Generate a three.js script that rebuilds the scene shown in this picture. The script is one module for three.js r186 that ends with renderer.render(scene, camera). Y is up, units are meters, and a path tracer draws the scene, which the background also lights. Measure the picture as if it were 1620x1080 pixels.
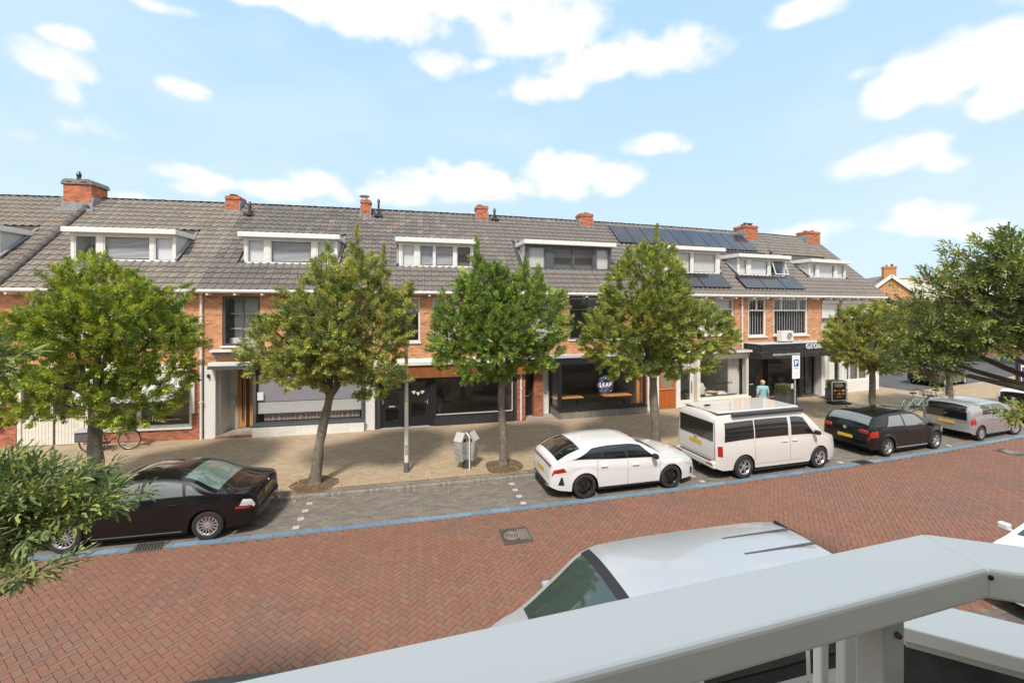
import * as THREE from 'three';
import { mergeGeometries, toCreasedNormals } from 'three/addons/utils/BufferGeometryUtils.js';
import { RoundedBoxGeometry } from 'three/addons/geometries/RoundedBoxGeometry.js';
import { MarchingCubes } from 'three/addons/objects/MarchingCubes.js';
import { FontLoader } from 'three/addons/loaders/FontLoader.js';
import { TextGeometry } from 'three/addons/geometries/TextGeometry.js';

// ---------------------------------------------------------------- camera, sky, sun, exposure
const scene = new THREE.Scene();
const PX = { f: 671.12, cx: 810, hy: 487.77, H: 5.133, yaw: THREE.MathUtils.degToRad(13.073) };
const camera = new THREE.PerspectiveCamera(2 * Math.atan(540 / PX.f) * 180 / Math.PI, 1620 / 1080, 0.05, 3000);
camera.position.set(0, PX.H, 0);
camera.rotation.y = -PX.yaw;
camera.setViewOffset(1620, 1080, 0, 540 - PX.hy, 1620, 1080);
const SUN = new THREE.Vector3(-0.22, 0.80, 0.56).normalize();
const sun = new THREE.DirectionalLight(new THREE.Color(1.0, 0.93, 0.86), 2.25);
sun.position.copy(SUN).multiplyScalar(80); sun.castShadow = true; sun.shadow.radius = 16;
sun.shadow.mapSize.set(4096, 4096);
Object.assign(sun.shadow.camera, { left: -45, right: 60, top: 45, bottom: -45, near: 1, far: 220 });
scene.add(sun); scene.add(sun.target);
const renderer = new THREE.WebGLRenderer({ antialias: true });
renderer.toneMapping = THREE.LinearToneMapping;
renderer.toneMappingExposure = 1.98;
renderer.shadowMap.enabled = true;

// ---------------------------------------------------------------- helpers
function RNG(seed) { let a = seed >>> 0; return () => { a = (a + 0x6D2B79F5) | 0; let t = Math.imul(a ^ (a >>> 15), 1 | a); t = (t + Math.imul(t ^ (t >>> 7), 61 | t)) ^ t; return ((t ^ (t >>> 14)) >>> 0) / 4294967296; }; }
const lerp = (a, b, t) => a + (b - a) * t, clamp = (x, a, b) => Math.min(b, Math.max(a, x));
const sstep = (a, b, x) => { const t = clamp((x - a) / (b - a), 0, 1); return t * t * (3 - 2 * t); };
function hash3(x, y, z) { let h = Math.imul(x, 374761393) ^ Math.imul(y, 668265263) ^ Math.imul(z, 2147483647 ^ 0x5bd1e995); h = Math.imul(h ^ (h >>> 13), 1274126177); return ((h ^ (h >>> 16)) >>> 0) / 4294967296; }
function vnoise(x, y, z) {
  const xi = Math.floor(x), yi = Math.floor(y), zi = Math.floor(z); let u = x - xi, v = y - yi, w = z - zi;
  u = u * u * (3 - 2 * u); v = v * v * (3 - 2 * v); w = w * w * (3 - 2 * w);
  const c = (a, b, d) => hash3(xi + a, yi + b, zi + d);
  return lerp(lerp(lerp(c(0, 0, 0), c(1, 0, 0), u), lerp(c(0, 1, 0), c(1, 1, 0), u), v), lerp(lerp(c(0, 0, 1), c(1, 0, 1), u), lerp(c(0, 1, 1), c(1, 1, 1), u), v), w);
}
function fbm(x, y, z, o = 5) { let s = 0, a = 0.5, n = 0; for (let i = 0; i < o; i++) { s += a * vnoise(x, y, z); n += a; x = x * 2.03 + 17.1; y = y * 2.03 + 5.3; z = z * 2.03 + 9.7; a *= 0.52; } return s / n; }
const usedNames = {};
function numbered(n) { const k = usedNames[n] = (usedNames[n] ?? -1) + 1; return k ? n + '_' + String(k).padStart(3, '0') : n; }
function prep(g) { if (g.index) g = g.toNonIndexed(); for (const k of Object.keys(g.attributes)) if (!['position', 'normal', 'uv', 'color'].includes(k)) g.deleteAttribute(k); return g; }
// uv in metres from the face direction
function metreUV(g, sc = 1) {
  const p = g.attributes.position, n = g.attributes.normal, uv = new Float32Array(p.count * 2);
  for (let i = 0; i < p.count; i++) {
    const ax = Math.abs(n.getX(i)), ay = Math.abs(n.getY(i)), az = Math.abs(n.getZ(i)); let u, v;
    if (az >= ax && az >= ay) { u = p.getX(i); v = p.getY(i); } else if (ax >= ay) { u = p.getZ(i); v = p.getY(i); } else { u = p.getX(i); v = p.getZ(i); }
    uv[2 * i] = u * sc; uv[2 * i + 1] = v * sc;
  }
  g.setAttribute('uv', new THREE.BufferAttribute(uv, 2)); return g;
}
function join(geos, keepUV) {
  geos = (Array.isArray(geos) ? geos : [geos]).map(prep);
  const anyColor = geos.some(g => g.attributes.color);
  geos = geos.map(g => {
    if (!g.attributes.normal) g.computeVertexNormals();
    if (anyColor && !g.attributes.color) g.setAttribute('color', new THREE.BufferAttribute(new Float32Array(g.attributes.position.count * 3).fill(1), 3));
    if (!keepUV || !g.attributes.uv) metreUV(g); return g;
  });
  return geos.length === 1 ? geos[0] : mergeGeometries(geos);
}
const SPLIT = new Set(['pier', 'plinth', 'party_wall', 'glazing_bar', 'partition', 'ceiling', 'porch_wall', 'pilaster', 'return', 'jamb', 'exhaust', 'reflector', 'eyes', 'bin_mouth', 'bin_lid', 'door_post', 'dormer_cheek', 'recess_wall', 'inner_frame', 'roof_groove', 'chimney_pot', 'awning_arm', 'shelf', 'tail_lamp_panel', 'pull_bar']);
function part(parent, name, geos, m, keepUV) {
  if (SPLIT.has(name) && Array.isArray(geos) && geos.length > 1) { let o; for (const g of geos) o = part(parent, name, [g], m, keepUV); return o; }
  const o = new THREE.Mesh(join(geos, keepUV), m); o.name = name; o.castShadow = o.receiveShadow = true; parent.add(o); return o;
}
function tag(o, label, category, group, kind) { if (label) o.userData.label = label; if (category) o.userData.category = category; if (group) o.userData.group = group; if (kind) o.userData.kind = kind; return o; }
function thing(name, label, category, group) { const o = new THREE.Group(); o.name = numbered(name); scene.add(o); return tag(o, label, category, group); }
function struct(name, geos, m, keepUV) { const o = part(scene, numbered(name), geos, m, keepUV); o.userData.kind = 'structure'; return o; }
const box = (x0, x1, y0, y1, z0, z1) => new THREE.BoxGeometry(Math.abs(x1 - x0), Math.abs(y1 - y0), Math.abs(z1 - z0)).translate((x0 + x1) / 2, (y0 + y1) / 2, (z0 + z1) / 2);
const rbox = (x0, x1, y0, y1, z0, z1, r = 0.01, s = 2) => new RoundedBoxGeometry(Math.abs(x1 - x0), Math.abs(y1 - y0), Math.abs(z1 - z0), s, r).translate((x0 + x1) / 2, (y0 + y1) / 2, (z0 + z1) / 2);
const cyl = (r0, r1, h, x, y, z, n = 16) => new THREE.CylinderGeometry(r1, r0, h, n).translate(x, y + h / 2, z);
const V3 = (x, y, z) => new THREE.Vector3(x, y, z);
function rod(a, b, r0, r1 = r0, n = 8) {
  const d = b.clone().sub(a), g = new THREE.CylinderGeometry(r1, r0, d.length(), n);
  g.applyQuaternion(new THREE.Quaternion().setFromUnitVectors(V3(0, 1, 0), d.clone().normalize())); g.translate((a.x + b.x) / 2, (a.y + b.y) / 2, (a.z + b.z) / 2); return g;
}
function tubeThrough(pts, r, n = 8, seg) { return new THREE.TubeGeometry(new THREE.CatmullRomCurve3(pts), seg || pts.length * 6, r, n, false); }
function limb(pts, r0, r1, n = 7, wob = 0, seed = 1) {   // tapered tube
  const c = new THREE.CatmullRomCurve3(pts), S = Math.max(6, pts.length * 4), fr = c.computeFrenetFrames(S), pos = [], idx = [], rn = RNG(seed);
  for (let i = 0; i <= S; i++) { const t = i / S, P = c.getPointAt(t), R = lerp(r0, r1, t); for (let j = 0; j <= n; j++) { const a = j / n * Math.PI * 2, rr = R * (1 + wob * (vnoise(Math.cos(a) * 2 + seed, Math.sin(a) * 2, t * 9) - 0.5)); const q = P.clone().addScaledVector(fr.normals[i], Math.cos(a) * rr).addScaledVector(fr.binormals[i], Math.sin(a) * rr); pos.push(q.x, q.y, q.z); } }
  for (let i = 0; i < S; i++) for (let j = 0; j < n; j++) { const a = i * (n + 1) + j, b = a + n + 1; idx.push(a, b, a + 1, b, b + 1, a + 1); }
  const g = new THREE.BufferGeometry(); g.setAttribute('position', new THREE.Float32BufferAttribute(pos, 3)); g.setIndex(idx); g.computeVertexNormals(); return g;
}
// street frame: the street bends gently away; s runs along the shop fronts, d is the distance across from the balcony
const BEND = { C: 210.45, F: 18.6 }; BEND.R = BEND.C - BEND.F;
function street(s, d, y = 0) { const t = s / BEND.R, R = BEND.C - d; return { x: R * Math.sin(t), y, z: -(BEND.C - R * Math.cos(t)), turn: t, v: V3(R * Math.sin(t), y, -(BEND.C - R * Math.cos(t))) }; }
function put(o, s, d, y = 0, turn = 0) { const p = street(s, d, y); o.position.set(p.x, p.y, p.z); o.rotation.y = p.turn + turn; return o; }
function ribbon(s0, s1, d0, d1, y, n = 60) {   // flat strip that follows the bend, uv in metres
  const pos = [], uv = [], idx = [], nor = [], m = Math.max(1, Math.round(Math.abs(d1 - d0) / 2));
  for (let i = 0; i <= n; i++) for (let j = 0; j <= m; j++) { const s = lerp(s0, s1, i / n), d = lerp(d0, d1, j / m), p = street(s, d, y); pos.push(p.x, y, p.z); nor.push(0, 1, 0); uv.push(s, d); }
  for (let i = 0; i < n; i++) for (let j = 0; j < m; j++) { const a = i * (m + 1) + j, b = a + m + 1; idx.push(a, b, a + 1, b, b + 1, a + 1); }
  const g = new THREE.BufferGeometry(); g.setAttribute('position', new THREE.Float32BufferAttribute(pos, 3)); g.setAttribute('normal', new THREE.Float32BufferAttribute(nor, 3)); g.setAttribute('uv', new THREE.Float32BufferAttribute(uv, 2)); g.setIndex(idx); return g;
}

// ---------------------------------------------------------------- sky
{
  const W = 2048, Hh = 1024, data = new Float32Array(W * Hh * 4);
  const dirOf = (px, py) => { const a = (px - PX.cx) / PX.f, u = (PX.hy - py) / PX.f; return { az: Math.atan(a) + PX.yaw, el: Math.atan2(u, Math.hypot(1, a)) }; };
  const blobs = [];
  // [px, py, half width px, half height px, strength]
  for (const [px, py, hw, hh, k] of [[560, 15, 150, 52, 1], [470, 8, 110, 26, .9], [690, -10, 260, 55, 1], [850, 50, 110, 60, 1], [990, 95, 150, 40, .95], [1090, 90, 70, 32, .7], [690, 100, 45, 28, .55], [850, 147, 62, 24, .75], [760, 103, 20, 12, .5],
    [70, 95, 75, 34, .75], [100, 60, 50, 20, .7], [80, 140, 30, 26, .45], [125, 195, 60, 20, .5], [305, 146, 42, 17, .6], [1270, 18, 80, 26, .85], [1500, 110, 120, 62, 1], [1420, 150, 70, 36, .9], [1580, 130, 80, 60, 1], [1365, 117, 26, 14, .6], [1036, 233, 50, 19, .85],
    [1410, 255, 85, 34, .95], [1450, 235, 50, 26, .8], [1490, 262, 50, 14, .5], [890, 280, 66, 40, 1], [975, 290, 48, 26, .9], [830, 296, 30, 20, .7], [710, 292, 90, 38, 1], [640, 305, 55, 24, .9], [770, 300, 50, 30, .9], [500, 295, 60, 28, .9], [425, 300, 55, 24, .85], [320, 285, 60, 20, .8], [300, 300, 40, 16, .6],
    [190, 310, 40, 9, .6], [1470, 350, 85, 28, 1], [1520, 330, 50, 20, .85], [1290, 362, 70, 16, .7], [20, 215, 26, 16, .4], [240, 8, 60, 14, .5], [1250, 380, 40, 12, .5], [1580, 355, 60, 20, .8]]) { const c = dirOf(px, py), e = dirOf(px + hw, py), t = dirOf(px, py - hh); blobs.push([c.az, c.el, Math.abs(e.az - c.az), Math.abs(t.el - c.el), k]); }
  const r = RNG(77); const half = 0.92;
  for (let i = 0; i < 380; i++) { const az = (r() * 2 - 1) * Math.PI, el = 0.06 + r() * r() * 1.2, w = 0.08 + r() * 0.2; const rel = Math.abs(((az - PX.yaw + 3 * Math.PI) % (2 * Math.PI)) - Math.PI); if (rel < half + 0.22 && el < 0.85) continue; blobs.push([az, el, w / Math.max(0.35, Math.cos(el)), w * (0.3 + 0.25 * r()), 0.7 + 0.35 * r()]); }
  for (let j = 0; j < Hh; j++) {
    const el = ((j + 0.5) / Hh - 0.5) * Math.PI, ce = Math.cos(el), se = Math.sin(el), near = blobs.filter(b => Math.abs(el - b[1]) < b[3] * 2.2 + 0.03);
    if (el < -0.14) { for (let i = 0; i < W; i++) { const o = (j * W + i) * 4; data[o] = 0.30; data[o + 1] = 0.27; data[o + 2] = 0.24; data[o + 3] = 1; } continue; }
    for (let i = 0; i < W; i++) {
      const lon = ((i + 0.5) / W - 0.5) * 2 * Math.PI, x = ce * Math.cos(lon), z = ce * Math.sin(lon), az = Math.atan2(x, -z);
      const e = Math.max(0, el), g = Math.pow(1 - clamp(e / 1.25, 0, 1), 2.2);
      let R = lerp(0.205, 0.395, g), G = lerp(0.35, 0.487, g), B = lerp(0.515, 0.55, g);
      let f = -0.75;
      if (near.length) {
        const wx = (fbm(x * 9, se * 9, z * 9, 3) - 0.5) * 0.055, wy = (fbm(x * 9 + 40, se * 9, z * 9, 3) - 0.5) * 0.035;
        for (const b of near) { let da = az - b[0]; if (da > Math.PI) da -= 2 * Math.PI; if (da < -Math.PI) da += 2 * Math.PI; da = (da + wx) / b[2]; let de = (el + wy - b[1]) / b[3]; if (de < 0) de *= 1.25; const q = da * da + de * de; if (q < 4) f = Math.max(f, (1 - q * 0.62) * b[4]); }
        if (f > -0.6) { const n = fbm(x * 22, se * 34, z * 22, 6); f = f + (n - 0.5) * 1.5; }
      } else f = -1;
      const thin = 0.16 * sstep(0.45, 0.75, fbm(x * 4 + 3, se * 9, z * 4, 5)) * sstep(0.0, 0.2, e);
      const a = Math.max(sstep(-0.05, 0.85, f), thin); const cl = 0.515 + 0.05 * sstep(0.2, 1.2, f) + 0.05 * (a > 0.2 ? fbm(x * 14, se * 20 + 7, z * 14, 4) : 0.5);
      R = lerp(R, cl, a); G = lerp(G, cl, a); B = lerp(B, cl * 1.005, a);
      if (el < 0) { const k = sstep(0, -0.12, el); R = lerp(R, 0.30, k); G = lerp(G, 0.27, k); B = lerp(B, 0.24, k); }
      const o = (j * W + i) * 4; data[o] = R; data[o + 1] = G; data[o + 2] = B; data[o + 3] = 1;
    }
  }
  const t = new THREE.DataTexture(data, W, Hh, THREE.RGBAFormat, THREE.FloatType);
  t.mapping = THREE.EquirectangularReflectionMapping; t.magFilter = t.minFilter = THREE.LinearFilter; t.wrapS = THREE.RepeatWrapping; t.colorSpace = THREE.LinearSRGBColorSpace; t.needsUpdate = true;
  scene.background = t; scene.environment = t; scene.environmentIntensity = 1;
}

// ---------------------------------------------------------------- materials
const lin = (r, g, b) => new THREE.Color().setRGB(r, g, b);
const mat = (r, g, b, rough = 0.7, o = {}) => new THREE.MeshStandardMaterial({ color: lin(r, g, b), roughness: rough, side: THREE.DoubleSide, ...o });
const pmat = (r, g, b, rough, o = {}) => new THREE.MeshPhysicalMaterial({ color: lin(r, g, b), roughness: rough, side: THREE.DoubleSide, ...o });
function tex(w, h, fn, o = {}) {
  const d = new Uint8Array(w * h * 4);
  for (let y = 0; y < h; y++) for (let x = 0; x < w; x++) { const c = fn(x, y), k = (y * w + x) * 4; d[k] = clamp(c[0], 0, 255); d[k + 1] = clamp(c[1], 0, 255); d[k + 2] = clamp(c[2], 0, 255); d[k + 3] = 255; }
  const t = new THREE.DataTexture(d, w, h); t.wrapS = t.wrapT = THREE.RepeatWrapping; t.magFilter = THREE.LinearFilter; t.minFilter = THREE.LinearMipmapLinearFilter; t.generateMipmaps = true; t.anisotropy = 8;
  if (!o.data) t.colorSpace = THREE.SRGBColorSpace; if (o.rep) t.repeat.set(o.rep[0], o.rep[1]); t.needsUpdate = true; return t;
}
const tileNoise = (x, y, n, s, o = 4) => { const a = x / n * Math.PI * 2, b = y / n * Math.PI * 2, R = s; return fbm(Math.cos(a) * R + 50, Math.sin(a) * R + 50 + Math.cos(b) * R * 1.7, Math.sin(b) * R + 31, o); };
// running-bond brick work, bw x bh metres a brick
function brickTex(base, vary, mortar, bw, bh, cols, rows, res, seed, patch = 0.12, odd = 0.93) {
  const W = res, H = res, cw = W / cols, ch = H / rows, mx = cw * 0.045 + 0.4, my = ch * 0.13;
  const kind = (x, y) => { const r = Math.floor(y / ch), off = r % 2 ? cw / 2 : 0, c = Math.floor(((x + off) % W) / cw), fx = ((x + off) % W) - c * cw, fy = y - r * ch; return { r, c, m: fx < mx || fy < my }; };
  const col = tex(W, H, (x, y) => {
    const q = kind(x, y), nz = tileNoise(x, y, W, 3.0, 4) - 0.5, fine = (hash3(x, y, seed) - 0.5) * 10;
    if (q.m) return mortar.map(v => v + nz * 30 + fine);
    const h = hash3(q.c, q.r, seed), h2 = hash3(q.c, q.r, seed + 9), k = 1 + (h - 0.5) * vary + nz * patch * 2, dk = h2 > odd ? 0.72 : 1;
    return [base[0] * k * dk + fine, base[1] * k * dk * (1 + (h2 - 0.5) * 0.12) + fine, base[2] * k * dk + fine];
  }, { rep: [1 / (bw * cols), 1 / (bh * rows)] });
  const bump = tex(W, H, (x, y) => { const q = kind(x, y); const v = q.m ? 40 : 190 + hash3(q.c, q.r, seed + 3) * 30 + hash3(x, y, 5) * 30; return [v, v, v]; }, { data: true, rep: [1 / (bw * cols), 1 / (bh * rows)] });
  return { col, bump };
}
const TB = brickTex([200, 143, 105], 0.17, [196, 166, 138], 0.22, 0.066, 12, 36, 1024, 11);
const TR = brickTex([176, 108, 80], 0.26, [172, 140, 120], 0.22, 0.066, 12, 36, 1024, 23);
const TP = brickTex([178, 156, 129], 0.07, [148, 128, 105], 0.205, 0.105, 10, 20, 1024, 37, 0.06, 2);
const TG = brickTex([138, 132, 124], 0.12, [116, 111, 104], 0.21, 0.105, 10, 20, 512, 41, 0.08, 2);
const TRd = brickTex([168, 104, 86], 0.3, [110, 78, 66], 0.205, 0.1025, 10, 20, 512, 51, 0.3);
const grain = tex(512, 512, (x, y) => { const v = 205 + (tileNoise(x, y, 512, 2.2, 5) - 0.5) * 110 + (hash3(x, y, 3) - 0.5) * 26; return [v, v, v]; });
const grainBump = tex(256, 256, (x, y) => { const v = 128 + (tileNoise(x, y, 256, 6, 4) - 0.5) * 200 + (hash3(x, y, 4) - 0.5) * 40; return [v, v, v]; }, { data: true });
const rep = (t, a, b = a) => { const c = t.clone(); c.repeat.set(a, b); c.needsUpdate = true; return c; };
const grimeTex = tex(512, 512, (x, y) => { const n = tileNoise(x, y, 512, 2.0, 5), n2 = tileNoise(x + 90, y, 512, 7.0, 4), sp = hash3(x >> 1, y >> 1, 8) > 0.998 ? -45 : 0, st = sstep(0.60, 0.74, n2) * sstep(0.45, 0.62, n) * 9, v = 246 + (n - 0.5) * 30 - st + sp * (n > 0.5 ? 1 : 0.3) + (hash3(x, y, 6) - 0.5) * 6; return [v, v - 1 - st * 0.08, v - 4 - st * 0.25]; });
const woodTex = tex(256, 512, (x, y) => { const g = fbm(x * 0.09, y * 0.006, 3, 4), l = fbm(x * 0.35, y * 0.02, 8, 3); const k = 0.72 + g * 0.35 + l * 0.18; return [212 * k, 158 * k, 98 * k]; });
const M = {
  brick: mat(1, 1, 1, 0.9, { map: TB.col, bumpMap: TB.bump, bumpScale: 0.006 }),
  brickRed: mat(1, 1, 1, 0.9, { map: TR.col, bumpMap: TR.bump, bumpScale: 0.006 }),
  brickWhite: mat(0.74, 0.72, 0.68, 0.75, { bumpMap: TB.bump, bumpScale: 0.008 }),
  brickBlack: mat(0.045, 0.045, 0.047, 0.7, { bumpMap: TB.bump, bumpScale: 0.006 }),
  pave: mat(1, 1, 1, 0.92, { map: TP.col, bumpMap: TP.bump, bumpScale: 0.004 }),
  bay: mat(1, 1, 1, 0.9, { map: TG.col, bumpMap: TG.bump, bumpScale: 0.003 }),
  redPave: mat(1, 1, 1, 0.9, { map: TRd.col, bumpMap: TRd.bump, bumpScale: 0.003 }),
  kerb: mat(0.36, 0.33, 0.29, 0.9, { map: rep(grain, 0.9), bumpMap: rep(grainBump, 2), bumpScale: 0.003 }),
  slab: mat(0.46, 0.37, 0.27, 0.9, { map: rep(grain, 0.7), bumpMap: rep(grainBump, 2), bumpScale: 0.002 }),
  concrete: mat(0.5, 0.46, 0.4, 0.85, { map: rep(grain, 0.6) }),
  stone: mat(0.34, 0.31, 0.27, 0.8, { map: rep(grain, 0.8), bumpMap: rep(grainBump, 1.5), bumpScale: 0.004 }),
  white: mat(0.78, 0.77, 0.74, 0.45, { map: rep(grimeTex, 0.5) }),
  cream: mat(0.74, 0.71, 0.63, 0.5, { map: rep(grimeTex, 0.5) }),
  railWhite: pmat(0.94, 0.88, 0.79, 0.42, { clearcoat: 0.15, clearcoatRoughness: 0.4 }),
  greyFrame: mat(0.075, 0.083, 0.095, 0.45), black: mat(0.018, 0.018, 0.02, 0.45), blackSatin: mat(0.03, 0.03, 0.033, 0.3),
  panelGrey: mat(0.11, 0.108, 0.10, 0.6, { map: rep(grain, 1.2) }),
  lead: mat(0.42, 0.42, 0.42, 0.6, { map: rep(grain, 1.5) }), zinc: mat(0.50, 0.51, 0.52, 0.5),
  glass: pmat(1, 1, 1, 0.0, { transmission: 1, thickness: 0, ior: 1.5 }),
  glassTint: pmat(0.72, 0.80, 0.76, 0.0, { transmission: 1, thickness: 0, ior: 1.5 }),
  film: pmat(0.47, 0.455, 0.50, 0.6, { transmission: 0.45, thickness: 0 }),
  blind: mat(0.60, 0.61, 0.62, 0.7), curtain: pmat(0.70, 0.68, 0.64, 0.95, { transmission: 0.3, thickness: 0 }), curtainBrown: mat(0.30, 0.24, 0.21, 0.95),
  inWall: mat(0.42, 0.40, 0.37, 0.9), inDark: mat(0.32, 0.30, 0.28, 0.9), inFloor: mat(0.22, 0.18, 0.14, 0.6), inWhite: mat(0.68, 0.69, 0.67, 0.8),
  brown: mat(0.40, 0.27, 0.19, 0.6, { map: rep(woodTex, 0.6, 0.4) }), doorWood: mat(0.62, 0.36, 0.2, 0.45, { map: rep(woodTex, 1.2, 0.5) }), slat: mat(0.9, 0.82, 0.7, 0.6, { map: rep(woodTex, 2.5, 0.6) }), oak: mat(0.85, 0.75, 0.6, 0.5, { map: rep(woodTex, 1, 1) }),
  steel: mat(0.62, 0.62, 0.61, 0.38, { metalness: 0.85 }), galv: mat(0.56, 0.55, 0.52, 0.5, { metalness: 0.05, map: rep(grain, 1.4) }), chrome: mat(0.8, 0.8, 0.8, 0.12, { metalness: 1 }),
  solar: pmat(0.012, 0.014, 0.024, 0.25, { clearcoat: 0.8, clearcoatRoughness: 0.06 }), solarFrame: mat(0.02, 0.02, 0.022, 0.4),
  rubber: mat(0.022, 0.022, 0.022, 0.85), darkPlastic: mat(0.02, 0.02, 0.021, 0.55),
  bark: mat(0.34, 0.29, 0.22, 0.95, { map: rep(grain, 2.2, 0.9), bumpMap: rep(grainBump, 5, 1.6), bumpScale: 0.015 }),
  soil: mat(0.25, 0.16, 0.09, 1, { map: rep(grain, 2), bumpMap: rep(grainBump, 4), bumpScale: 0.02 }),
  litter: mat(0.42, 0.27, 0.12, 1), iron: mat(0.16, 0.13, 0.11, 0.7, { map: rep(grain, 3) }),
  blue: mat(0.17, 0.27, 0.37, 0.8, { map: rep(tex(256, 256, (x, y) => { const n = tileNoise(x, y, 256, 3.5, 5); const k = sstep(0.50, 0.66, n); return [lerp(225, 250, k), lerp(225, 240, k), lerp(225, 225, k)]; }), 1.3) }),
  paintWhite: mat(0.72, 0.71, 0.67, 0.8, { map: rep(grain, 3) })
};

// ---------------------------------------------------------------- ground, road, bays, pavements
// pixel on a level of height h -> street coordinates
function px2(px, py, h = 0) {
  const t = PX.f * (PX.H - h) / (py - PX.hy), a = (px - PX.cx) / PX.f, c = Math.cos(PX.yaw), s = Math.sin(PX.yaw);
  const X = (a * c + s) * t, D = (c - a * s) * t; return { X, D, s: BEND.R * Math.atan2(X, BEND.C - D), d: BEND.C - Math.hypot(X, BEND.C - D) };
}
function toPx(x, y, z) { const c = Math.cos(PX.yaw), s = Math.sin(PX.yaw), X = x, D = -z, xc = X * c - D * s, dep = X * s + D * c; return { px: PX.cx + PX.f * xc / dep, py: PX.hy - PX.f * (y - PX.H) / dep, dep }; }
M.pave.color.setRGB(0.86, 0.86, 0.84); M.bay.color.setRGB(0.72, 0.68, 0.64); M.redPave.color.setRGB(0.86, 0.84, 0.84); M.brick.color.setRGB(0.95, 0.93, 0.88); M.brickRed.color.setRGB(0.82, 0.8, 0.78);
struct('ground', new THREE.CircleGeometry(900, 48).rotateX(-Math.PI / 2).translate(0, -0.06, 0), mat(0.16, 0.15, 0.12, 1, { map: rep(grain, 0.2) }));
const roadBed = struct('road', ribbon(-14.5, 34, 4.9, 10.6, 0), mat(0.20, 0.125, 0.095, 1, { map: rep(grain, 2) }), true);
struct('road', [ribbon(34, 110, 4.9, 10.6, 0.011), ribbon(-60, -14.5, 4.9, 10.6, 0.011)], M.redPave, true);
struct('parking_bay', ribbon(-60, 110, 10.4, 12.4, 0.006, 120), M.bay, true);
struct('parking_bay', ribbon(-60, 110, 2.2, 5.1, 0.004, 120), M.bay, true);
struct('pavement', ribbon(-60, 29.6, 12.42, 19.2, 0.075, 120), M.pave, true);
struct('pavement', ribbon(29.6, 110, 12.42, 17.4, 0.075, 60), M.pave, true);
struct('pavement', ribbon(-60, 110, -6, 2.2, 0.08, 120), M.pave, true);
struct('side_street', [ribbon(29.6, 110, 17.4, 23.6, 0.03, 60), ribbon(29.6, 36, 23.6, 90, 0.028, 20)], mat(0.15, 0.145, 0.14, 0.95, { map: rep(grain, 0.5) }), true);
struct('pavement', ribbon(36.2, 110, 23.6, 30, 0.09, 40), M.pave, true);
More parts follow.
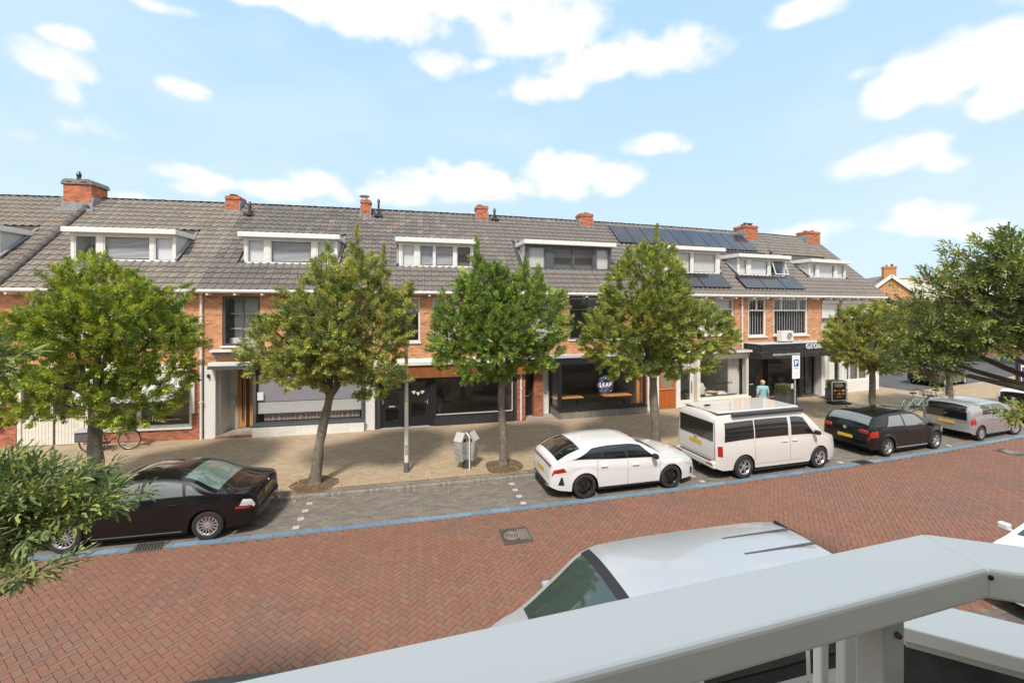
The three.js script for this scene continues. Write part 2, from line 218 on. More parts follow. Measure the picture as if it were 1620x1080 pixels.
// herringbone clinkers of the carriageway
{
  const w = 0.1035, bricks = [], rn = RNG(5), q = Math.SQRT1_2;
  for (let i = -420; i < 420; i++) for (let j = -420; j < 420; j++) {
    const k = (((i - j) % 4) + 4) % 4; if (k !== 0 && k !== 3) continue;
    const a = k === 0 ? (i + 1) * w : (i + 0.5) * w, b = k === 0 ? (j + 0.5) * w : (j + 1) * w;
    const X = (a - b) * q + 8, D = (a + b) * q + 8, R = Math.hypot(X, BEND.C - D), d = BEND.C - R; if (d < 4.98 || d > 10.40) continue;
    const s = BEND.R * Math.atan2(X, BEND.C - D); if (s < -14.3 || s > 33.9) continue;
    bricks.push({ X, D, rot: k === 0 ? -Math.PI / 4 : Math.PI / 4 });
  }
  const geo = prep(new THREE.BoxGeometry(0.1985, 0.03, 0.0955)); geo.translate(0, -0.003, 0);
  const tones = [[0.33, 0.150, 0.100], [0.31, 0.140, 0.096], [0.345, 0.163, 0.108], [0.295, 0.143, 0.104], [0.265, 0.145, 0.115], [0.32, 0.165, 0.112], [0.235, 0.140, 0.120], [0.29, 0.18, 0.125]];
  const avg = [0.325, 0.160, 0.102]; tones.forEach(t => { t[2] *= 0.94; t.forEach((v, i) => { t[i] = lerp(v, avg[i], 0.45); }); });
  const bm = rep(grain, 3), bb = rep(grainBump, 6);
  const mats = tones.map(t => mat(t[0] * 1.12, t[1] * 1.12, t[2] * 1.12, 0.85, { map: bm, bumpMap: bb, bumpScale: 0.0015 }));
  for (const b of bricks) {
    const v = toPx(b.X, 0, -b.D); b.vis = v.dep > 0.5 && v.px > -20 && v.px < 1640 && v.py < 1090 && v.py < 1085 - 0.2146 * (v.px - 360) ? v.dep : 1e9 + v.dep;
    const n = fbm(b.X * 0.9 + 7, b.D * 0.9, 2, 3), m = fbm(b.X * 0.28, b.D * 0.4 + 30, 5, 3), h = rn(), col = fbm(Math.floor(b.X * 1.4), b.D * 0.35, 9, 2);
    let t = h < 0.3 ? 0 : h < 0.55 ? 1 : h < 0.75 ? 2 : h < 0.9 ? 3 : 5; if (n + (h - 0.5) * 0.42 > 0.66) t = 4; if (n + (rn() - 0.5) * 0.5 > 0.80) t = 6; if (m > 0.63 && rn() < 0.25) t = 7; if (col > 0.66 && rn() < 0.5) t = 2;
    b.t = t; b.y = (rn() - 0.5) * 0.004; b.tilt = (rn() - 0.5) * 0.02;
  }
  bricks.sort((a, b) => a.vis - b.vis);
  const near = bricks.slice(0, 300), far = bricks.slice(300);
  for (const b of near) { const o = new THREE.Mesh(geo, mats[b.t]); o.name = 'brick'; o.position.set(b.X, b.y, -b.D); o.rotation.set(b.tilt, b.rot, 0); o.castShadow = o.receiveShadow = true; roadBed.add(o); }
  const im = new THREE.InstancedMesh(geo, mat(1, 1, 1, 0.85, { map: bm, bumpMap: bb, bumpScale: 0.0015 }), far.length), e = new THREE.Object3D(), c = new THREE.Color();
  far.forEach((b, i) => { e.position.set(b.X, b.y, -b.D); e.rotation.set(b.tilt, b.rot, 0); e.updateMatrix(); im.setMatrixAt(i, e.matrix); const t = tones[b.t], k = 1.12 * (0.93 + rn() * 0.14); im.setColorAt(i, c.setRGB(t[0] * k, t[1] * k, t[2] * k)); });
  im.name = 'brick_paving'; im.userData.kind = 'stuff'; im.castShadow = im.receiveShadow = true; roadBed.add(im);
}
// kerb stones, blue zone line, white bay marks
{
  const kerb = thing('kerb', 'grey concrete kerb stones along the edge of the tan pavement beside the parking bays', 'kerb'); kerb.userData.kind = 'structure'; delete kerb.userData.category;
  const g = prep(rbox(-0.497, 0.497, -0.1, 0.088, -0.07, 0.07, 0.018, 2)); metreUV(g);
  for (let i = 0; i < 74; i++) { const o = new THREE.Mesh(g, M.kerb); o.name = 'kerb_stone'; put(o, -22 + i * 1.0 * BEND.R / (BEND.C - 12.42), 12.42, (i % 3 - 1) * 0.002); o.castShadow = o.receiveShadow = true; kerb.add(o); }
  const line = thing('blue_zone_line', 'worn blue painted line of stones between the parking bays and the red brick road', 'road line'); line.userData.kind = 'structure'; delete line.userData.category;
  const r = RNG(9), bm = [0, 1, 2].map(i => { const m = M.blue.clone(); m.color.multiplyScalar([1, 1.15, 0.92][i]); return m; }), bg = prep(box(-0.246, 0.246, -0.06, 0.0185, -0.08, 0.08)); metreUV(bg);
  for (let i = 0; i < 128; i++) { const o = new THREE.Mesh(bg, bm[Math.floor(r() * 3)]); o.name = 'line_stone'; put(o, -20 + i * 0.5 * BEND.R / (BEND.C - 10.56), 10.535, (r() - 0.5) * 0.002); o.castShadow = o.receiveShadow = true; line.add(o); }
  // bay divisions: rows of white blocks
  const marks = [[486.7, 797.8, 472.3, 829.9], [808, 765.5, 826.5, 791.9], [1083, 746.5, 1110, 760.3]];
  const wg = prep(box(-0.07, 0.07, -0.02, 0.0115, -0.075, 0.075)); metreUV(wg);
  const rows = marks.map(m => px2((m[0] + m[2]) / 2, (m[1] + m[3]) / 2).s); rows.push(px2(1323.4, 729.5).s, px2(1494.6, 703.4).s, rows[0] - 5.9);
  rows.forEach((s, i) => { const t = thing('bay_marking', ['row of white paint blocks across the bay by the black sedan\'s boot', 'row of white paint blocks behind the white hatchback', 'row of white paint blocks under the nose of the white hatchback', 'white paint blocks at the nose of the white van', 'white paint blocks at the nose of the black hatchback', 'white paint blocks at the nose of the black sedan'][i], 'marking', 'white parking bay markings'); put(t, s, 11.4);
    for (let k = 0; k < 4; k++) { const o = new THREE.Mesh(wg, M.paintWhite); o.name = 'paint_block'; o.position.set(0, 0, 0.6 - k * 0.42); o.rotation.y = (k % 2) * 0.06; o.receiveShadow = true; t.add(o); } });
  // border slabs of the pavement just behind the kerb
  const slabs = thing('slab_border', 'row of square concrete slabs in the pavement just behind the kerb', 'paving'); slabs.userData.kind = 'structure'; delete slabs.userData.category;
  const sg = prep(box(-0.146, 0.146, -0.04, 0.082, -0.146, 0.146)); metreUV(sg); const sm = [0.94, 1.05, 0.85].map(k => { const m = M.slab.clone(); m.color.multiplyScalar(k * 0.72); return m; });
  for (let i = 0; i < 150; i++) { const o = new THREE.Mesh(sg, sm[Math.floor(r() * 3)]); o.name = 'slab'; put(o, -16 + i * 0.3 * BEND.R / (BEND.C - 12.66), 12.66, (r() - 0.5) * 0.003); o.receiveShadow = true; slabs.add(o); }
  // drain gratings on the blue line and manhole covers in the road
  const grate = (px, py, label) => { const p = px2(px, py), t = thing('drain_grate', label, 'drain', 'cast iron drain gratings'); put(t, p.s, 10.56); const rim = part(t, 'frame', [box(-.3, .3, -.05, .022, -.2, -.16), box(-.3, .3, -.05, .022, .16, .2), box(-.3, -.26, -.05, .022, -.16, .16), box(.26, .3, -.05, .022, -.16, .16), box(-.26, .26, -.05, .0195, -.16, .16)], M.iron); const bar = prep(box(-.012, .012, 0, .030, -.15, .15)); for (let k = 0; k < 9; k++) { const b = new THREE.Mesh(bar, M.rubber); b.name = 'bar'; b.position.set(-.23 + k * .0575, 0, 0); b.rotation.y = .35; t.add(b); } };
  grate(236, 866, 'dark iron drain grating in the blue line beside the black sedan'); grate(1375, 735, 'dark iron drain grating in the blue line beside the black hatchback');
  const manhole = (px, py, label) => { const p = px2(px, py), t = thing('manhole_cover', label, 'manhole', 'iron manhole covers in the brick road'); put(t, p.s, p.d, 0.012); part(t, 'frame', [box(-.33, .33, -.05, .008, -.33, .33)], mat(.075, .06, .05, .7)); const w = []; for (let k = 0; k < 7; k++) w.push(box(.06 + k * .036, .075 + k * .036, .0, .021, -.22, .22)); for (let k = 0; k < 3; k++) w.push(new THREE.TorusGeometry(.055 + k * .055, .011, 5, 26).rotateX(-Math.PI / 2).translate(-.10, .016, 0)); part(t, 'cover', [cyl(.29, .29, .012, 0, .006, 0, 28), new THREE.TorusGeometry(.295, .012, 5, 30).rotateX(Math.PI / 2).translate(0, .012, 0)], mat(0.12, 0.095, 0.08, .6, { map: rep(grain, 3) })); part(t, 'ribs', w, mat(.30, .25, .2, .6)); };
  { const r2 = RNG(44), lg = new THREE.PlaneGeometry(.06, .026).rotateX(-Math.PI / 2), im = new THREE.InstancedMesh(lg, mat(1, 1, 1, 1), 900), e = new THREE.Object3D(), c = new THREE.Color(); for (let i = 0; i < 900; i++) { const s = -14 + r2() * 40, k = r2(), d = k < .6 ? 12.30 - r2() * r2() * .35 : k < .8 ? 12.5 + r2() * r2() * 4 : 10.9 + r2() * 1.4, p = street(s, d, (d > 12.4 ? .088 : .014) + r2() * .006); e.position.set(p.x, p.y, p.z); e.rotation.set((r2() - .5) * .7, r2() * 6.3, (r2() - .5) * .5); e.scale.setScalar(.6 + r2() * .7); e.updateMatrix(); im.setMatrixAt(i, e.matrix); const q = .6 + r2() * .8; im.setColorAt(i, c.setRGB(.38 * q, .25 * q, .11 * q)); } im.name = 'fallen_leaves'; tag(im, 'scattered brown fallen leaves along the kerb and pavement', 'leaves', null, 'stuff'); im.receiveShadow = true; scene.add(im); }
  manhole(816, 848, 'square iron manhole cover with swirl pattern in the red brick road'); manhole(1600, 716, 'flat worn manhole cover in the road beside the silver hatchback');
}

// ---------------------------------------------------------------- the terrace of shops
const font = await new FontLoader().loadAsync('fonts/droid/droid_sans_bold.typeface.json');
function canvasTex(w, h, draw) { const c = document.createElement('canvas'); c.width = w; c.height = h; const g = c.getContext('2d'); draw(g, w, h); const t = new THREE.CanvasTexture(c); t.colorSpace = THREE.SRGBColorSpace; t.magFilter = THREE.LinearFilter; t.needsUpdate = true; return t; }
M.brickChimney = M.brickRed.clone(); M.brickChimney.color.setRGB(.98, .86, .76);
const ROOF = { e: 18.22, ye: 5.86, r: 22.7, yr: 10.12 }; ROOF.A = Math.atan2(ROOF.yr - ROOF.ye, ROOF.r - ROOF.e); ROOF.L = Math.hypot(ROOF.yr - ROOF.ye, ROOF.r - ROOF.e);
const roofY = d => ROOF.ye + (d - ROOF.e) * Math.tan(ROOF.A);
function bend(g) { const p = g.attributes.position; for (let i = 0; i < p.count; i++) p.setX(i, p.getX(i) * (BEND.R + p.getZ(i)) / BEND.R); return g; }
class House {
  constructor(s0, s1, name, label) { this.s0 = s0; this.s1 = s1; this.c = (s0 + s1) / 2; this.g = thing(name, label, 'house', 'terraced houses with shops'); put(this.g, this.c, BEND.F); }
  b(s0, s1, y0, y1, d0, d1) { return bend(box(s0 - this.c, s1 - this.c, y0, y1, BEND.F - d1, BEND.F - d0)); }
  rb(s0, s1, y0, y1, d0, d1, r = 0.01) { return bend(rbox(s0 - this.c, s1 - this.c, y0, y1, BEND.F - d1, BEND.F - d0, r)); }
  pt(s, y, d) { return V3((s - this.c) * (BEND.R + BEND.F - d) / BEND.R, y, BEND.F - d); }
  part(name, geos, m, parent = this.g, keep) { return part(parent, name, geos, m, keep); }
  pane(s0, s1, y0, y1, d, m, parent, name = 'pane') { return part(parent, name, bend(new THREE.PlaneGeometry(s1 - s0, y1 - y0).translate((s0 + s1) / 2 - this.c, (y0 + y1) / 2, BEND.F - d)), m, true); }
  wall(s0, s1, y0, y1, d0, d1, holes, m, name = 'wall', parent = this.g) {
    const sh = new THREE.Shape([[s0, y0], [s1, y0], [s1, y1], [s0, y1]].map(q => new THREE.Vector2(q[0] - this.c, q[1])));
    for (const [a, b, c, d] of holes) sh.holes.push(new THREE.Path([[a, c], [a, d], [b, d], [b, c]].map(q => new THREE.Vector2(q[0] - this.c, q[1]))));
    const g = new THREE.ExtrudeGeometry(sh, { depth: d1 - d0, bevelEnabled: false }).translate(0, 0, BEND.F - d1); return this.part(name, bend(g), m, parent);
  }
  // frame with mullions/transoms and one pane per light; o: vs, hs, t, m, glass, back (curtain), dd depth
  win(s0, s1, y0, y1, d, o = {}) {
    const t = o.t ?? 0.07, dd = o.dd ?? 0.07, vs = o.vs || [], hs = o.hs || [], g = [], m = o.m || M.white, parent = o.parent || this.g, mt = o.mt ?? t * 0.8;
    g.push(this.b(s0, s0 + t, y0, y1, d, d + dd), this.b(s1 - t, s1, y0, y1, d, d + dd), this.b(s0 + t, s1 - t, y1 - t, y1, d, d + dd), this.b(s0 + t, s1 - t, y0, y0 + t, d, d + dd));
    const ys = [y0 + t, ...hs, y1 - t];
    hs.forEach(h => g.push(this.b(s0 + t, s1 - t, h - mt / 2, h + mt / 2, d + 0.004, d + dd - 0.004)));
    const W = this.part(o.name || 'window', g, m, parent), bars = [];
    for (let j = 0; j < ys.length - 1; j++) {
      const a = ys[j] + (j ? mt / 2 : 0), b = ys[j + 1] - (j < ys.length - 2 ? mt / 2 : 0), vv = (o.rowVs ? o.rowVs[j] : vs), xs = [s0 + t, ...vv, s1 - t];
      vv.forEach(v => bars.push(this.b(v - mt / 2, v + mt / 2, a, b, d + 0.004, d + dd - 0.004)));
      for (let i = 0; i < xs.length - 1; i++) this.pane(xs[i] + (i ? mt / 2 : 0), xs[i + 1] - (i < xs.length - 2 ? mt / 2 : 0), a, b, d + dd * 0.55, o.glass || M.glass, o.parent ? o.parent : W);
    }
    if (bars.length) this.part('glazing_bar', bars, m, o.parent ? o.parent : W);
    if (o.back) { const k = o.backGap ?? 0.1; this.part(o.backName || 'curtain', this.folds(s0 + t, s1 - t, o.backY0 ?? y0 + t, o.backY1 ?? y1 - t, d + dd + k, o.fold ?? 0.03), o.back, o.parent ? o.parent : W); }
    if (o.sill) this.part('sill', this.rb(s0 - .05, s1 + .05, y0 - .07, y0 - .002, d - .12, d + dd), o.sillMat || M.white, o.parent ? o.parent : W);
    return W;
  }
  folds(s0, s1, y0, y1, d, amp) { const n = Math.max(8, Math.round((s1 - s0) / 0.04)), g = new THREE.PlaneGeometry(s1 - s0, y1 - y0, n, 1), p = g.attributes.position; for (let i = 0; i < p.count; i++) p.setZ(i, amp * Math.sin(p.getX(i) * 38 + Math.sin(p.getX(i) * 7) * 2)); g.computeVertexNormals(); return bend(g.translate((s0 + s1) / 2 - this.c, (y0 + y1) / 2, BEND.F - d)); }
  slats(s0, s1, y0, y1, d, step = 0.05) { const g = []; for (let y = y0; y < y1 - 0.01; y += step) g.push(bend(box(s0 - this.c, s1 - this.c, -0.003, 0.003, -0.02, 0.02).rotateX(0.7).translate(0, y + step / 2, BEND.F - d))); return g; }
  vslats(s0, s1, y0, y1, d, step = 0.19, w = 0.1) { const g = []; for (let s = s0 + step / 2; s < s1; s += step) g.push(box(-w / 2, w / 2, y0, y1, -0.002, 0.002).rotateY(0.5).translate(s - this.c, 0, BEND.F - d)); return g; }
  shell(inner = M.inWall, floor = M.inFloor, roomD = 23.6) {
    const { s0, s1 } = this, e = 0.004;
    this.part('party_wall', [this.b(s0 + e, s0 + .1, 0.02, 5.7, 18.86, 26.4), this.b(s1 - .1, s1 - e, 0.02, 5.7, 18.86, 26.4)], inner);
    this.part('back_wall', this.b(s0 + e, s1 - e, 0, 5.8, 26.4, 26.6), M.brickRed);
    this.part('floor', this.b(s0 + .1, s1 - .1, -.05, .10, 18.62, roomD), floor);
    this.part('partition', [this.b(s0 + .1, s1 - .1, .1, 2.85, roomD, roomD + .08), this.b(s0 + .1, s1 - .1, 3.1, 5.7, 22.6, 22.68)], inner);
    this.part('ceiling', [this.b(s0 + .1, s1 - .1, 2.85, 3.05, 18.87, 26.3), this.b(s0 + .1, s1 - .1, 5.62, 5.72, 18.87, 26.3)], M.inWhite);
  }
  roof(tones, seed, cut, o = {}) {
    const { s0, s1 } = this, th = 0.12, e = 0.003, c = this.c, A = ROOF.A, R = this.roofO = new THREE.Group(); R.name = 'roof'; this.g.add(R);
    const sh = new THREE.Shape([[ROOF.e, ROOF.ye - .03], [ROOF.r, ROOF.yr - .03], [2 * ROOF.r - ROOF.e, ROOF.ye - .03], [2 * ROOF.r - ROOF.e, ROOF.ye - .15], [ROOF.r, ROOF.yr - .17], [ROOF.e + .12, ROOF.ye - .10]].map(q => new THREE.Vector2(-(q[0] - BEND.F), q[1])));
    const deck = new THREE.ExtrudeGeometry(sh, { depth: s1 - s0 - 2 * e, bevelEnabled: false }).rotateY(-Math.PI / 2).translate(s1 - c - e, 0, 0); // shape x -> z
    this.part('roof_deck', bend(deck), mat(0.07, 0.065, 0.06, 0.95), R);
    const rows = 19, step = ROOF.L / rows, cols = Math.round((s1 - s0) / 0.30), w = (s1 - s0) / cols, r = RNG(seed);
    const key = w.toFixed(3), us = [0, .14, .42, .62, .78, .90, 1], ns = [.020, .002, 0, .014, .050, .052, .022], pos = [], idx = [], len = step + 0.05;
    us.forEach((u, i) => { pos.push((u - .5) * w * 1.03, 0, ns[i] + .034, (u - .5) * w * 1.03, len, ns[i] - 0.004, (u - .5) * w * 1.03, 0, ns[i] - .004); });
    for (let i = 0; i < us.length - 1; i++) { const a = i * 3, b = a + 3; idx.push(a, b, b + 1, a, b + 1, a + 1, a + 2, b + 2, b, a + 2, b, a); }
    let tg = new THREE.BufferGeometry(); tg.setAttribute('position', new THREE.Float32BufferAttribute(pos, 3)); tg.setIndex(idx); tg = metreUV(toCreasedNormals(tg.toNonIndexed(), 0.9));
    tones = [...tones, [.33, .30, .25], [.36, .22, .12]]; const nT = tones.length - 2, mean = [0, 1, 2].map(i => tones.slice(0, nT).reduce((a, t) => a + t[i], 0) / nT); tones = tones.map((t, j) => t.map((v, i) => lerp(v, mean[i], j < nT ? .45 : .4))); const mats = tones.map(t => mat(t[0] * 1.08, t[1] * 1.10, t[2] * 1.16, 0.88, { map: rep(grain, 1.6 + r()) }));
    for (let j = 0; j < rows; j++) for (let i = 0; i < cols; i++) {
      const v = j * step, d = ROOF.e + v * Math.cos(A), s = s0 + (i + .5) * w; if (cut(s, d + step * .35, w)) { continue; }
      const n = fbm(s * .5 + seed, d * .6, seed, 3), q = r(), k = q > .985 ? nT + 1 : q > .93 && n > .45 ? nT : clamp(Math.floor((n - .22) / .56 * nT + (r() - .5) * 2.2), 0, nT - 1);
      const t = new THREE.Mesh(tg, mats[k]); t.name = 'roof_tile'; const p = this.pt(s, ROOF.ye + v * Math.sin(A), d); t.position.copy(p); t.rotation.set(-(Math.PI / 2 - A) + (r() - .5) * .012, 0, (r() - .5) * .018); t.scale.x = (BEND.R + p.z) / BEND.R; t.castShadow = t.receiveShadow = true; R.add(t);
    }
    const nr = Math.round((s1 - s0) / .4), rg = metreUV(prep(new THREE.CylinderGeometry(.115, .13, (s1 - s0) / nr + .03, 10, 1, true, 0, Math.PI).rotateZ(Math.PI / 2).rotateX(-Math.PI / 2).translate(0, 0, 0)));
    for (let i = 0; i < nr; i++) { const t = new THREE.Mesh(rg, mats[Math.floor(r() * nT)]); t.name = 'ridge_tile'; const p = this.pt(s0 + (i + .5) * (s1 - s0) / nr, ROOF.yr - .02 + (r() - .5) * .01, ROOF.r); t.position.copy(p); t.rotation.z = (r() - .5) * .02; t.castShadow = true; R.add(t); }
    // gutter, soffit and brackets
    const gs = o.gutterMat || M.white; this.part('gutter', [this.rb(s0 + e, s1 - e, 5.755, 5.865, 18.12, 18.235, .02), this.b(s0 + e, s1 - e, 5.725, 5.752, 18.20, 18.62)], gs, R);
    const step2 = o.bracket || 0.95, bg = metreUV(prep(bend(box(-.035, .035, 5.64, 5.723, BEND.F - 18.598, BEND.F - 18.17)))); for (let s = s0 + .35; s < s1 - .1; s += step2) { const k = new THREE.Mesh(bg, M.white); k.name = 'bracket'; k.position.x = s - c; k.castShadow = true; R.add(k); }
    return R;
  }
  dormer(s0, s1, o = {}) {
    const y0 = o.y0 ?? 6.98, y1 = o.y1 ?? 8.06, d = 19.45, c = this.c, m = o.m || M.white, back = ROOF.e + (y1 - ROOF.ye) / Math.tan(ROOF.A) + .35;
    const cheek = s => { const sh = new THREE.Shape([[d + .02, roofY(d) - .05], [d + .02, y1], [back, y1], [back - .25, roofY(back - .25) - .05]].map(q => new THREE.Vector2(-(q[0] - BEND.F), q[1]))); return bend(new THREE.ExtrudeGeometry(sh, { depth: .06, bevelEnabled: false }).rotateY(-Math.PI / 2).translate(s - c, 0, 0)); };
    const D = new THREE.Group(); D.name = 'dormer'; this.g.add(D); this.part('dormer_cheek', [cheek(s0 + .06), cheek(s1)], o.cheekMat || M.zinc, D);
    this.part('dormer_roof', [this.rb(s0 - .14, s1 + .14, y1 + .005, y1 + .20, d - .30, back + .2, .012)], o.slabMat || M.white, D);
    this.part('roof_felt', this.b(s0 - .1, s1 + .1, y1 + .195, y1 + .215, d - .25, back + .3), M.lead, D);
    this.part('flashing', [this.b(s0 - .1, s1 + .1, y0 - .10, y0 - .03, d - .16, d + .10), ...[s0 - .05, s1 + .05].map(s => { const A = this.pt(s, roofY(d) + .05, d - .1), B = this.pt(s, roofY(back) + .05, back); return rod(A, B, .06, .06, 4); })], M.lead, D);
    const W = s1 - s0, fr = [this.b(s0, s1, y0 - .03, y0 + .05, d - .03, d + .07), this.b(s0, s1, y1 - .07, y1, d - .03, d + .07)], F = (a) => s0 + a * W; let prev = s0;
    for (const [a, b] of o.panes) { fr.push(this.b(prev, F(a), y0 + .05, y1 - .07, d - .03, d + .07)); prev = F(b); } fr.push(this.b(prev, s1, y0 + .05, y1 - .07, d - .03, d + .07));
    this.part('window_frame', fr, m, D);
    o.panes.forEach(([a, b, k], i) => {
      const S0 = F(a), S1 = F(b), Y0 = y0 + .05, Y1 = y1 - .07, t = .045;
      if (k === 'open') { const g = [box(0, t, Y0 - Y1, 0, -.02, .02), box(S1 - S0 - t, S1 - S0, Y0 - Y1, 0, -.02, .02), box(t, S1 - S0 - t, -t, 0, -.02, .02), box(t, S1 - S0 - t, Y0 - Y1, Y0 - Y1 + t, -.02, .02)]; const sash = this.part('open_sash', g, m, D); sash.position.copy(this.pt(S0, Y1, d - .05)); sash.rotation.x = -.32; const pn = new THREE.Mesh(new THREE.PlaneGeometry(S1 - S0 - 2 * t, Y1 - Y0 - 2 * t).translate((S1 - S0) / 2, (Y0 - Y1) / 2, 0).rotateX(-.32).translate(sash.position.x, sash.position.y, sash.position.z), M.glass); pn.name = 'pane'; D.add(pn); }
      else { this.part('sash', [this.b(S0, S0 + t, Y0, Y1, d - .01, d + .05), this.b(S1 - t, S1, Y0, Y1, d - .01, d + .05), this.b(S0 + t, S1 - t, Y1 - t, Y1, d - .01, d + .05), this.b(S0 + t, S1 - t, Y0, Y0 + t, d - .01, d + .05)], m, D); this.pane(S0 + t, S1 - t, Y0 + t, Y1 - t, d + .02, M.glass, D); }
      const by = k === 'half' ? lerp(Y0, Y1, .35) : Y0;
      if (k === 'slat' || k === 'half') this.part('blind', this.slats(S0 + .03, S1 - .03, by, Y1, d + .13), M.blind, D); else if (k === 'cloth') this.part('blind', this.b(S0 + .03, S1 - .03, Y0, Y1, d + .11, d + .12), M.blind, D); else if (k === 'drape') this.part('curtain', this.folds(S0 + .03, S1 - .03, Y0, Y1, d + .13, .02), M.curtain, D);
    });
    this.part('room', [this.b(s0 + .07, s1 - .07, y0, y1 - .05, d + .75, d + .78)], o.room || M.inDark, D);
    return D;
  }
  chimney(s0, s1, top, o = {}) {
    const dA = o.d0 ?? 22.25, dB = o.d1 ?? 22.85, C = this.part('chimney', [this.b(s0, s1, 9.3, top - .16, dA, dB), this.b(s0 - .04, s1 + .04, top - .16, top - .04, dA - .04, dB + .04), this.b(s0 - .01, s1 + .01, top - .04, top, dA - .01, dB + .01)], M.brickChimney);
    const zf = roofY(dA); this.part('flashing', [this.b(s0 - .07, s1 + .07, zf - .15, zf + .10, dA - .035, dA - .004), this.b(s0 - .05, s0 - .004, zf - .1, ROOF.yr + .12, dA, dB), this.b(s1 + .004, s1 + .05, zf - .1, ROOF.yr + .12, dA, dB), this.b(s0 - .12, s1 + .12, zf - .24, zf - .14, dA - .2, dA + .02)], M.lead, C);
    for (const [s, h, r, k] of o.pots || []) this.part('chimney_pot', [cyl(r, r * .9, h, s - this.c, top, BEND.F - (dA + dB) / 2, 12), cyl(r * 1.5, r * 1.5, .035, s - this.c, top + h + (k ? .05 : 0), BEND.F - (dA + dB) / 2, 12), ...(k ? [cyl(r * .5, r * .5, .06, s - this.c, top + h, BEND.F - (dA + dB) / 2, 8)] : [])], o.potMat || M.iron, C);
    return C;
  }
  vent(s, d, h, r = .07) { const y = roofY(d), p = this.pt(s, y, d); return this.part('roof_vent', [cyl(r, r * .8, h, p.x, y - .05, p.z, 12), cyl(r * 1.35, r * .6, .16, p.x, y + h - .05, p.z, 12), box(p.x - .2, p.x + .2, y - .06, y + .03, p.z - .2, p.z + .22)], M.blackSatin); }
  solar(s0, s1, d0, d1) {
    const L = (d1 - d0) / Math.cos(ROOF.A), w = s1 - s0, P = part(this.roofO, 'solar_panel', [rbox(-w / 2 + .008, w / 2 - .008, .008, L - .008, .10, .135, .004)], M.solarFrame); const p = this.pt((s0 + s1) / 2, roofY(d0), d0); P.position.copy(p); P.rotation.x = -(Math.PI / 2 - ROOF.A);
    const q = part(this.roofO, 'solar_glass', [box(-w / 2 + .025, w / 2 - .025, .025, L - .025, .134, .138)], M.solar); q.position.copy(p); q.rotation.x = P.rotation.x;
  }
  downpipe(s, y0 = 0.08, y1 = 5.75, m = M.white) { const p = V3(s - this.c, 0, .09); this.part('downpipe', [cyl(.045, .045, y1 - y0, p.x, y0, p.z, 12), ...[1.5, 3.2, 4.7].filter(y => y > y0).map(y => box(p.x - .055, p.x + .055, y, y + .04, .002, p.z + .055))], m); }
}
const T1 = [[0.284, 0.241, 0.184], [0.320, 0.266, 0.204], [0.256, 0.217, 0.170], [0.348, 0.294, 0.224], [0.213, 0.182, 0.150], [0.298, 0.259, 0.204]], T2 = [[0.192, 0.168, 0.143], [0.213, 0.186, 0.156], [0.170, 0.151, 0.133], [0.234, 0.206, 0.173], [0.142, 0.129, 0.116], [0.263, 0.224, 0.184]], T3 = [[0.227, 0.196, 0.163], [0.248, 0.213, 0.174], [0.206, 0.179, 0.152], [0.277, 0.241, 0.197], [0.177, 0.157, 0.136]], T4 = [[0.256, 0.221, 0.181], [0.277, 0.241, 0.197], [0.234, 0.204, 0.169], [0.298, 0.259, 0.214], [0.213, 0.186, 0.156]];
const inDormer = (a, b) => (s, d, w) => s > a - .05 && s < b + .05 && d > 19.38 && d < 20.95;

// --- far left neighbour
{
  const h = new House(-20.8, -14.42, 'corner_house', 'brick house with grey letterbox left of the hair salon, party ridge down its tiled roof'); h.shell();
  h.wall(-20.8, -14.42, 3.0, 5.73, 18.6, 18.85, [[-19.9, -16.2, 3.75, 5.6]], M.brick); h.wall(-20.8, -14.42, 0, 3.0, 18.6, 18.85, [[-20, -17, .6, 2.6]], M.brickRed);
  h.win(-19.9, -16.2, 3.75, 5.6, 18.68, { vs: [-18.7, -17.4], back: M.curtain, sill: 1 }); h.win(-20, -17, .6, 2.6, 18.68, { vs: [-18.5], back: M.curtain });
  h.roof(T1, 3, inDormer(-19.6, -15.3)); h.dormer(-19.5, -15.35, { panes: [[.03, .3, 'cloth'], [.36, .66, 'slat'], [.72, .97, 'cloth']] });
  const r = RNG(4), n = 15, rg = metreUV(prep(new THREE.CylinderGeometry(.12, .14, ROOF.L / n + .05, 10, 1, true).translate(0, ROOF.L / n / 2, 0))); const pr = mat(.16, .145, .125, .9, { map: rep(grain, 2) });
  for (let i = 0; i < n; i++) { const v = i * ROOF.L / n, t = new THREE.Mesh(rg, pr), p = h.pt(-14.42, ROOF.ye + v * Math.sin(ROOF.A) + .05, ROOF.e + v * Math.cos(ROOF.A)); t.name = 'party_ridge_tile'; t.position.copy(p); t.rotation.set(-(Math.PI / 2 - ROOF.A), 0, (r() - .5) * .03); t.castShadow = true; h.roofO.add(t); }
  const mb = h.part('letterbox', [h.rb(-14.95, -14.5, .82, 1.22, 18.42, 18.596, .02)], mat(.09, .085, .08, .5)); h.part('letter_slot', h.b(-14.88, -14.57, 1.08, 1.11, 18.41, 18.43), M.black, mb);
  h.part('name_plate', [h.b(-14.63, -14.49, 1.62, 1.78, 18.575, 18.598)], M.white); h.part('name_plate', [h.b(-14.83, -14.7, 1.5, 1.66, 18.575, 18.598)], M.white); h.part('door_bell', [h.b(-14.66, -14.58, 1.34, 1.44, 18.57, 18.598)], M.black);
}
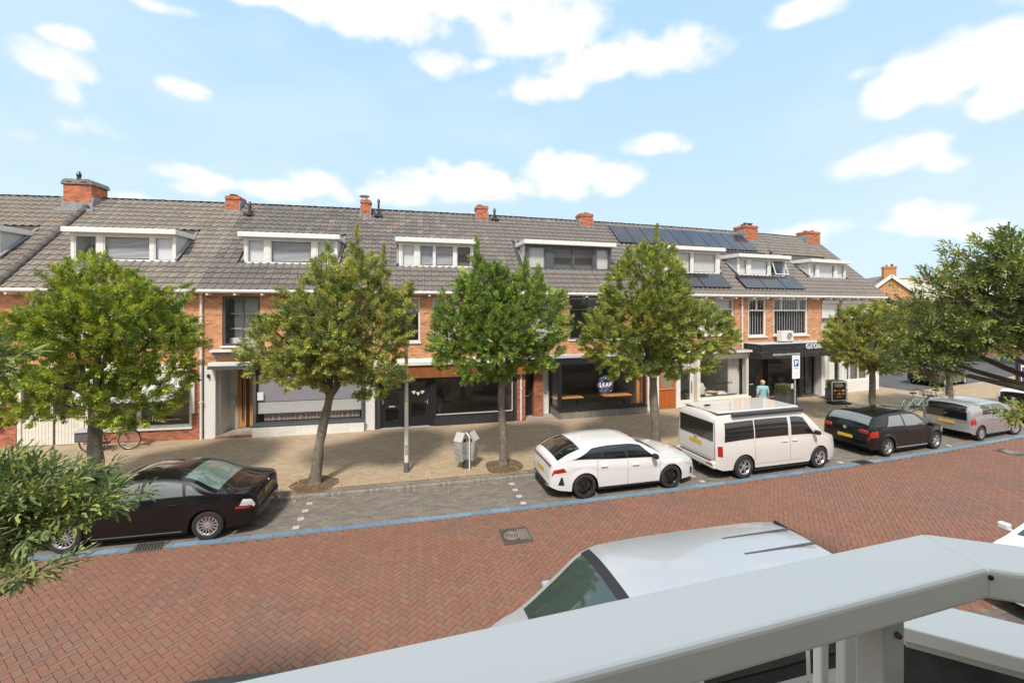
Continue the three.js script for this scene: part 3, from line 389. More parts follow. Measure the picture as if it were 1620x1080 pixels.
// --- 1 hair salon
{
  const h = new House(-14.42, -8.0, 'salon_house', 'brick terraced house with white hair salon front and grey scalloped awning'); h.shell(M.inWall, M.inFloor, 22.6);
  h.wall(-14.42, -8.0, 3.02, 5.73, 18.6, 18.85, [[-13.75, -8.62, 3.75, 5.68]], M.brick);
  h.win(-13.75, -8.62, 3.75, 5.68, 18.66, { vs: [-12.6, -11.2, -9.8], back: M.curtain, sill: 1 });
  h.part('plinth', [h.b(-12.0, -8.36, 0, .56, 18.6, 18.85), h.b(-8.36, -8.0, 0, 3.018, 18.6, 18.85), h.b(-14.42, -14.1, 0, 2.69, 18.6, 18.85)], M.brickRed);
  h.part('fascia', [h.rb(-14.39, -8.38, 2.70, 3.015, 18.48, 18.80, .015)], M.white);
  const W = h.win(-11.98, -8.37, .565, 2.695, 18.66, { vs: [-10.2], t: .1, sill: 1, name: 'shop_window', mt: .14 });
  const dr = h.part('double_door', [h.b(-14.09, -13.97, .05, 2.69, 18.62, 18.74), h.b(-12.09, -11.985, .05, 2.69, 18.62, 18.74), h.b(-13.97, -12.09, 2.58, 2.69, 18.62, 18.74), h.b(-13.97, -12.09, 1.10, 1.2, 18.64, 18.72), h.b(-13.07, -12.99, .08, 2.58, 18.64, 18.72)], M.cream);
  for (let i = 0; i < 18; i++) { const a = -13.965 + i * .104; if (a > -13.1 && a < -12.98) continue; h.part('plank', h.rb(a + .003, Math.min(a + .101, -12.093), .06, 1.098, 18.66, 18.70, .008), M.cream, dr); }
  h.pane(-13.97, -13.07, 1.2, 2.58, 18.68, M.glass, dr); h.pane(-12.99, -12.09, 1.2, 2.58, 18.68, M.glass, dr); h.part('handle', [h.b(-12.95, -12.92, 1.0, 1.16, 18.56, 18.64)], M.steel, dr);
  // awning
  const aw = tex(64, 8, (x) => { const v = (x >> 3) & 1 ? 235 : 168; return [v, v, v - 2]; }, { rep: [1 / 1.1, 1] }), am = mat(.62, .62, .62, .85, { map: aw }); const n = 88, s0 = -11.9, s1 = -8.42, P = [], I = [], U = [], A = [[18.46, 2.56], [17.75, 1.93], [17.74, 1.80]];
  for (let i = 0; i <= n; i++) { const s = lerp(s0, s1, i / n); A.forEach(([d, y], k) => { const p = h.pt(s, y - (k === 2 ? .07 * Math.abs(Math.sin((i / n) * Math.PI * 14)) : 0), d); P.push(p.x, p.y, p.z); U.push(s, y); }); }
  for (let i = 0; i < n; i++) for (let k = 0; k < 2; k++) { const a = i * 3 + k, b = a + 3; I.push(a, a + 1, b, b, a + 1, b + 1); }
  const g = new THREE.BufferGeometry(); g.setAttribute('position', new THREE.Float32BufferAttribute(P, 3)); g.setAttribute('uv', new THREE.Float32BufferAttribute(U, 2)); g.setIndex(I); const gg = prep(g); gg.computeVertexNormals();
  const AW = h.part('awning', gg, am, h.g, true); h.part('awning_cassette', [h.rb(-11.95, -8.4, 2.5, 2.64, 18.40, 18.56, .03)], M.white, AW); h.part('awning_rail', [h.rb(-11.9, -8.42, 1.90, 1.94, 17.73, 17.77, .01)], M.white, AW); h.part('awning_arm', [-11.3, -9.0].map(s => rod(h.pt(s, 2.45, 18.5), h.pt(s + .3, 1.95, 17.8), .02)), M.white, AW);
  h.part('shutter_box', [h.rb(-8.36, -8.22, 1.1, 2.66, 18.5, 18.598, .01)], M.white);
  const ht = canvasTex(512, 128, (c, w, hh) => { c.clearRect(0, 0, w, hh); c.fillStyle = '#ffffff'; c.font = '92px sans-serif'; c.fillText('Hair', 60, 96); c.fillRect(8, 74, 44, 5); c.fillRect(250, 74, 190, 5); }); const hm = mat(.9, .9, .9, .6, { alphaMap: canvasTex(512, 128, (c, w, hh) => { c.fillStyle = '#000'; c.fillRect(0, 0, w, hh); c.fillStyle = '#fff'; c.font = '92px sans-serif'; c.fillText('Hair', 60, 96); c.fillRect(8, 74, 44, 5); c.fillRect(250, 74, 190, 5); }), transparent: true });
  for (const s of [-11.85, -9.95]) h.pane(s, s + 1.35, .72, 1.06, 18.693, hm, W, 'window_lettering');
  h.downpipe(-7.985); h.roof(T1, 8, inDormer(-13.1, -9.25)); h.dormer(-13.0, -9.35, { panes: [[.03, .24, ''], [.30, .75, 'slat'], [.785, .975, 'cloth']], room: M.inDark });
}
// chimney on the party wall left of the salon: long stack with two stone caps
{
  const t = thing('chimney_stack', 'wide brick chimney with two humped stone caps and black flue on the ridge', 'chimney'), p = street(-14.75, 22.5); put(t, -14.8, 22.5);
  part(t, 'stack', [box(-.55, .55, 9.2, 10.62, -.5, .4)], M.brickChimney); part(t, 'flashing', [box(-.62, .62, 9.35, 9.85, .402, .44), box(-.62, -.553, 9.5, 10.1, -.5, .4), box(.553, .62, 9.5, 10.1, -.5, .4), box(-.75, .75, 9.40, 9.52, .40, .62)], M.lead);
  for (const x of [-.29, .29]) { const sh = new THREE.Shape([[-.33, 0], [.33, 0], [.27, .16], [.16, .22], [-.16, .22], [-.27, .16]].map(q => new THREE.Vector2(...q))); part(t, 'stone_cap', [new THREE.ExtrudeGeometry(sh, { depth: .98, bevelEnabled: true, bevelSize: .015, bevelThickness: .015, bevelSegments: 1 }).translate(x, 10.635, -.54)], M.stone); for (const z of [.455]) part(t, 'flue_slot', [box(x - .1, x + .1, 10.70, 10.75, z, z + .006)], M.black); }
  part(t, 'flue', [cyl(.10, .075, .22, -.28, 10.85, -.05), cyl(.075, .10, .1, -.28, 11.07, -.05), cyl(.10, .04, .16, -.28, 11.17, -.05)], M.blackSatin);
}
// --- 2 white plinth shop with wooden door
{
  const h = new House(-8.0, -1.6, 'white_plinth_house', 'brick terraced house with recessed slatted wood door and white slab plinth'); h.shell(M.inWhite, M.concrete, 22.2);
  h.wall(-8.0, -1.6, 2.9, 5.73, 18.6, 18.85, [[-7.3, -5.95, 3.67, 5.62], [-4.6, -2.3, 3.67, 5.62]], M.brick);
  h.win(-7.3, -5.95, 3.67, 5.62, 18.64, { vs: [-6.58], m: M.greyFrame, t: .085, sill: 1 }); h.win(-4.6, -2.3, 3.67, 5.62, 18.64, { vs: [-3.5], m: M.greyFrame, t: .085, back: M.curtain, sill: 1 });
  h.part('shelf', [h.b(-7.2, -6.05, 4.3, 4.34, 19.1, 19.4), h.b(-7.2, -6.05, 4.9, 4.94, 19.1, 19.4), h.b(-7.2, -6.05, 3.7, 3.95, 19.0, 19.4), h.b(-7.2, -6.05, 3.7, 5.6, 19.42, 19.46)], M.inWhite);
  h.part('ledge', [h.rb(-7.62, -1.95, 3.44, 3.53, 18.30, 18.598, .01)], M.white); h.part('awning_box', [h.rb(-7.55, -2.0, 3.33, 3.438, 18.34, 18.598, .02), h.rb(-6.9, -2.4, 3.27, 3.328, 18.30, 18.40, .02)], M.greyFrame);
  h.part('canopy', [h.rb(-7.64, -1.9, 2.915, 3.05, 18.25, 18.598, .01)], M.white); h.part('canopy_edge', [h.b(-7.66, -1.9, 2.80, 2.912, 18.24, 18.598)], M.greyFrame);
  h.part('pier', [h.b(-7.93, -7.53, 0, 2.898, 18.585, 18.85), h.b(-7.53, -7.45, .1, 2.80, 18.85, 19.72), h.b(-1.98, -1.58, 0, 2.898, 18.585, 18.85)], M.brickWhite);
  h.part('porch_back', [h.b(-7.45, -7.16, .1, 2.80, 19.60, 19.72)], M.brickWhite); h.part('porch_floor', [h.b(-7.53, -6.2, -.02, .16, 18.585, 19.72)], M.concrete);
  for (let i = 0; i < 12; i++) h.part('step_brick', h.rb(-7.52 + i * .11, -7.414 + i * .11, 0, .15, 18.50, 18.582, .006), M.brickRed);
  const lb = h.part('letterbox', [h.rb(-7.42, -7.18, 1.2, 1.52, 19.44, 19.598, .01)], M.zinc); h.part('letter_slot', h.b(-7.38, -7.22, 1.42, 1.44, 19.436, 19.442), M.black, lb);
  const D = h.part('slatted_door', [h.b(-7.16, -6.24, .17, 2.72, 19.64, 19.70)], M.black); for (let i = 0; i < 14; i++) { const a = -7.155 + i * .0652; if (i === 5 || i === 6) continue; h.part('slat', h.rb(a + .006, a + .058, .19, 2.70, 19.60, 19.638, .006), M.slat, D); } h.pane(-6.83, -6.70, .3, 2.65, 19.636, M.blackSatin, D, 'door_glass'); h.part('pull_bar', [rod(h.pt(-6.95, .5, 19.54), h.pt(-6.95, 2.4, 19.54), .018), rod(h.pt(-6.95, .7, 19.54), h.pt(-6.95, .7, 19.6), .012), rod(h.pt(-6.95, 2.2, 19.54), h.pt(-6.95, 2.2, 19.6), .012)], M.black, D);
  h.part('porch_side', [h.b(-6.24, -6.16, .1, 2.80, 18.85, 19.72)], M.greyFrame); h.part('porch_ceiling', [h.b(-7.53, -6.2, 2.73, 2.798, 18.6, 19.72)], M.white); h.part('wall_lamp', [h.rb(-7.78, -7.72, 2.45, 2.58, 18.48, 18.582, .01)], M.black);
  const W = h.win(-6.16, -1.99, .5, 2.795, 18.46, { t: .11, m: M.greyFrame, name: 'shop_window', dd: .12 }); h.part('sill', [h.rb(-6.22, -1.95, .47, .545, 18.36, 18.455, .01)], M.greyFrame, W);
  h.part('film', [h.pane(-6.0, -2.12, 1.42, 2.4, 18.60, M.film, W, 'x').geometry.clone()], M.film, W); W.children.filter(c => c.name === 'x').forEach(c => W.remove(c));
  h.pane(-6.03, -2.12, .95, 1.40, 18.59, pmat(.62, .63, .62, .8, { transmission: .35, thickness: 0 }), W, 'frosted_band'); h.part('curtain', h.folds(-5.85, -2.2, .62, 1.0, 18.75, .035), M.curtainBrown, W); h.part('curtain_rail', h.b(-6.0, -2.1, 2.38, 2.62, 18.70, 18.75), mat(.35, .3, .28, .8), W);
  h.pane(-6.02, -5.80, 1.5, 1.82, 18.512, M.white, W, 'paper_notice'); h.pane(-2.34, -2.12, 1.5, 1.82, 18.512, M.white, W, 'paper_notice');
  for (let i = 0; i < 7; i++) h.part('plinth_slab', h.rb(-6.16 + i * .596 + .002, -6.16 + (i + 1) * .596 - .002, 0, .468, 18.38, 18.62, .004), M.white);
  h.part('plinth_return', h.b(-6.16, -6.1, 0, .47, 18.62, 18.9), M.white);
  h.downpipe(-1.6, .08, 5.75); h.roof(T2, 15, inDormer(-6.95, -3.1)); h.dormer(-6.85, -3.2, { panes: [[.03, .215, 'cloth'], [.27, .72, 'slat'], [.77, .97, 'cloth']], room: M.inDark });
  h.chimney(-8.72, -8.16, 10.42, { d0: 22.2, d1: 22.9, m: M.brickRed, pots: [[-8.45, .09, .12]] }); h.vent(-8.0 + .35, 22.1, .5);
}
// --- 3 dark shop with brown fascia
{
  const h = new House(-1.6, 4.62, 'dark_shop_house', 'brick terraced house with brown fascia, black doors and wide display window'); h.shell(M.inWall, M.inDark, 23.2);
  h.wall(-1.6, 4.62, 3.0, 5.73, 18.6, 18.85, [[-1.1, .27, 3.7, 5.6], [.8, 3.95, 3.7, 5.6]], M.brick); h.win(-1.1, .27, 3.7, 5.6, 18.66, { hs: [5.05], vs: [], back: M.curtain, backY0: 4.9, sill: 1 }); h.win(.8, 3.95, 3.7, 5.6, 18.66, { hs: [5.05], vs: [1.9, 2.95], back: M.curtain, sill: 1 });
  h.part('cornice', [h.rb(-1.56, 4.95, 2.74, 2.90, 18.22, 18.598, .01), h.rb(-1.54, 4.92, 2.90, 3.0, 18.36, 18.598, .01)], M.white); h.part('fascia', [h.b(-1.54, 4.92, 2.20, 2.738, 18.30, 18.62)], M.brown);
  h.part('pier', [h.b(-1.58, -1.37, 0, 2.20, 18.6, 18.85), h.b(4.42, 4.52, .08, 2.2, 18.55, 18.8)], M.brickBlack); h.part('brick_pier', [h.b(4.53, 4.92, 0, 3.0, 18.5, 18.85)], M.brickRed);
  const door = (s0, s1, solid) => { const D = h.part('door', [h.b(s0, s0 + .07, .08, 2.2, 18.62, 18.74), h.b(s1 - .07, s1, .08, 2.2, 18.62, 18.74), h.b(s0 + .07, s1 - .07, 2.12, 2.2, 18.62, 18.74), ...(solid ? [h.b(s0 + .07, s0 + .2, .1, 2.12, 18.66, 18.71), h.b(s1 - .2, s1 - .07, .1, 2.12, 18.66, 18.71), h.b(s0 + .2, s1 - .2, .1, .35, 18.66, 18.71), h.b(s0 + .2, s1 - .2, .88, 1.06, 18.66, 18.71), h.b(s0 + .2, s1 - .2, 1.55, 1.66, 18.66, 18.71), h.b(s0 + .2, s1 - .2, 2.0, 2.12, 18.66, 18.71)] : [h.b(s0 + .07, s0 + .17, .1, 2.12, 18.66, 18.71), h.b(s1 - .2, s1 - .07, .1, 2.12, 18.66, 18.71), h.b(s0 + .17, s1 - .2, .1, .5, 18.66, 18.71), h.b(s0 + .17, s1 - .2, 2.0, 2.12, 18.66, 18.71)])], M.black); if (solid) for (const [a, b] of [[.35, .88], [1.06, 1.55], [1.66, 2.0]]) h.pane(s0 + .2, s1 - .2, a, b, 18.69, M.glass, D); else h.pane(s0 + .17, s1 - .2, .5, 2.0, 18.69, M.glass, D); return D; };
  const d1 = door(-1.36, -.42, true), d2 = door(-.26, .70, false); h.part('letter_slot', h.b(-1.02, -.76, .96, 1.0, 18.645, 18.66), M.zinc, d1); h.part('handle', [h.b(-1.27, -1.24, 1.1, 1.3, 18.61, 18.66), h.b(-1.27, -1.24, 1.42, 1.52, 18.63, 18.66)], M.chrome, d1); h.part('handle', [h.b(.57, .60, 1.0, 1.22, 18.63, 18.66), h.b(.47, .585, 1.12, 1.145, 18.58, 18.61)], M.chrome, d2);
  for (let i = 0; i < 3; i++) { const sh = new THREE.Shape([[-.09, 0], [.09, 0], [0, -.16]].map(q => new THREE.Vector2(...q))); h.part('bunting_flag', [bend(new THREE.ShapeGeometry(sh).rotateZ([.15, 0, -.15][i]).translate(.0 + i * .19 - h.c, 1.60 - (i === 1 ? .06 : 0), BEND.F - 18.66))], M.white, d2); }
  h.part('door_post', [h.b(-.42, -.26, .05, 2.2, 18.6, 18.8), h.b(.70, .86, .05, 2.2, 18.56, 18.8)], M.black); h.part('threshold', [h.b(-1.37, .86, 0, .08, 18.52, 18.8)], M.zinc);
  const W = h.win(.86, 4.42, .46, 2.2, 18.52, { t: .07, m: M.black, name: 'shop_window' }); h.part('inner_frame', [h.b(.94, 4.34, .53, .56, 18.565, 18.60), h.b(4.31, 4.345, .56, 2.12, 18.565, 18.60)], M.white, W); h.part('plinth', [h.b(.86, 4.42, .0, .457, 18.5, 18.75)], mat(.05, .05, .052, .55, { map: rep(grain, 1) }));
  h.downpipe(4.72, .08, 2.7); h.roof(T3, 21, inDormer(-.75, 2.8)); h.dormer(-.65, 2.7, { panes: [[.04, .21, 'cloth'], [.27, .46, 'slat'], [.475, .73, 'slat'], [.765, .97, '']] });
  h.chimney(-2.62 + .02, -2.16, 10.55, { d0: 22.25, d1: 22.75, pots: [[-2.38, .16, .17, 1]], potMat: M.zinc }); h.vent(-1.75, 22.35, .75, .06); h.chimney(3.32, 3.92, 10.58, { pots: [[3.5, .06, .09]] }); h.vent(4.35, 22.5, .5);
  // shop dressing bust seen through the glass
  const t = thing('dress_form', 'dark dressmaker bust on a stand inside the black fronted shop window', 'mannequin'); put(t, 1.15, 19.3, .1); part(t, 'bust', [new THREE.LatheGeometry([[.02, 1.45], [.06, 1.42], [.07, 1.34], [.17, 1.28], [.17, 1.1], [.13, .92], [.17, .75], [.15, .7]].map(q => new THREE.Vector2(...q)), 18)], M.black); part(t, 'sash', [cyl(.135, .135, .05, 0, .9, 0, 16)], mat(.4, .05, .05, .8)); part(t, 'stand', [cyl(.02, .02, .7, 0, 0, 0, 8), cyl(.18, .16, .03, 0, 0, 0, 16)], M.steel);
}
// --- 4 LEAP shop with angled bay
{
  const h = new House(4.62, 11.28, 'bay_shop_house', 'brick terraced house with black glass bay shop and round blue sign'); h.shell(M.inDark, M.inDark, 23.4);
  h.wall(4.62, 11.28, 3.0, 5.73, 18.6, 18.85, [[5.2, 6.6, 3.68, 5.7], [7.12, 9.95, 3.68, 5.72]], M.brick); h.win(5.2, 6.6, 3.68, 5.7, 18.66, { hs: [5.07], m: M.greyFrame, back: M.curtain, sill: 1 }); h.win(7.12, 9.95, 3.68, 5.72, 18.66, { hs: [5.07], vs: [8.05, 9.0], m: M.greyFrame, sill: 1 });
  h.part('canopy', [h.rb(4.95, 11.0, 2.86, 3.0, 18.2, 18.598, .01)], M.zinc); h.part('canopy_fascia', [h.b(4.95, 11.0, 2.66, 2.858, 18.24, 18.62)], M.black);
  h.part('pier', [h.b(10.95, 11.28, 0, 3.0, 18.6, 18.85), h.b(5.46, 5.9, .1, 2.66, 18.9, 19.4)], M.brickRed);
  h.part('porch_floor', [h.b(4.92, 6.4, -.02, .09, 18.55, 19.7)], M.concrete); h.part('porch_wall', [h.b(4.62, 4.7, .1, 2.7, 18.86, 19.7), h.b(4.7, 4.95, .1, 2.66, 19.25, 19.3)], M.inDark); h.part('porch_ceiling', h.b(4.64, 6.6, 2.6, 2.655, 18.6, 19.72), M.black);
  const D = h.part('door', [h.b(4.95, 5.46, .1, 2.6, 19.22, 19.28)], M.black); h.part('letter_slot', h.b(5.05, 5.3, 1.0, 1.05, 19.21, 19.22), M.zinc, D); h.part('door_knob', new THREE.SphereGeometry(.03, 10, 8).translate(5.38 - h.c, 1.1, BEND.F - 19.17), M.chrome, D);
  const D2 = h.part('white_door', [h.b(5.92, 6.36, .1, 2.3, 19.38, 19.44)], M.white); h.part('door_knob', new THREE.SphereGeometry(.04, 10, 8).translate(6.2 - h.c, 1.1, BEND.F - 19.35), M.black, D2); h.part('door_frame', [h.b(5.905, 5.918, .1, 2.4, 19.3, 19.5), h.b(6.36, 6.42, .1, 2.6, 19.3, 19.5), h.b(5.92, 6.36, 2.3, 2.6, 19.34, 19.5)], M.black);
  const W = h.win(6.48, 10.95, .47, 2.655, 18.24, { t: .10, m: M.black, name: 'shop_window', dd: .1 }); h.part('sill', [h.rb(6.42, 10.97, .42, .50, 18.16, 18.236, .01)], M.black, W);
  const side = part(h.g, 'side_window', [bend(box(6.42 - h.c, 6.48 - h.c, .47, 2.655, BEND.F - 18.35, BEND.F - 18.25)), h.b(6.42, 6.48, .47, .57, 18.35, 19.3), h.b(6.42, 6.48, 2.55, 2.655, 18.35, 19.3)], M.black); const sp = new THREE.Mesh(new THREE.PlaneGeometry(.95, 1.98).rotateY(Math.PI / 2).translate(6.45 - h.c, 1.56, BEND.F - 18.82), M.glass); sp.name = 'pane'; side.add(sp);
  const pw = (11.0 - 6.44) / 6; for (let i = 0; i < 6; i++) h.part('plinth_slab', h.rb(6.44 + i * pw + .003, 6.44 + (i + 1) * pw - .003, 0, .418, 18.20, 18.4, .004), i % 2 ? M.stone : mat(.30, .275, .24, .8, { map: rep(grain, .7) })); h.part('plinth_return', h.b(6.42, 6.5, 0, .418, 18.4, 19.3), M.stone);
  h.part('inner_post', h.b(10.62, 10.76, .5, 2.6, 18.5, 18.6), M.oak, W);
  const lt = canvasTex(512, 512, (c, w) => { c.fillStyle = '#16233f'; c.fillRect(0, 0, w, w); const cols = ['#5f93cf', '#8fb9e6', '#c9dcf2', '#e07a5a', '#3a5fa0', '#d9a58c', '#7f6aa8', '#efe6df']; const r = RNG(12); for (let i = 0; i < 150; i++) { c.save(); c.translate(r() * w, r() * w); c.rotate(-.7 + r() * .5); c.globalAlpha = .55; const q = r(); c.fillStyle = cols[Math.floor(q * 8)]; c.fillRect(-60, -7, 40 + r() * 110, 5 + r() * 15); c.restore(); } c.globalAlpha = 1; c.fillStyle = '#1a2744'; c.beginPath(); c.moveTo(256, 40); c.lineTo(140, 190); c.lineTo(372, 190); c.fill(); c.fillStyle = '#dfe9f7'; c.beginPath(); c.moveTo(256, 40); c.lineTo(225, 90); c.lineTo(250, 80); c.lineTo(285, 96); c.fill(); c.fillStyle = '#fff'; c.font = 'bold 168px sans-serif'; c.textAlign = 'center'; c.strokeStyle = '#10182c'; c.lineWidth = 14; c.strokeText('LEAP', w / 2, 318); c.fillText('LEAP', w / 2, 318); });
  const lg = new THREE.CircleGeometry(.43, 40).translate(8.78 - h.c, 1.55, BEND.F - 18.215); h.part('round_sign', lg, mat(1, 1, 1, .5, { map: lt }), W, true);
  h.roof(T3, 27, inDormer(5.1, 9.85)); h.dormer(5.2, 9.75, { y1: 8.18, m: M.greyFrame, panes: [[.03, .23, 'drape'], [.31, .535, ''], [.55, .78, ''], [.815, .975, 'drape']], cheekMat: M.white }); h.chimney(9.38, 10.15, 10.52, { pots: [[9.8, .07, .07], [9.98, .05, .06]] });
  const table = (s, w, dd, label) => { const t = thing('work_table', label, 'table', 'tables inside the black bay shop'); put(t, s, dd, .1); part(t, 'tabletop', rbox(-w / 2, w / 2, .70, .745, -.35, .35, .01), M.oak); for (const [x, z] of [[-1, -1], [1, -1], [-1, 1], [1, 1]]) part(t, 'leg', box(x * (w / 2 - .08) - .025, x * (w / 2 - .08) + .025, 0, .70, z * .3 - .025, z * .3 + .025), M.black); };
  table(7.3, 1.5, 19.4, 'oak work table behind the glass of the bay shop, by its side pane'); table(9.9, 1.5, 19.3, 'oak work table behind the bay shop glass, beside the light post');
}
// --- 5 cream shop with wooden front door
{
  const h = new House(11.28, 17.24, 'cream_shop_house', 'brick terraced house with cream shop front and varnished wooden door'); h.shell(M.inWhite, M.inFloor, 22.4);
  h.wall(11.28, 17.24, 3.0, 5.73, 18.6, 18.85, [[11.75, 12.95, 3.75, 5.65], [13.5, 16.65, 3.75, 5.66]], M.brick); h.win(11.75, 12.95, 3.75, 5.65, 18.66, { hs: [5.1], back: M.curtain, sill: 1 }); h.win(13.5, 16.65, 3.75, 5.66, 18.66, { hs: [5.1], vs: [14.55, 15.6], back: M.curtain, sill: 1 });
  h.part('cornice', [h.rb(14.0, 17.62, 2.83, 2.95, 18.05, 18.598, .02), h.rb(14.05, 17.45, 2.64, 2.78, 18.22, 18.598, .02), h.b(14.08, 17.4, 2.78, 2.83, 18.3, 18.598)], M.cream); h.part('gravel_roof', h.b(14.02, 17.2, 2.95, 2.985, 18.1, 18.598), M.lead);
  const fr = h.part('door_front', [h.b(11.28, 11.42, 0, 2.95, 18.6, 18.72), h.b(11.42, 11.5, .08, .25, 18.62, 18.70), h.b(11.85, 11.95, .05, 2.2, 18.6, 18.72), h.b(12.98, 13.06, .05, 2.2, 18.6, 18.72), h.b(11.42, 14.0, 2.2, 2.34, 18.58, 18.72), h.b(11.42, 14.0, 2.88, 2.998, 18.58, 18.72), h.b(13.94, 14.08, 0, 2.95, 18.58, 18.72), h.b(12.9, 13.0, 2.34, 2.88, 18.6, 18.70)], M.white);
  h.pane(11.42, 11.85, .25, 2.2, 18.67, pmat(.72, .77, .75, .5, { transmission: .4, thickness: 0 }), fr); h.pane(11.42, 12.9, 2.34, 2.88, 18.67, M.glass, fr, 'fanlight'); h.pane(13.0, 13.94, 2.34, 2.88, 18.67, M.glass, fr, 'fanlight');
  const D = h.part('wooden_door', [h.b(11.96, 12.97, .08, 1.12, 18.65, 18.70), h.b(11.96, 12.1, 1.22, 2.2, 18.65, 18.70), h.b(12.83, 12.97, 1.22, 2.2, 18.65, 18.70), h.b(12.1, 12.83, 1.12, 1.22, 18.65, 18.70), h.b(12.1, 12.83, 2.02, 2.2, 18.65, 18.70), h.b(11.96, 12.1, 1.12, 1.22, 18.65, 18.70), h.b(12.83, 12.97, 1.12, 1.22, 18.65, 18.70)], mat(.62, .30, .14, .4, { map: rep(woodTex, 1.3, .5) })); h.part('weather_bar', h.rb(11.97, 12.96, 1.05, 1.11, 18.61, 18.65, .01), mat(.55, .26, .12, .4), D); h.pane(12.1, 12.83, 1.22, 2.02, 18.675, pmat(.45, .42, .25, .3, { transmission: .5, thickness: 0 }), D, 'leaded_glass'); h.part('letter_slot', h.b(12.2, 12.7, 1.14, 1.19, 18.635, 18.65), M.chrome, D); h.part('door_knob', new THREE.SphereGeometry(.035, 10, 8).translate(12.9 - h.c, 1.17, BEND.F - 18.6), M.chrome, D);
  for (let i = 1; i < 7; i++) h.part('door_plank', h.b(11.97 + i * .14, 11.976 + i * .14, .12, 1.04, 18.645, 18.652), mat(.3, .13, .06, .5), D);
  const D2 = h.part('shop_door', [h.b(13.06, 13.26, .08, 2.2, 18.64, 18.70), h.b(13.86, 13.94, .08, 2.2, 18.64, 18.70), h.b(13.26, 13.86, .08, .45, 18.64, 18.70), h.b(13.26, 13.86, 1.98, 2.2, 18.64, 18.70)], M.white); h.pane(13.26, 13.86, .45, 1.98, 18.67, M.glass, D2); h.part('pull_handle', h.b(13.90, 13.925, .8, 1.4, 18.57, 18.60), M.black, D2); h.part('letter_slot', h.b(13.4, 13.72, .27, .30, 18.63, 18.64), M.zinc, D2);
  const W = h.win(14.08, 17.3, .47, 2.64, 18.30, { t: .12, m: M.cream, name: 'shop_window', dd: .1 }); h.part('sill', [h.rb(14.02, 17.38, .40, .50, 18.20, 18.296, .015)], M.cream, W); h.part('plinth', [h.b(14.08, 17.3, 0, .40, 18.30, 18.5)], M.cream); h.part('return', [h.b(14.0, 14.078, 0, 2.64, 18.3, 18.58), h.b(17.22, 17.3, 0, 2.64, 18.42, 18.62)], M.cream);
  const pt = canvasTex(1024, 192, (c, w, hh) => { c.fillStyle = '#000'; c.fillRect(0, 0, w, hh); c.fillStyle = '#fff'; c.font = 'bold 150px sans-serif'; c.textAlign = 'center'; c.fillText('Puur.A.Part', w / 2, 142); c.fillRect(180, 176, 620, 6); }); h.pane(14.9, 16.42, 1.12, 1.40, 18.345, mat(.012, .012, .014, .6, { alphaMap: pt, transparent: true }), W, 'window_lettering');
  h.part('drape', h.folds(16.35, 16.95, .6, 2.5, 18.7, .05), M.curtain, W);
  h.downpipe(17.1, 3.0, 5.75); h.roof(T4, 33, inDormer(12.6, 16.6)); h.dormer(12.7, 16.5, { y1: 8.22, panes: [[.03, .22, 'drape'], [.27, .50, 'drape'], [.53, .94, 'drape']] }); for (let i = 0; i < 6; i++) h.solar(11.2 + i * 1.03, 11.2 + (i + 1) * 1.03 - .02, 21.2, 22.42); h.solar(12.9, 14.6, 18.52, 19.33); h.solar(14.62, 16.4, 18.52, 19.33);
  const vase = (s, d, pr, m, label) => { const t = thing('pot', label, 'pot', 'pots in the cream shop window'); put(t, s, d, .1); part(t, 'vessel', new THREE.LatheGeometry(pr.map(q => new THREE.Vector2(...q)), 24), m); };
  const table = thing('display_table', 'pale display table inside the cream shop window', 'table'); put(table, 15.6, 19.1, .1); part(table, 'tabletop', box(-1.4, 1.4, .46, .5, -.35, .35), M.inWhite); for (const x of [-1.3, 1.3]) part(table, 'leg', box(x - .03, x + .03, 0, .46, -.3, .3), M.inWhite);
  vase(14.65, 18.95, [[0, .5], [.3, .5], [.38, .62], [.3, .74], [.36, .86], [.28, .97], [.24, 1.1], [.1, 1.16], [0, 1.16]], mat(.42, .42, .38, .9), 'stack of grey woven baskets inside the cream shop window'); vase(15.5, 18.9, [[0, .5], [.2, .5], [.3, .62], [.29, .62], [.18, .53], [0, .53]], mat(.5, .36, .2, .8), 'shallow woven bowl inside the cream shop window');
}
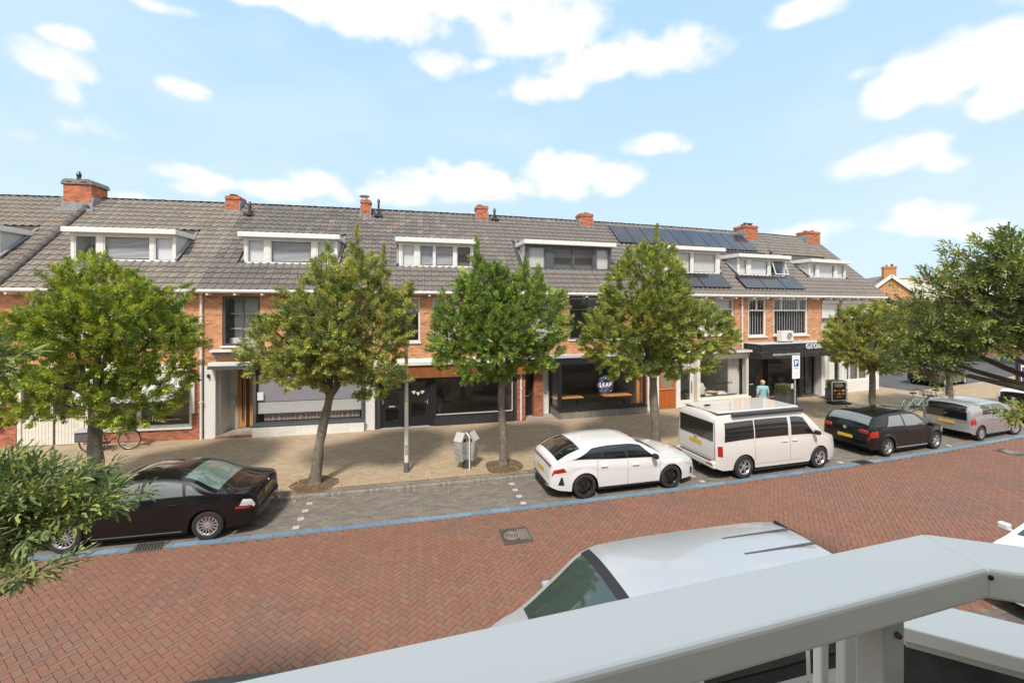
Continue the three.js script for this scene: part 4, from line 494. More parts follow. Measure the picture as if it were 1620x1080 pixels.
// --- 6 black stone fascia shop
{
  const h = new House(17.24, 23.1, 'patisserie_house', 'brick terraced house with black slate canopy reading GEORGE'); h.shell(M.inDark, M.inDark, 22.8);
  const holes = [[17.62, 18.9, 3.62, 5.7], [19.44, 22.1, 3.64, 5.7]]; h.wall(17.24, 23.1, 3.0, 5.73, 18.6, 18.85, holes, M.brick);
  const A = h.win(17.62, 18.9, 3.62, 5.7, 18.64, { hs: [5.03], rowVs: [[], [18.26]], t: .09 }), B = h.win(19.44, 22.1, 3.64, 5.7, 18.64, { hs: [5.03], rowVs: [[], [20.1, 21.45]], t: .09 }); h.part('vertical_blind', h.vslats(17.72, 18.8, 3.7, 5.62, 18.84), M.blind, A); h.part('vertical_blind', h.vslats(19.54, 22.0, 3.7, 5.62, 18.84), M.blind, B); h.part('sill', [h.rb(17.56, 18.96, 3.55, 3.618, 18.5, 18.64, .01)], M.white, A); h.part('sill', [h.rb(19.38, 22.16, 3.57, 3.638, 18.5, 18.64, .01)], M.white, B);
  // slate clad canopy: every course of stone its own strip
  const cv = h.part('canopy', [h.b(17.34, 23.06, 2.55, 3.26, 17.64, 18.598)], M.black); const r = RNG(31), sl = [.05, .065, .08, .042].map(v => mat(v, v, v * 1.04, .75, { map: rep(grain, 1.2), bumpMap: rep(grainBump, 3), bumpScale: .006 }));
  for (let j = 0; j < 9; j++) { let s = 17.3 + r() * .1; const y = 2.52 + j * .083; while (s < 23.05) { const w = Math.min(.25 + r() * .45, 23.06 - s); if (w > .05) h.part('slate_strip', h.b(s, s + w - .006, y, y + .077, 17.60 - r() * .02, 17.638), sl[Math.floor(r() * 4)], cv); s += w; } let d = 17.64; while (d < 18.58) { const w = Math.min(.25 + r() * .4, 18.59 - d); if (w > .05) h.part('slate_strip', h.b(17.31 - r() * .02, 17.338, y, y + .077, d, d + w - .006), sl[Math.floor(r() * 4)], cv); d += w; } }
  h.part('coping', h.rb(17.28, 23.08, 3.262, 3.30, 17.57, 18.598, .01), M.zinc, cv);
  const tg = new TextGeometry('GEORGE', { font, size: .27, depth: .04, curveSegments: 4, bevelEnabled: false }); tg.computeBoundingBox(); const tw = tg.boundingBox.max.x; h.part('sign_letters', tg.scale(1.75 / tw, 1, 1).translate(20.5 - h.c, 2.96, BEND.F - 17.58), M.white, cv);
  const tg2 = new TextGeometry('PATISSERIE & CHOCOLATERIE', { font, size: .10, depth: .02, curveSegments: 3, bevelEnabled: false }); tg2.computeBoundingBox(); h.part('sign_letters', tg2.scale(1.95 / tg2.boundingBox.max.x, 1, 1).translate(18.15 - h.c, 2.66, BEND.F - 17.58), M.zinc, cv);
  const D = h.part('door', [h.b(17.36, 17.42, .05, 2.55, 18.62, 18.7), h.b(18.3, 18.36, .05, 2.55, 18.62, 18.7), h.b(17.42, 18.3, .08, 2.2, 18.64, 18.69), h.b(17.42, 18.3, 2.2, 2.55, 18.62, 18.7)], M.blackSatin); h.part('letter_slot', h.b(17.75, 18.0, 1.0, 1.06, 18.63, 18.64), M.zinc, D); h.part('handle', h.b(18.2, 18.23, 1.1, 1.5, 18.58, 18.62), M.chrome, D);
  h.part('recess_wall', [h.b(18.36, 19.0, .05, 2.55, 18.9, 18.95), h.b(18.36, 18.4, .05, 2.55, 18.7, 18.9)], mat(.12, .07, .045, .7));
  const W = h.win(19.0, 21.45, .12, 2.54, 18.58, { t: .06, m: M.black, name: 'shop_window' }), W2 = h.win(21.6, 23.0, .12, 2.54, 18.9, { t: .06, m: M.black, name: 'shop_door', vs: [22.3] }); h.part('jamb', [h.b(21.45, 21.6, .05, 2.54, 18.58, 18.98), h.b(17.24, 17.34, 0, 2.54, 18.56, 18.8)], M.black); h.part('threshold', h.b(17.36, 23.0, 0, .115, 18.57, 19.0), M.iron);
  h.roof(T4, 39, inDormer(17.6, 21.5)); h.dormer(17.72, 21.4, { y1: 7.98, panes: [[.04, .2, 'cloth'], [.27, .64, 'cloth'], [.69, .97, 'open']], room: M.blind }); for (let i = 0; i < 4; i++) h.solar(17.4 + i * .95, 17.4 + (i + 1) * .95 - .02, 21.1, 22.38); for (let i = 0; i < 3; i++) h.solar(17.32 + i * 1.48, 17.32 + (i + 1) * 1.48 - .02, 18.52, 19.3);
  h.chimney(21.2, 22.25, 10.5, { d0: 22.0, d1: 22.9, pots: [[21.4, .08, .07], [21.62, .2, .08], [21.95, .14, .10, 1], [22.1, .14, .10, 1]] }); h.vent(21.7, 20.6, .55, .09);
  const ac = thing('air_conditioner', 'white air conditioning unit standing on the black slate canopy', 'air conditioner'); put(ac, 19.75, 18.15, 3.30); part(ac, 'casing', rbox(-.42, .42, .05, .62, -.16, .16, .02), M.white); part(ac, 'fan_grille', [new THREE.TorusGeometry(.2, .014, 6, 26).translate(.12, .33, .165), new THREE.TorusGeometry(.13, .01, 6, 22).translate(.12, .33, .168), new THREE.CircleGeometry(.05, 14).translate(.12, .33, .17)], M.zinc); part(ac, 'fan', new THREE.CircleGeometry(.19, 24).translate(.12, .33, .163), mat(.2, .2, .19, .6)); for (const x of [-.3, .3]) part(ac, 'foot', box(x - .05, x + .05, 0, .05, -.18, .18), M.black);
}
// --- 7 white corner shop
{
  const h = new House(23.1, 28.55, 'corner_shop_house', 'end terraced house with white painted corner shop front and roller shutters'); h.shell(M.inWall, M.inFloor, 22.8);
  h.wall(23.1, 28.55, 3.0, 5.73, 18.6, 18.85, [[23.2, 24.7, 3.6, 5.65], [24.92, 27.7, 3.6, 5.65]], M.brick); const A = h.win(23.2, 24.7, 3.6, 5.65, 18.66, { t: .08, back: M.curtain }), B = h.win(24.92, 27.7, 3.6, 5.65, 18.66, { t: .08, vs: [26.3], back: M.curtain }); for (const [a, b, W, y] of [[23.28, 24.62, A, 4.55], [25.0, 27.62, B, 4.3]]) { for (let i = 0; i < 30; i++) { const y0 = 5.42 - (i + 1) * .05; if (y0 < y) break; h.part('shutter_slat', h.rb(a, b, y0 + .003, y0 + .048, 18.62, 18.632, .004), M.white, W); } h.part('shutter_box', h.rb(a - .04, b + .04, 5.42, 5.62, 18.52, 18.658, .01), M.white, W); }
  h.wall(23.1, 28.55, 0, 3.0, 18.6, 18.85, [[24.35, 25.0, .12, 2.3], [25.3, 28.1, .75, 2.3]], M.brickWhite, 'shop_wall'); h.part('fascia', h.rb(23.95, 28.6, 2.55, 2.95, 18.40, 18.596, .01), M.white); h.win(24.35, 25.0, .12, 2.3, 18.66, { t: .08, name: 'door', m: M.white }); const W = h.win(25.3, 28.1, .75, 2.3, 18.66, { vs: [25.85, 26.65, 27.45], t: .09, name: 'shop_window', m: M.white }); for (const [a, b] of [[25.9, 26.6], [26.7, 27.4]]) h.part('blind', h.b(a, b, .82, 2.2, 18.78, 18.79), mat(.12, .11, .10, .8), W); for (const [a, b] of [[25.38, 25.8], [27.5, 28.0]]) h.part('blind', h.b(a, b, .82, 2.2, 18.78, 18.79), mat(.5, .62, .66, .8), W);
  h.part('poster', h.b(26.0, 26.35, 1.85, 2.15, 18.64, 18.65), mat(.05, .25, .6, .5), W); h.part('pilaster', [h.b(23.1, 23.35, 0, 3.0, 18.52, 18.598), h.b(23.7, 23.95, 0, 3.0, 18.48, 18.598)], M.white);
  // gable end
  const sh = new THREE.Shape([[18.62, 0], [18.62, 5.7], [ROOF.r, ROOF.yr - .1], [26.6, 6.1], [26.6, 0]].map(q => new THREE.Vector2(-(q[0] - BEND.F), q[1]))); h.part('gable_wall', bend(new THREE.ExtrudeGeometry(sh, { depth: .2, bevelEnabled: false }).rotateY(-Math.PI / 2).translate(28.55 - h.c, 0, 0)), M.brick);
  h.roof(T4, 45, inDormer(23.25, 26.85), { bracket: .8 }); h.dormer(23.34, 26.75, { y1: 7.9, panes: [[.04, .2, 'cloth'], [.27, .7, 'cloth'], [.76, .97, 'cloth']], cheekMat: M.cream }); h.chimney(27.1, 28.3, 10.48, { d0: 22.0, d1: 22.8, pots: [[27.3, .06, .06], [27.55, .06, .06], [27.85, .08, .07], [28.1, .12, .07]] });
  h.part('verge', [rod(h.pt(28.58, ROOF.ye + .02, ROOF.e), h.pt(28.58, ROOF.yr + .02, ROOF.r), .06, .06, 6)], mat(.10, .09, .08, .9), h.roofO);
}

// ---------------------------------------------------------------- trees
function atPx(px, py, dep) { const a = (px - PX.cx) / PX.f, c = Math.cos(PX.yaw), s = Math.sin(PX.yaw); return V3((a * c + s) * dep, PX.H - (py - PX.hy) * dep / PX.f, -(c - a * s) * dep); }
const leafMat = (r, g, b) => pmat(r, g, b, 0.55, { transmission: 0.38, thickness: 0, vertexColors: true, specularIntensity: 0.6 });
// writes leaves straight into one geometry; each leaf {p, dir, up, len, wid, col}; fine leaves get 6 faces
function leafGeometry(leaves, fine) {
  const nv = fine ? 18 : 6, pos = new Float32Array(leaves.length * nv * 3), col = new Float32Array(leaves.length * nv * 3); let k = 0;
  const side = V3(), n = V3();
  for (const l of leaves) {
    side.crossVectors(l.dir, l.up).normalize(); n.crossVectors(side, l.dir).normalize();
    const P = (t, w, h) => [l.p.x + l.dir.x * l.len * t + side.x * l.wid * w + n.x * l.wid * h, l.p.y + l.dir.y * l.len * t + side.y * l.wid * w + n.y * l.wid * h, l.p.z + l.dir.z * l.len * t + side.z * l.wid * w + n.z * l.wid * h];
    let tri;
    if (fine) { const a = P(0, 0, 0), b = P(.35, -.48, .16), c = P(.38, 0, 0), d = P(.35, .48, .16), e = P(.72, -.36, .05), f = P(.74, 0, -.06), g = P(.72, .36, .05), t = P(1, 0, -.25); tri = [a, c, b, a, d, c, b, c, f, b, f, e, e, f, t, g, t, f].slice(0, 18); }
    else { const a = P(0, 0, 0), b = P(.5, -.5, .18), c = P(.5, .5, .18), t = P(1, 0, -.1); tri = [a, t, b, a, c, t]; }
    for (const q of tri) { pos[k] = q[0]; pos[k + 1] = q[1]; pos[k + 2] = q[2]; col[k] = l.col[0]; col[k + 1] = l.col[1]; col[k + 2] = l.col[2]; k += 3; }
    if (fine) { /* right half of the blade */ }
  }
  const g = new THREE.BufferGeometry(); g.setAttribute('position', new THREE.BufferAttribute(pos, 3)); g.setAttribute('color', new THREE.BufferAttribute(col, 3)); g.computeVertexNormals(); g.setAttribute('uv', new THREE.BufferAttribute(new Float32Array(leaves.length * nv * 2), 2)); return g;
}
// a shoot: leaves set round a short twig that points along dir
function shoot(out, p, dir, n, len, wid, r, tone, vary) {
  const a = V3(r() - .5, r() - .5, r() - .5).cross(dir).normalize(), b = a.clone().cross(dir).normalize(), L = len * 2.2;
  for (let i = 0; i < n; i++) {
    const t = Math.pow(i / n, .8), th = i * 2.4 + r() * .5, rad = V3().addScaledVector(a, Math.cos(th)).addScaledVector(b, Math.sin(th)), open = lerp(1.25, .35, t) + (r() - .5) * .3;
    const d = dir.clone().multiplyScalar(Math.cos(open)).addScaledVector(rad, Math.sin(open)); d.y -= .12 * r(); d.normalize();
    const k = 1 + (r() - .5) * vary, up = r() < .75 ? V3(0, 1, 0).addScaledVector(rad, .4) : V3(r() - .5, r() - .5, r() - .5), ye = r() < .03 ? 1 : 0;
    out.push({ p: p.clone().addScaledVector(dir, (t - .5) * L).addScaledVector(rad, .008), dir: d, up, len: len * (.7 + r() * .5), wid: wid * (.75 + r() * .5), col: ye ? [1.9 * k, 1.25 * k, .5 * k] : [tone[0] * k, tone[1] * k, tone[2] * k] });
  }
}
function streetTree(s, d, label, o) {
  const r = RNG(o.seed), t = thing('street_tree', label, 'tree', 'evergreen street trees along the kerb'), P = street(s, d); t.position.set(P.x, 0.07, P.z); t.rotation.y = P.turn;
  const lean = o.lean || [0, 0], hT = o.fork, top = V3(lean[0], hT, lean[1]);
  part(t, 'trunk', [limb([V3(0, -.1, 0), V3(lean[0] * .15 + .02, hT * .33, lean[1] * .2), V3(lean[0] * .6 - .015, hT * .68, lean[1] * .6), top], o.r * 1.18, o.r * .82, 12, .35, o.seed), limb([V3(0, -.05, 0), V3(0, .25, 0)], o.r * 1.45, o.r * 1.08, 12, .5, o.seed + 1)], M.bark);
  // crown: lobes {x,y,z,rx,ry,rz}
  const lobes = o.lobes, inside = (x, y, z) => { let m = 9; for (const l of lobes) { const q = Math.hypot((x - l[0]) / l[3], (y - l[1]) / l[4], (z - l[2]) / l[5]); m = Math.min(m, q); } return m; };
  const limbs = [], tips = [];
  for (let i = 0; i < 11; i++) { const l = lobes[i % lobes.length], a = r() * 6.28, e = V3(l[0] + Math.cos(a) * l[3] * .7 * r(), l[1] + l[4] * (r() - .35) * .9, l[2] + Math.sin(a) * l[5] * .7 * r()); const m = top.clone().lerp(e, .5).add(V3((r() - .5) * .3, .12, (r() - .5) * .3)); limbs.push(limb([top.clone().add(V3(0, -.12, 0)), m, e], o.r * .5, .012, 6, .2, i)); tips.push([m, e]); for (let k = 0; k < 3; k++) { const b = m.clone().lerp(e, r() * .8), f = b.clone().add(V3((r() - .5) * 1.3, r() * .7, (r() - .5) * 1.3)); limbs.push(limb([b, b.clone().lerp(f, .5).add(V3(0, .06, 0)), f], .02, .006, 5, 0, i)); } }
  part(t, 'limbs', limbs, M.bark);
  const out = []; let made = 0, guard = 0; const N = Math.round((o.n || 760) * 1.15); const bb = [Math.min(...lobes.map(l => l[0] - l[3] * 1.15)), Math.max(...lobes.map(l => l[0] + l[3] * 1.15)), Math.min(...lobes.map(l => l[1] - l[4] * 1.15)), Math.max(...lobes.map(l => l[1] + l[4] * 1.15)), Math.min(...lobes.map(l => l[2] - l[5] * 1.15)), Math.max(...lobes.map(l => l[2] + l[5] * 1.15))];
  const tones = o.tones || [[1, 1, 1]];
  while (made < N && guard++ < 60000) {
    const x = lerp(bb[0], bb[1], r()), y = lerp(bb[2], bb[3], r()), z = lerp(bb[4], bb[5], r()), q = inside(x, y, z), w = (fbm(x * 1.1 + o.seed, y * 1.1, z * 1.1, 3) - .5);
    const edge = 1 + w * .75; if (q > edge || q < .22 * edge) continue; if (q < .62 * edge && r() < .45) continue; if (fbm(x * 1.9 + 9, y * 1.9 + o.seed, z * 1.9, 2) < .40 && r() < .85) continue;
    let l = lobes[0], best = 9; for (const L of lobes) { const k = Math.hypot((x - L[0]) / L[3], (y - L[1]) / L[4], (z - L[2]) / L[5]); if (k < best) { best = k; l = L; } }
    const dir = V3((x - l[0]) / l[3], (y - l[1]) / l[4] * .8 + .45, (z - l[2]) / l[5]).normalize().add(V3((r() - .5) * .9, (r() - .5) * .6, (r() - .5) * .9)).normalize();
    const tone = tones[Math.floor(r() * tones.length)]; shoot(out, V3(x, y, z), dir, 30, .106, .044, r, tone, .5);
    shoot(out, V3(x + (r() - .5) * .22, y + (r() - .5) * .18, z + (r() - .5) * .22), dir, 24, .10, .042, r, tone, .5); made++;
  }
  for (const [x, y, z, hgt] of o.spires || []) { const n = Math.round(hgt / .09); for (let i = 0; i < n; i++) { const f = i / n; for (let k = 0; k < 2; k++) shoot(out, V3(x + (r() - .5) * .32 * (1 - f), y + f * hgt, z + (r() - .5) * .32 * (1 - f)), V3((r() - .5) * .9, 1, (r() - .5) * .9).normalize(), 18, .10, .04, r, tones[Math.floor(r() * tones.length)], .5); } limbs.length = 0; part(t, 'spire_twig', limb([V3(x, y - .4, z), V3(x, y + hgt * .5, z), V3(x, y + hgt, z)], .02, .005, 5), M.bark); }
  const c = part(t, 'crown', leafGeometry(out), o.m, true);
  // planting pit with leaf litter
  const pit = []; const pg = new THREE.CircleGeometry(o.pit || .62, 26).rotateX(-Math.PI / 2); { const p = pg.attributes.position; for (let i = 1; i < p.count; i++) { const k = 1 + (vnoise(p.getX(i) * 3, p.getZ(i) * 3, o.seed) - .5) * .35; p.setX(i, p.getX(i) * k); p.setZ(i, p.getZ(i) * k); } p.setY(0, .035); } pit.push(pg.translate(0, .012, 0));
  part(t, 'planting_pit', pit, M.soil); const lit = []; for (let i = 0; i < 90; i++) { const a = r() * 6.28, q = Math.sqrt(r()) * 1.0, g = new THREE.PlaneGeometry(.06, .025).rotateX(-Math.PI / 2 + (r() - .5) * .6).rotateY(r() * 6).translate(Math.cos(a) * q, .03 + r() * .01, Math.sin(a) * q); lit.push(g); } const L = part(t, 'leaf_litter', lit, M.litter); L.userData.kind = 'stuff';
  return t;
}
const LM = { a: leafMat(.38, .45, .095), b: leafMat(.42, .455, .16), c: leafMat(.31, .41, .11), d: leafMat(.38, .43, .125), e: leafMat(.38, .41, .13) };
const TN = [[1, 1, 1], [1.25, 1.18, 1], [.8, .88, .9], [1.1, 1.02, .8], [.62, .72, .85], [1.45, 1.4, 1.15]];
streetTree(-8.02, 13.3, 'bright green rounded street tree in front of the hair salon', { seed: 101, r: .15, fork: 2.5, n: 1350, m: LM.a, tones: TN, lobes: [[.3, 4.5, 0, 1.75, 1.75, 1.6], [-1.15, 4.1, 0, 1.05, 1.1, 1.2], [1.5, 4.0, .1, .95, 1.3, 1.1], [.1, 5.5, 0, 1.2, .95, 1.1], [-1.05, 2.75, .3, .95, .7, .9], [.9, 2.65, .3, 1.15, .65, .9], [-.2, 3.3, .6, 1.1, .8, .8]], spires: [[.25, 6.1, 0, .45], [-.75, 5.6, .1, .4], [1.35, 5.2, 0, .5]] });
streetTree(-2.69, 13.15, 'olive green street tree with leaning trunk before the wooden door shop', { seed: 202, r: .135, fork: 2.6, lean: [.42, 0], n: 1350, m: LM.b, tones: TN, lobes: [[.55, 4.5, 0, 1.6, 1.6, 1.5], [-.9, 4.0, 0, 1.0, .95, 1.1], [1.75, 4.6, 0, .95, 1.5, 1.1], [.8, 5.9, 0, 1.15, .95, 1.0], [-.4, 3.4, .3, 1.1, .6, .9], [1.5, 3.2, .2, 1.1, .65, .9], [.6, 3.0, .2, .8, .5, .7]], spires: [[1.15, 6.7, 0, .8], [.3, 6.4, 0, .55], [1.9, 6.3, .1, .6], [-.35, 5.4, 0, .5]] });
streetTree(2.71, 13.3, 'deep green street tree beside the grey litter bins', { seed: 303, r: .115, fork: 2.75, lean: [-.04, 0], n: 1250, m: LM.c, tones: TN, lobes: [[-.1, 4.5, 0, 1.5, 1.5, 1.4], [-1.4, 4.3, 0, .95, 1.1, 1.1], [1.25, 4.7, 0, .9, 1.2, 1.1], [-.7, 5.6, 0, .9, 1.0, .9], [.8, 5.6, 0, .7, .9, .8], [-.9, 3.5, .2, 1.0, .6, .8], [1.1, 3.6, .2, .9, .6, .8]], spires: [[-.85, 6.4, 0, .95], [.15, 5.9, 0, .5], [1.2, 5.9, 0, .6], [-1.9, 5.2, 0, .5], [.75, 6.1, .1, .6]] });
streetTree(8.2, 13.4, 'tall olive green street tree behind the white hatchback, before the round sign', { seed: 404, r: .15, fork: 2.7, lean: [-.12, 0], n: 1500, m: LM.d, tones: TN, lobes: [[-.1, 4.7, 0, 1.7, 1.6, 1.6], [-1.75, 4.1, 0, 1.1, 1.1, 1.2], [1.7, 4.3, 0, 1.2, 1.0, 1.2], [-.3, 6.1, 0, 1.2, 1.2, 1.1], [2.5, 4.0, 0, .8, .6, .8], [-1.1, 3.3, .2, 1.1, .6, .9], [1.0, 3.3, .2, 1.2, .65, .9], [-.9, 5.6, 0, 1.1, .9, 1]], spires: [[.05, 7.2, 0, .85], [-.45, 7.0, 0, .5], [-1.4, 6.2, 0, .5], [.9, 6.4, 0, .4]] });
streetTree(18.89, 13.4, 'round olive street tree behind the black hatchback', { seed: 505, r: .125, fork: 2.35, n: 1000, m: LM.e, tones: TN, lobes: [[.0, 3.9, 0, 1.6, 1.3, 1.6], [-1.15, 3.5, 0, .95, .8, 1.1], [1.4, 3.8, 0, 1.2, 1.1, 1.2], [.1, 4.7, 0, 1.2, .7, 1.1], [.4, 2.9, 0, 1.2, .6, 1]], spires: [] });
streetTree(24.32, 13.4, 'slender street tree behind the silver hatchback', { seed: 606, r: .125, fork: 2.4, n: 900, m: LM.c, tones: TN, lobes: [[0, 3.9, 0, 1.7, 1.2, 1.5], [-1.4, 3.6, 0, 1.1, .9, 1.1], [1.3, 4.0, 0, 1.1, 1.0, 1.2], [0, 4.7, 0, 1.2, .7, 1.1]], spires: [] });
// the two trees on our own side of the street: larger leaves, close to the balcony
function nearTree(label, trunk, lobes, o) {
  const r = RNG(o.seed), t = thing('balcony_tree', label, 'tree', 'trees close to the balcony'); t.position.copy(trunk.base);
  const B = trunk.base, rel = v => v.clone().sub(B); part(t, 'trunk', [limb(trunk.pts.map(rel), .15, .09, 12, .3, o.seed)], M.bark);
  const out = [], limbs = []; const fork = rel(trunk.pts[trunk.pts.length - 1]);
  for (const l of lobes) {
    const c = rel(l.c), mid = fork.clone().lerp(c, .55).add(V3((r() - .5) * .3, -.1, (r() - .5) * .3)); limbs.push(limb([fork.clone().add(V3(0, -.1, 0)), mid, c], .05, .014, 7, .2, o.seed));
    let made = 0, g = 0; while (made < l.n && g++ < 40000) {
      const u = V3(r() * 2 - 1, r() * 2 - 1, r() * 2 - 1), q = u.length(), nz = fbm(u.x * 2.2 + o.seed, u.y * 2.2, u.z * 2.2, 3) - .5; if (q > 1 + nz * .8 || q < .25) continue; if (fbm(u.x * 3.3 + 4, u.y * 3.3 + o.seed, u.z * 3.3, 2) < .42 && r() < .8) continue;
      const p = c.clone().add(V3(u.x * l.r[0], u.y * l.r[1], u.z * l.r[2])), dir = V3(u.x + (o.pull || 0), u.y * .7 + .45, u.z).normalize().add(V3((r() - .5) * .8, (r() - .5) * .5, (r() - .5) * .8)).normalize();
      shoot(out, p, dir, 17, o.len, o.wid, r, TN[Math.floor(r() * TN.length)], .45); if (made % 3 === 0) { const b = c.clone().lerp(p, .25 + r() * .2); limbs.push(limb([b, b.clone().lerp(p, .5).add(V3((r() - .5) * .08, (r() - .5) * .08, (r() - .5) * .08)), p.clone().addScaledVector(dir, o.len)], .010, .003, 5)); } made++;
    }
  }
  part(t, 'limbs', limbs, mat(.16, .12, .085, .95));
  if (o.single) {   // the leaves nearest the balcony stand as parts of their own
    out.forEach(l => { const w = l.p.clone().add(B), v = toPx(w.x, w.y, w.z); l.k = v.px > 0 && v.px < 1620 && v.py < 1000 ? v.dep : 1e6 + v.dep; }); out.sort((a, b) => a.k - b.k);
    const unit = leafGeometry([{ p: V3(0, 0, 0), dir: V3(0, 0, 1), up: V3(0, 1, 0), len: 1, wid: o.wid / o.len, col: [1, 1, 1] }], true), mats = TN.map(c => { const m = pmat(o.m.color.r * c[0], o.m.color.g * c[1], o.m.color.b * c[2], .5, { transmission: .25, thickness: 0 }); return m; });
    out.splice(0, 300).forEach((l, i) => { const m = new THREE.Mesh(unit, mats[i % mats.length]), x = V3().crossVectors(l.dir, l.up).normalize(), n = V3().crossVectors(x, l.dir); m.name = 'leaf'; m.matrix.makeBasis(x, n, l.dir).scale(V3(l.len, l.len, l.len)).setPosition(l.p); m.matrix.decompose(m.position, m.quaternion, m.scale); m.castShadow = m.receiveShadow = true; t.add(m); });
  }
  const c = part(t, 'foliage', leafGeometry(out, true), o.m, true); c.userData.kind = 'stuff';
}
nearTree('leafy evergreen tree reaching over the black sedan, close below the balcony', { base: V3(-4.4, .07, -3.6), pts: [V3(-4.4, 0, -3.6), V3(-4.36, 1.1, -3.62), V3(-4.2, 2.1, -3.6), V3(-4.0, 2.9, -3.55)] },
  [{ c: atPx(35, 790, 2.9), r: [.40, .22, .40], n: 95 }, { c: atPx(-8, 815, 3.05), r: [.40, .30, .45], n: 85 }, { c: atPx(150, 792, 3.0), r: [.28, .07, .25], n: 24 }, { c: atPx(80, 778, 3.05), r: [.26, .12, .28], n: 32 }, { c: atPx(75, 822, 2.85), r: [.24, .10, .22], n: 24 }, { c: atPx(-20, 860, 2.9), r: [.24, .20, .28], n: 36 }, { c: atPx(-130, 800, 3.1), r: [.5, .4, .5], n: 40 }, { c: atPx(-5, 560, 2.7), r: [.12, .14, .16], n: 9 }, { c: atPx(8, 890, 2.7), r: [.14, .12, .2], n: 12 }, { c: atPx(55, 905, 2.6), r: [.16, .04, .1], n: 7 }], { seed: 71, len: .10, wid: .030, m: leafMat(.24, .30, .10), single: true, pull: .5 });
nearTree('dense evergreen tree with dark limbs hanging over the far parked cars', { base: V3(7.7, .07, -3.0), pts: [V3(7.7, 0, -3.0), V3(7.66, 1.6, -3.02), V3(7.6, 3.0, -3.05), V3(7.4, 4.2, -3.1)] },
  [{ c: atPx(1550, 480, 4.8), r: [.72, .52, .7], n: 220 }, { c: atPx(1470, 525, 5.0), r: [.5, .34, .5], n: 110 }, { c: atPx(1610, 425, 4.7), r: [.62, .42, .62], n: 160 }, { c: atPx(1645, 480, 4.5), r: [.62, .5, .7], n: 150 }, { c: atPx(1475, 565, 4.9), r: [.36, .15, .36], n: 40 }, { c: atPx(1475, 445, 4.9), r: [.2, .2, .2], n: 13 }, { c: atPx(1740, 470, 4.5), r: [.6, .55, .6], n: 55 }, { c: atPx(1604, 655, 4.1), r: [.14, .06, .12], n: 9 }, { c: atPx(1445, 572, 5.0), r: [.34, .20, .36], n: 50 }, { c: atPx(1555, 540, 4.7), r: [.5, .2, .5], n: 70 }, { c: atPx(1590, 392, 4.6), r: [.23, .18, .23], n: 20 }], { seed: 83, len: .078, wid: .031, m: leafMat(.25, .30, .095), pull: -.3 });

// ---------------------------------------------------------------- vehicles
function curve(pts) {   // monotone cubic through [x, y] points
  const n = pts.length, x = pts.map(p => p[0]), y = pts.map(p => p[1]), dl = [], m = [];
  for (let i = 0; i < n - 1; i++) dl.push((y[i + 1] - y[i]) / (x[i + 1] - x[i])); m.push(dl[0]); for (let i = 1; i < n - 1; i++) m.push(dl[i - 1] * dl[i] <= 0 ? 0 : 2 * dl[i - 1] * dl[i] / (dl[i - 1] + dl[i])); m.push(dl[n - 2]);
  return t => { if (t <= x[0]) return y[0]; if (t >= x[n - 1]) return y[n - 1]; let i = 0; while (t > x[i + 1]) i++; const h = x[i + 1] - x[i], u = (t - x[i]) / h, u2 = u * u, u3 = u2 * u; return (2 * u3 - 3 * u2 + 1) * y[i] + (u3 - 2 * u2 + u) * h * m[i] + (-2 * u3 + 3 * u2) * y[i + 1] + (u3 - u2) * h * m[i + 1]; };
}
const CM = {
  glass: pmat(.010, .011, .012, .03, { clearcoat: 1, clearcoatRoughness: .02 }), glassGreen: pmat(.045, .065, .055, .03, { clearcoat: 1, clearcoatRoughness: .02 }), glassPale: pmat(.16, .175, .175, .03, { clearcoat: 1, clearcoatRoughness: .02 }),
  red: pmat(.35, .015, .015, .15, { clearcoat: 1 }), redDark: pmat(.12, .008, .01, .15, { clearcoat: 1 }), lamp: pmat(.55, .56, .58, .08, { clearcoat: 1 }), plate: mat(.62, .42, .04, .5), seam: mat(.008, .008, .008, .8), alloy: mat(.55, .55, .56, .3, { metalness: .7 }), alloyBlack: mat(.025, .025, .027, .3, { metalness: .4 }), well: mat(.012, .012, .012, .95), disc: mat(.2, .2, .2, .4, { metalness: .8 })
};
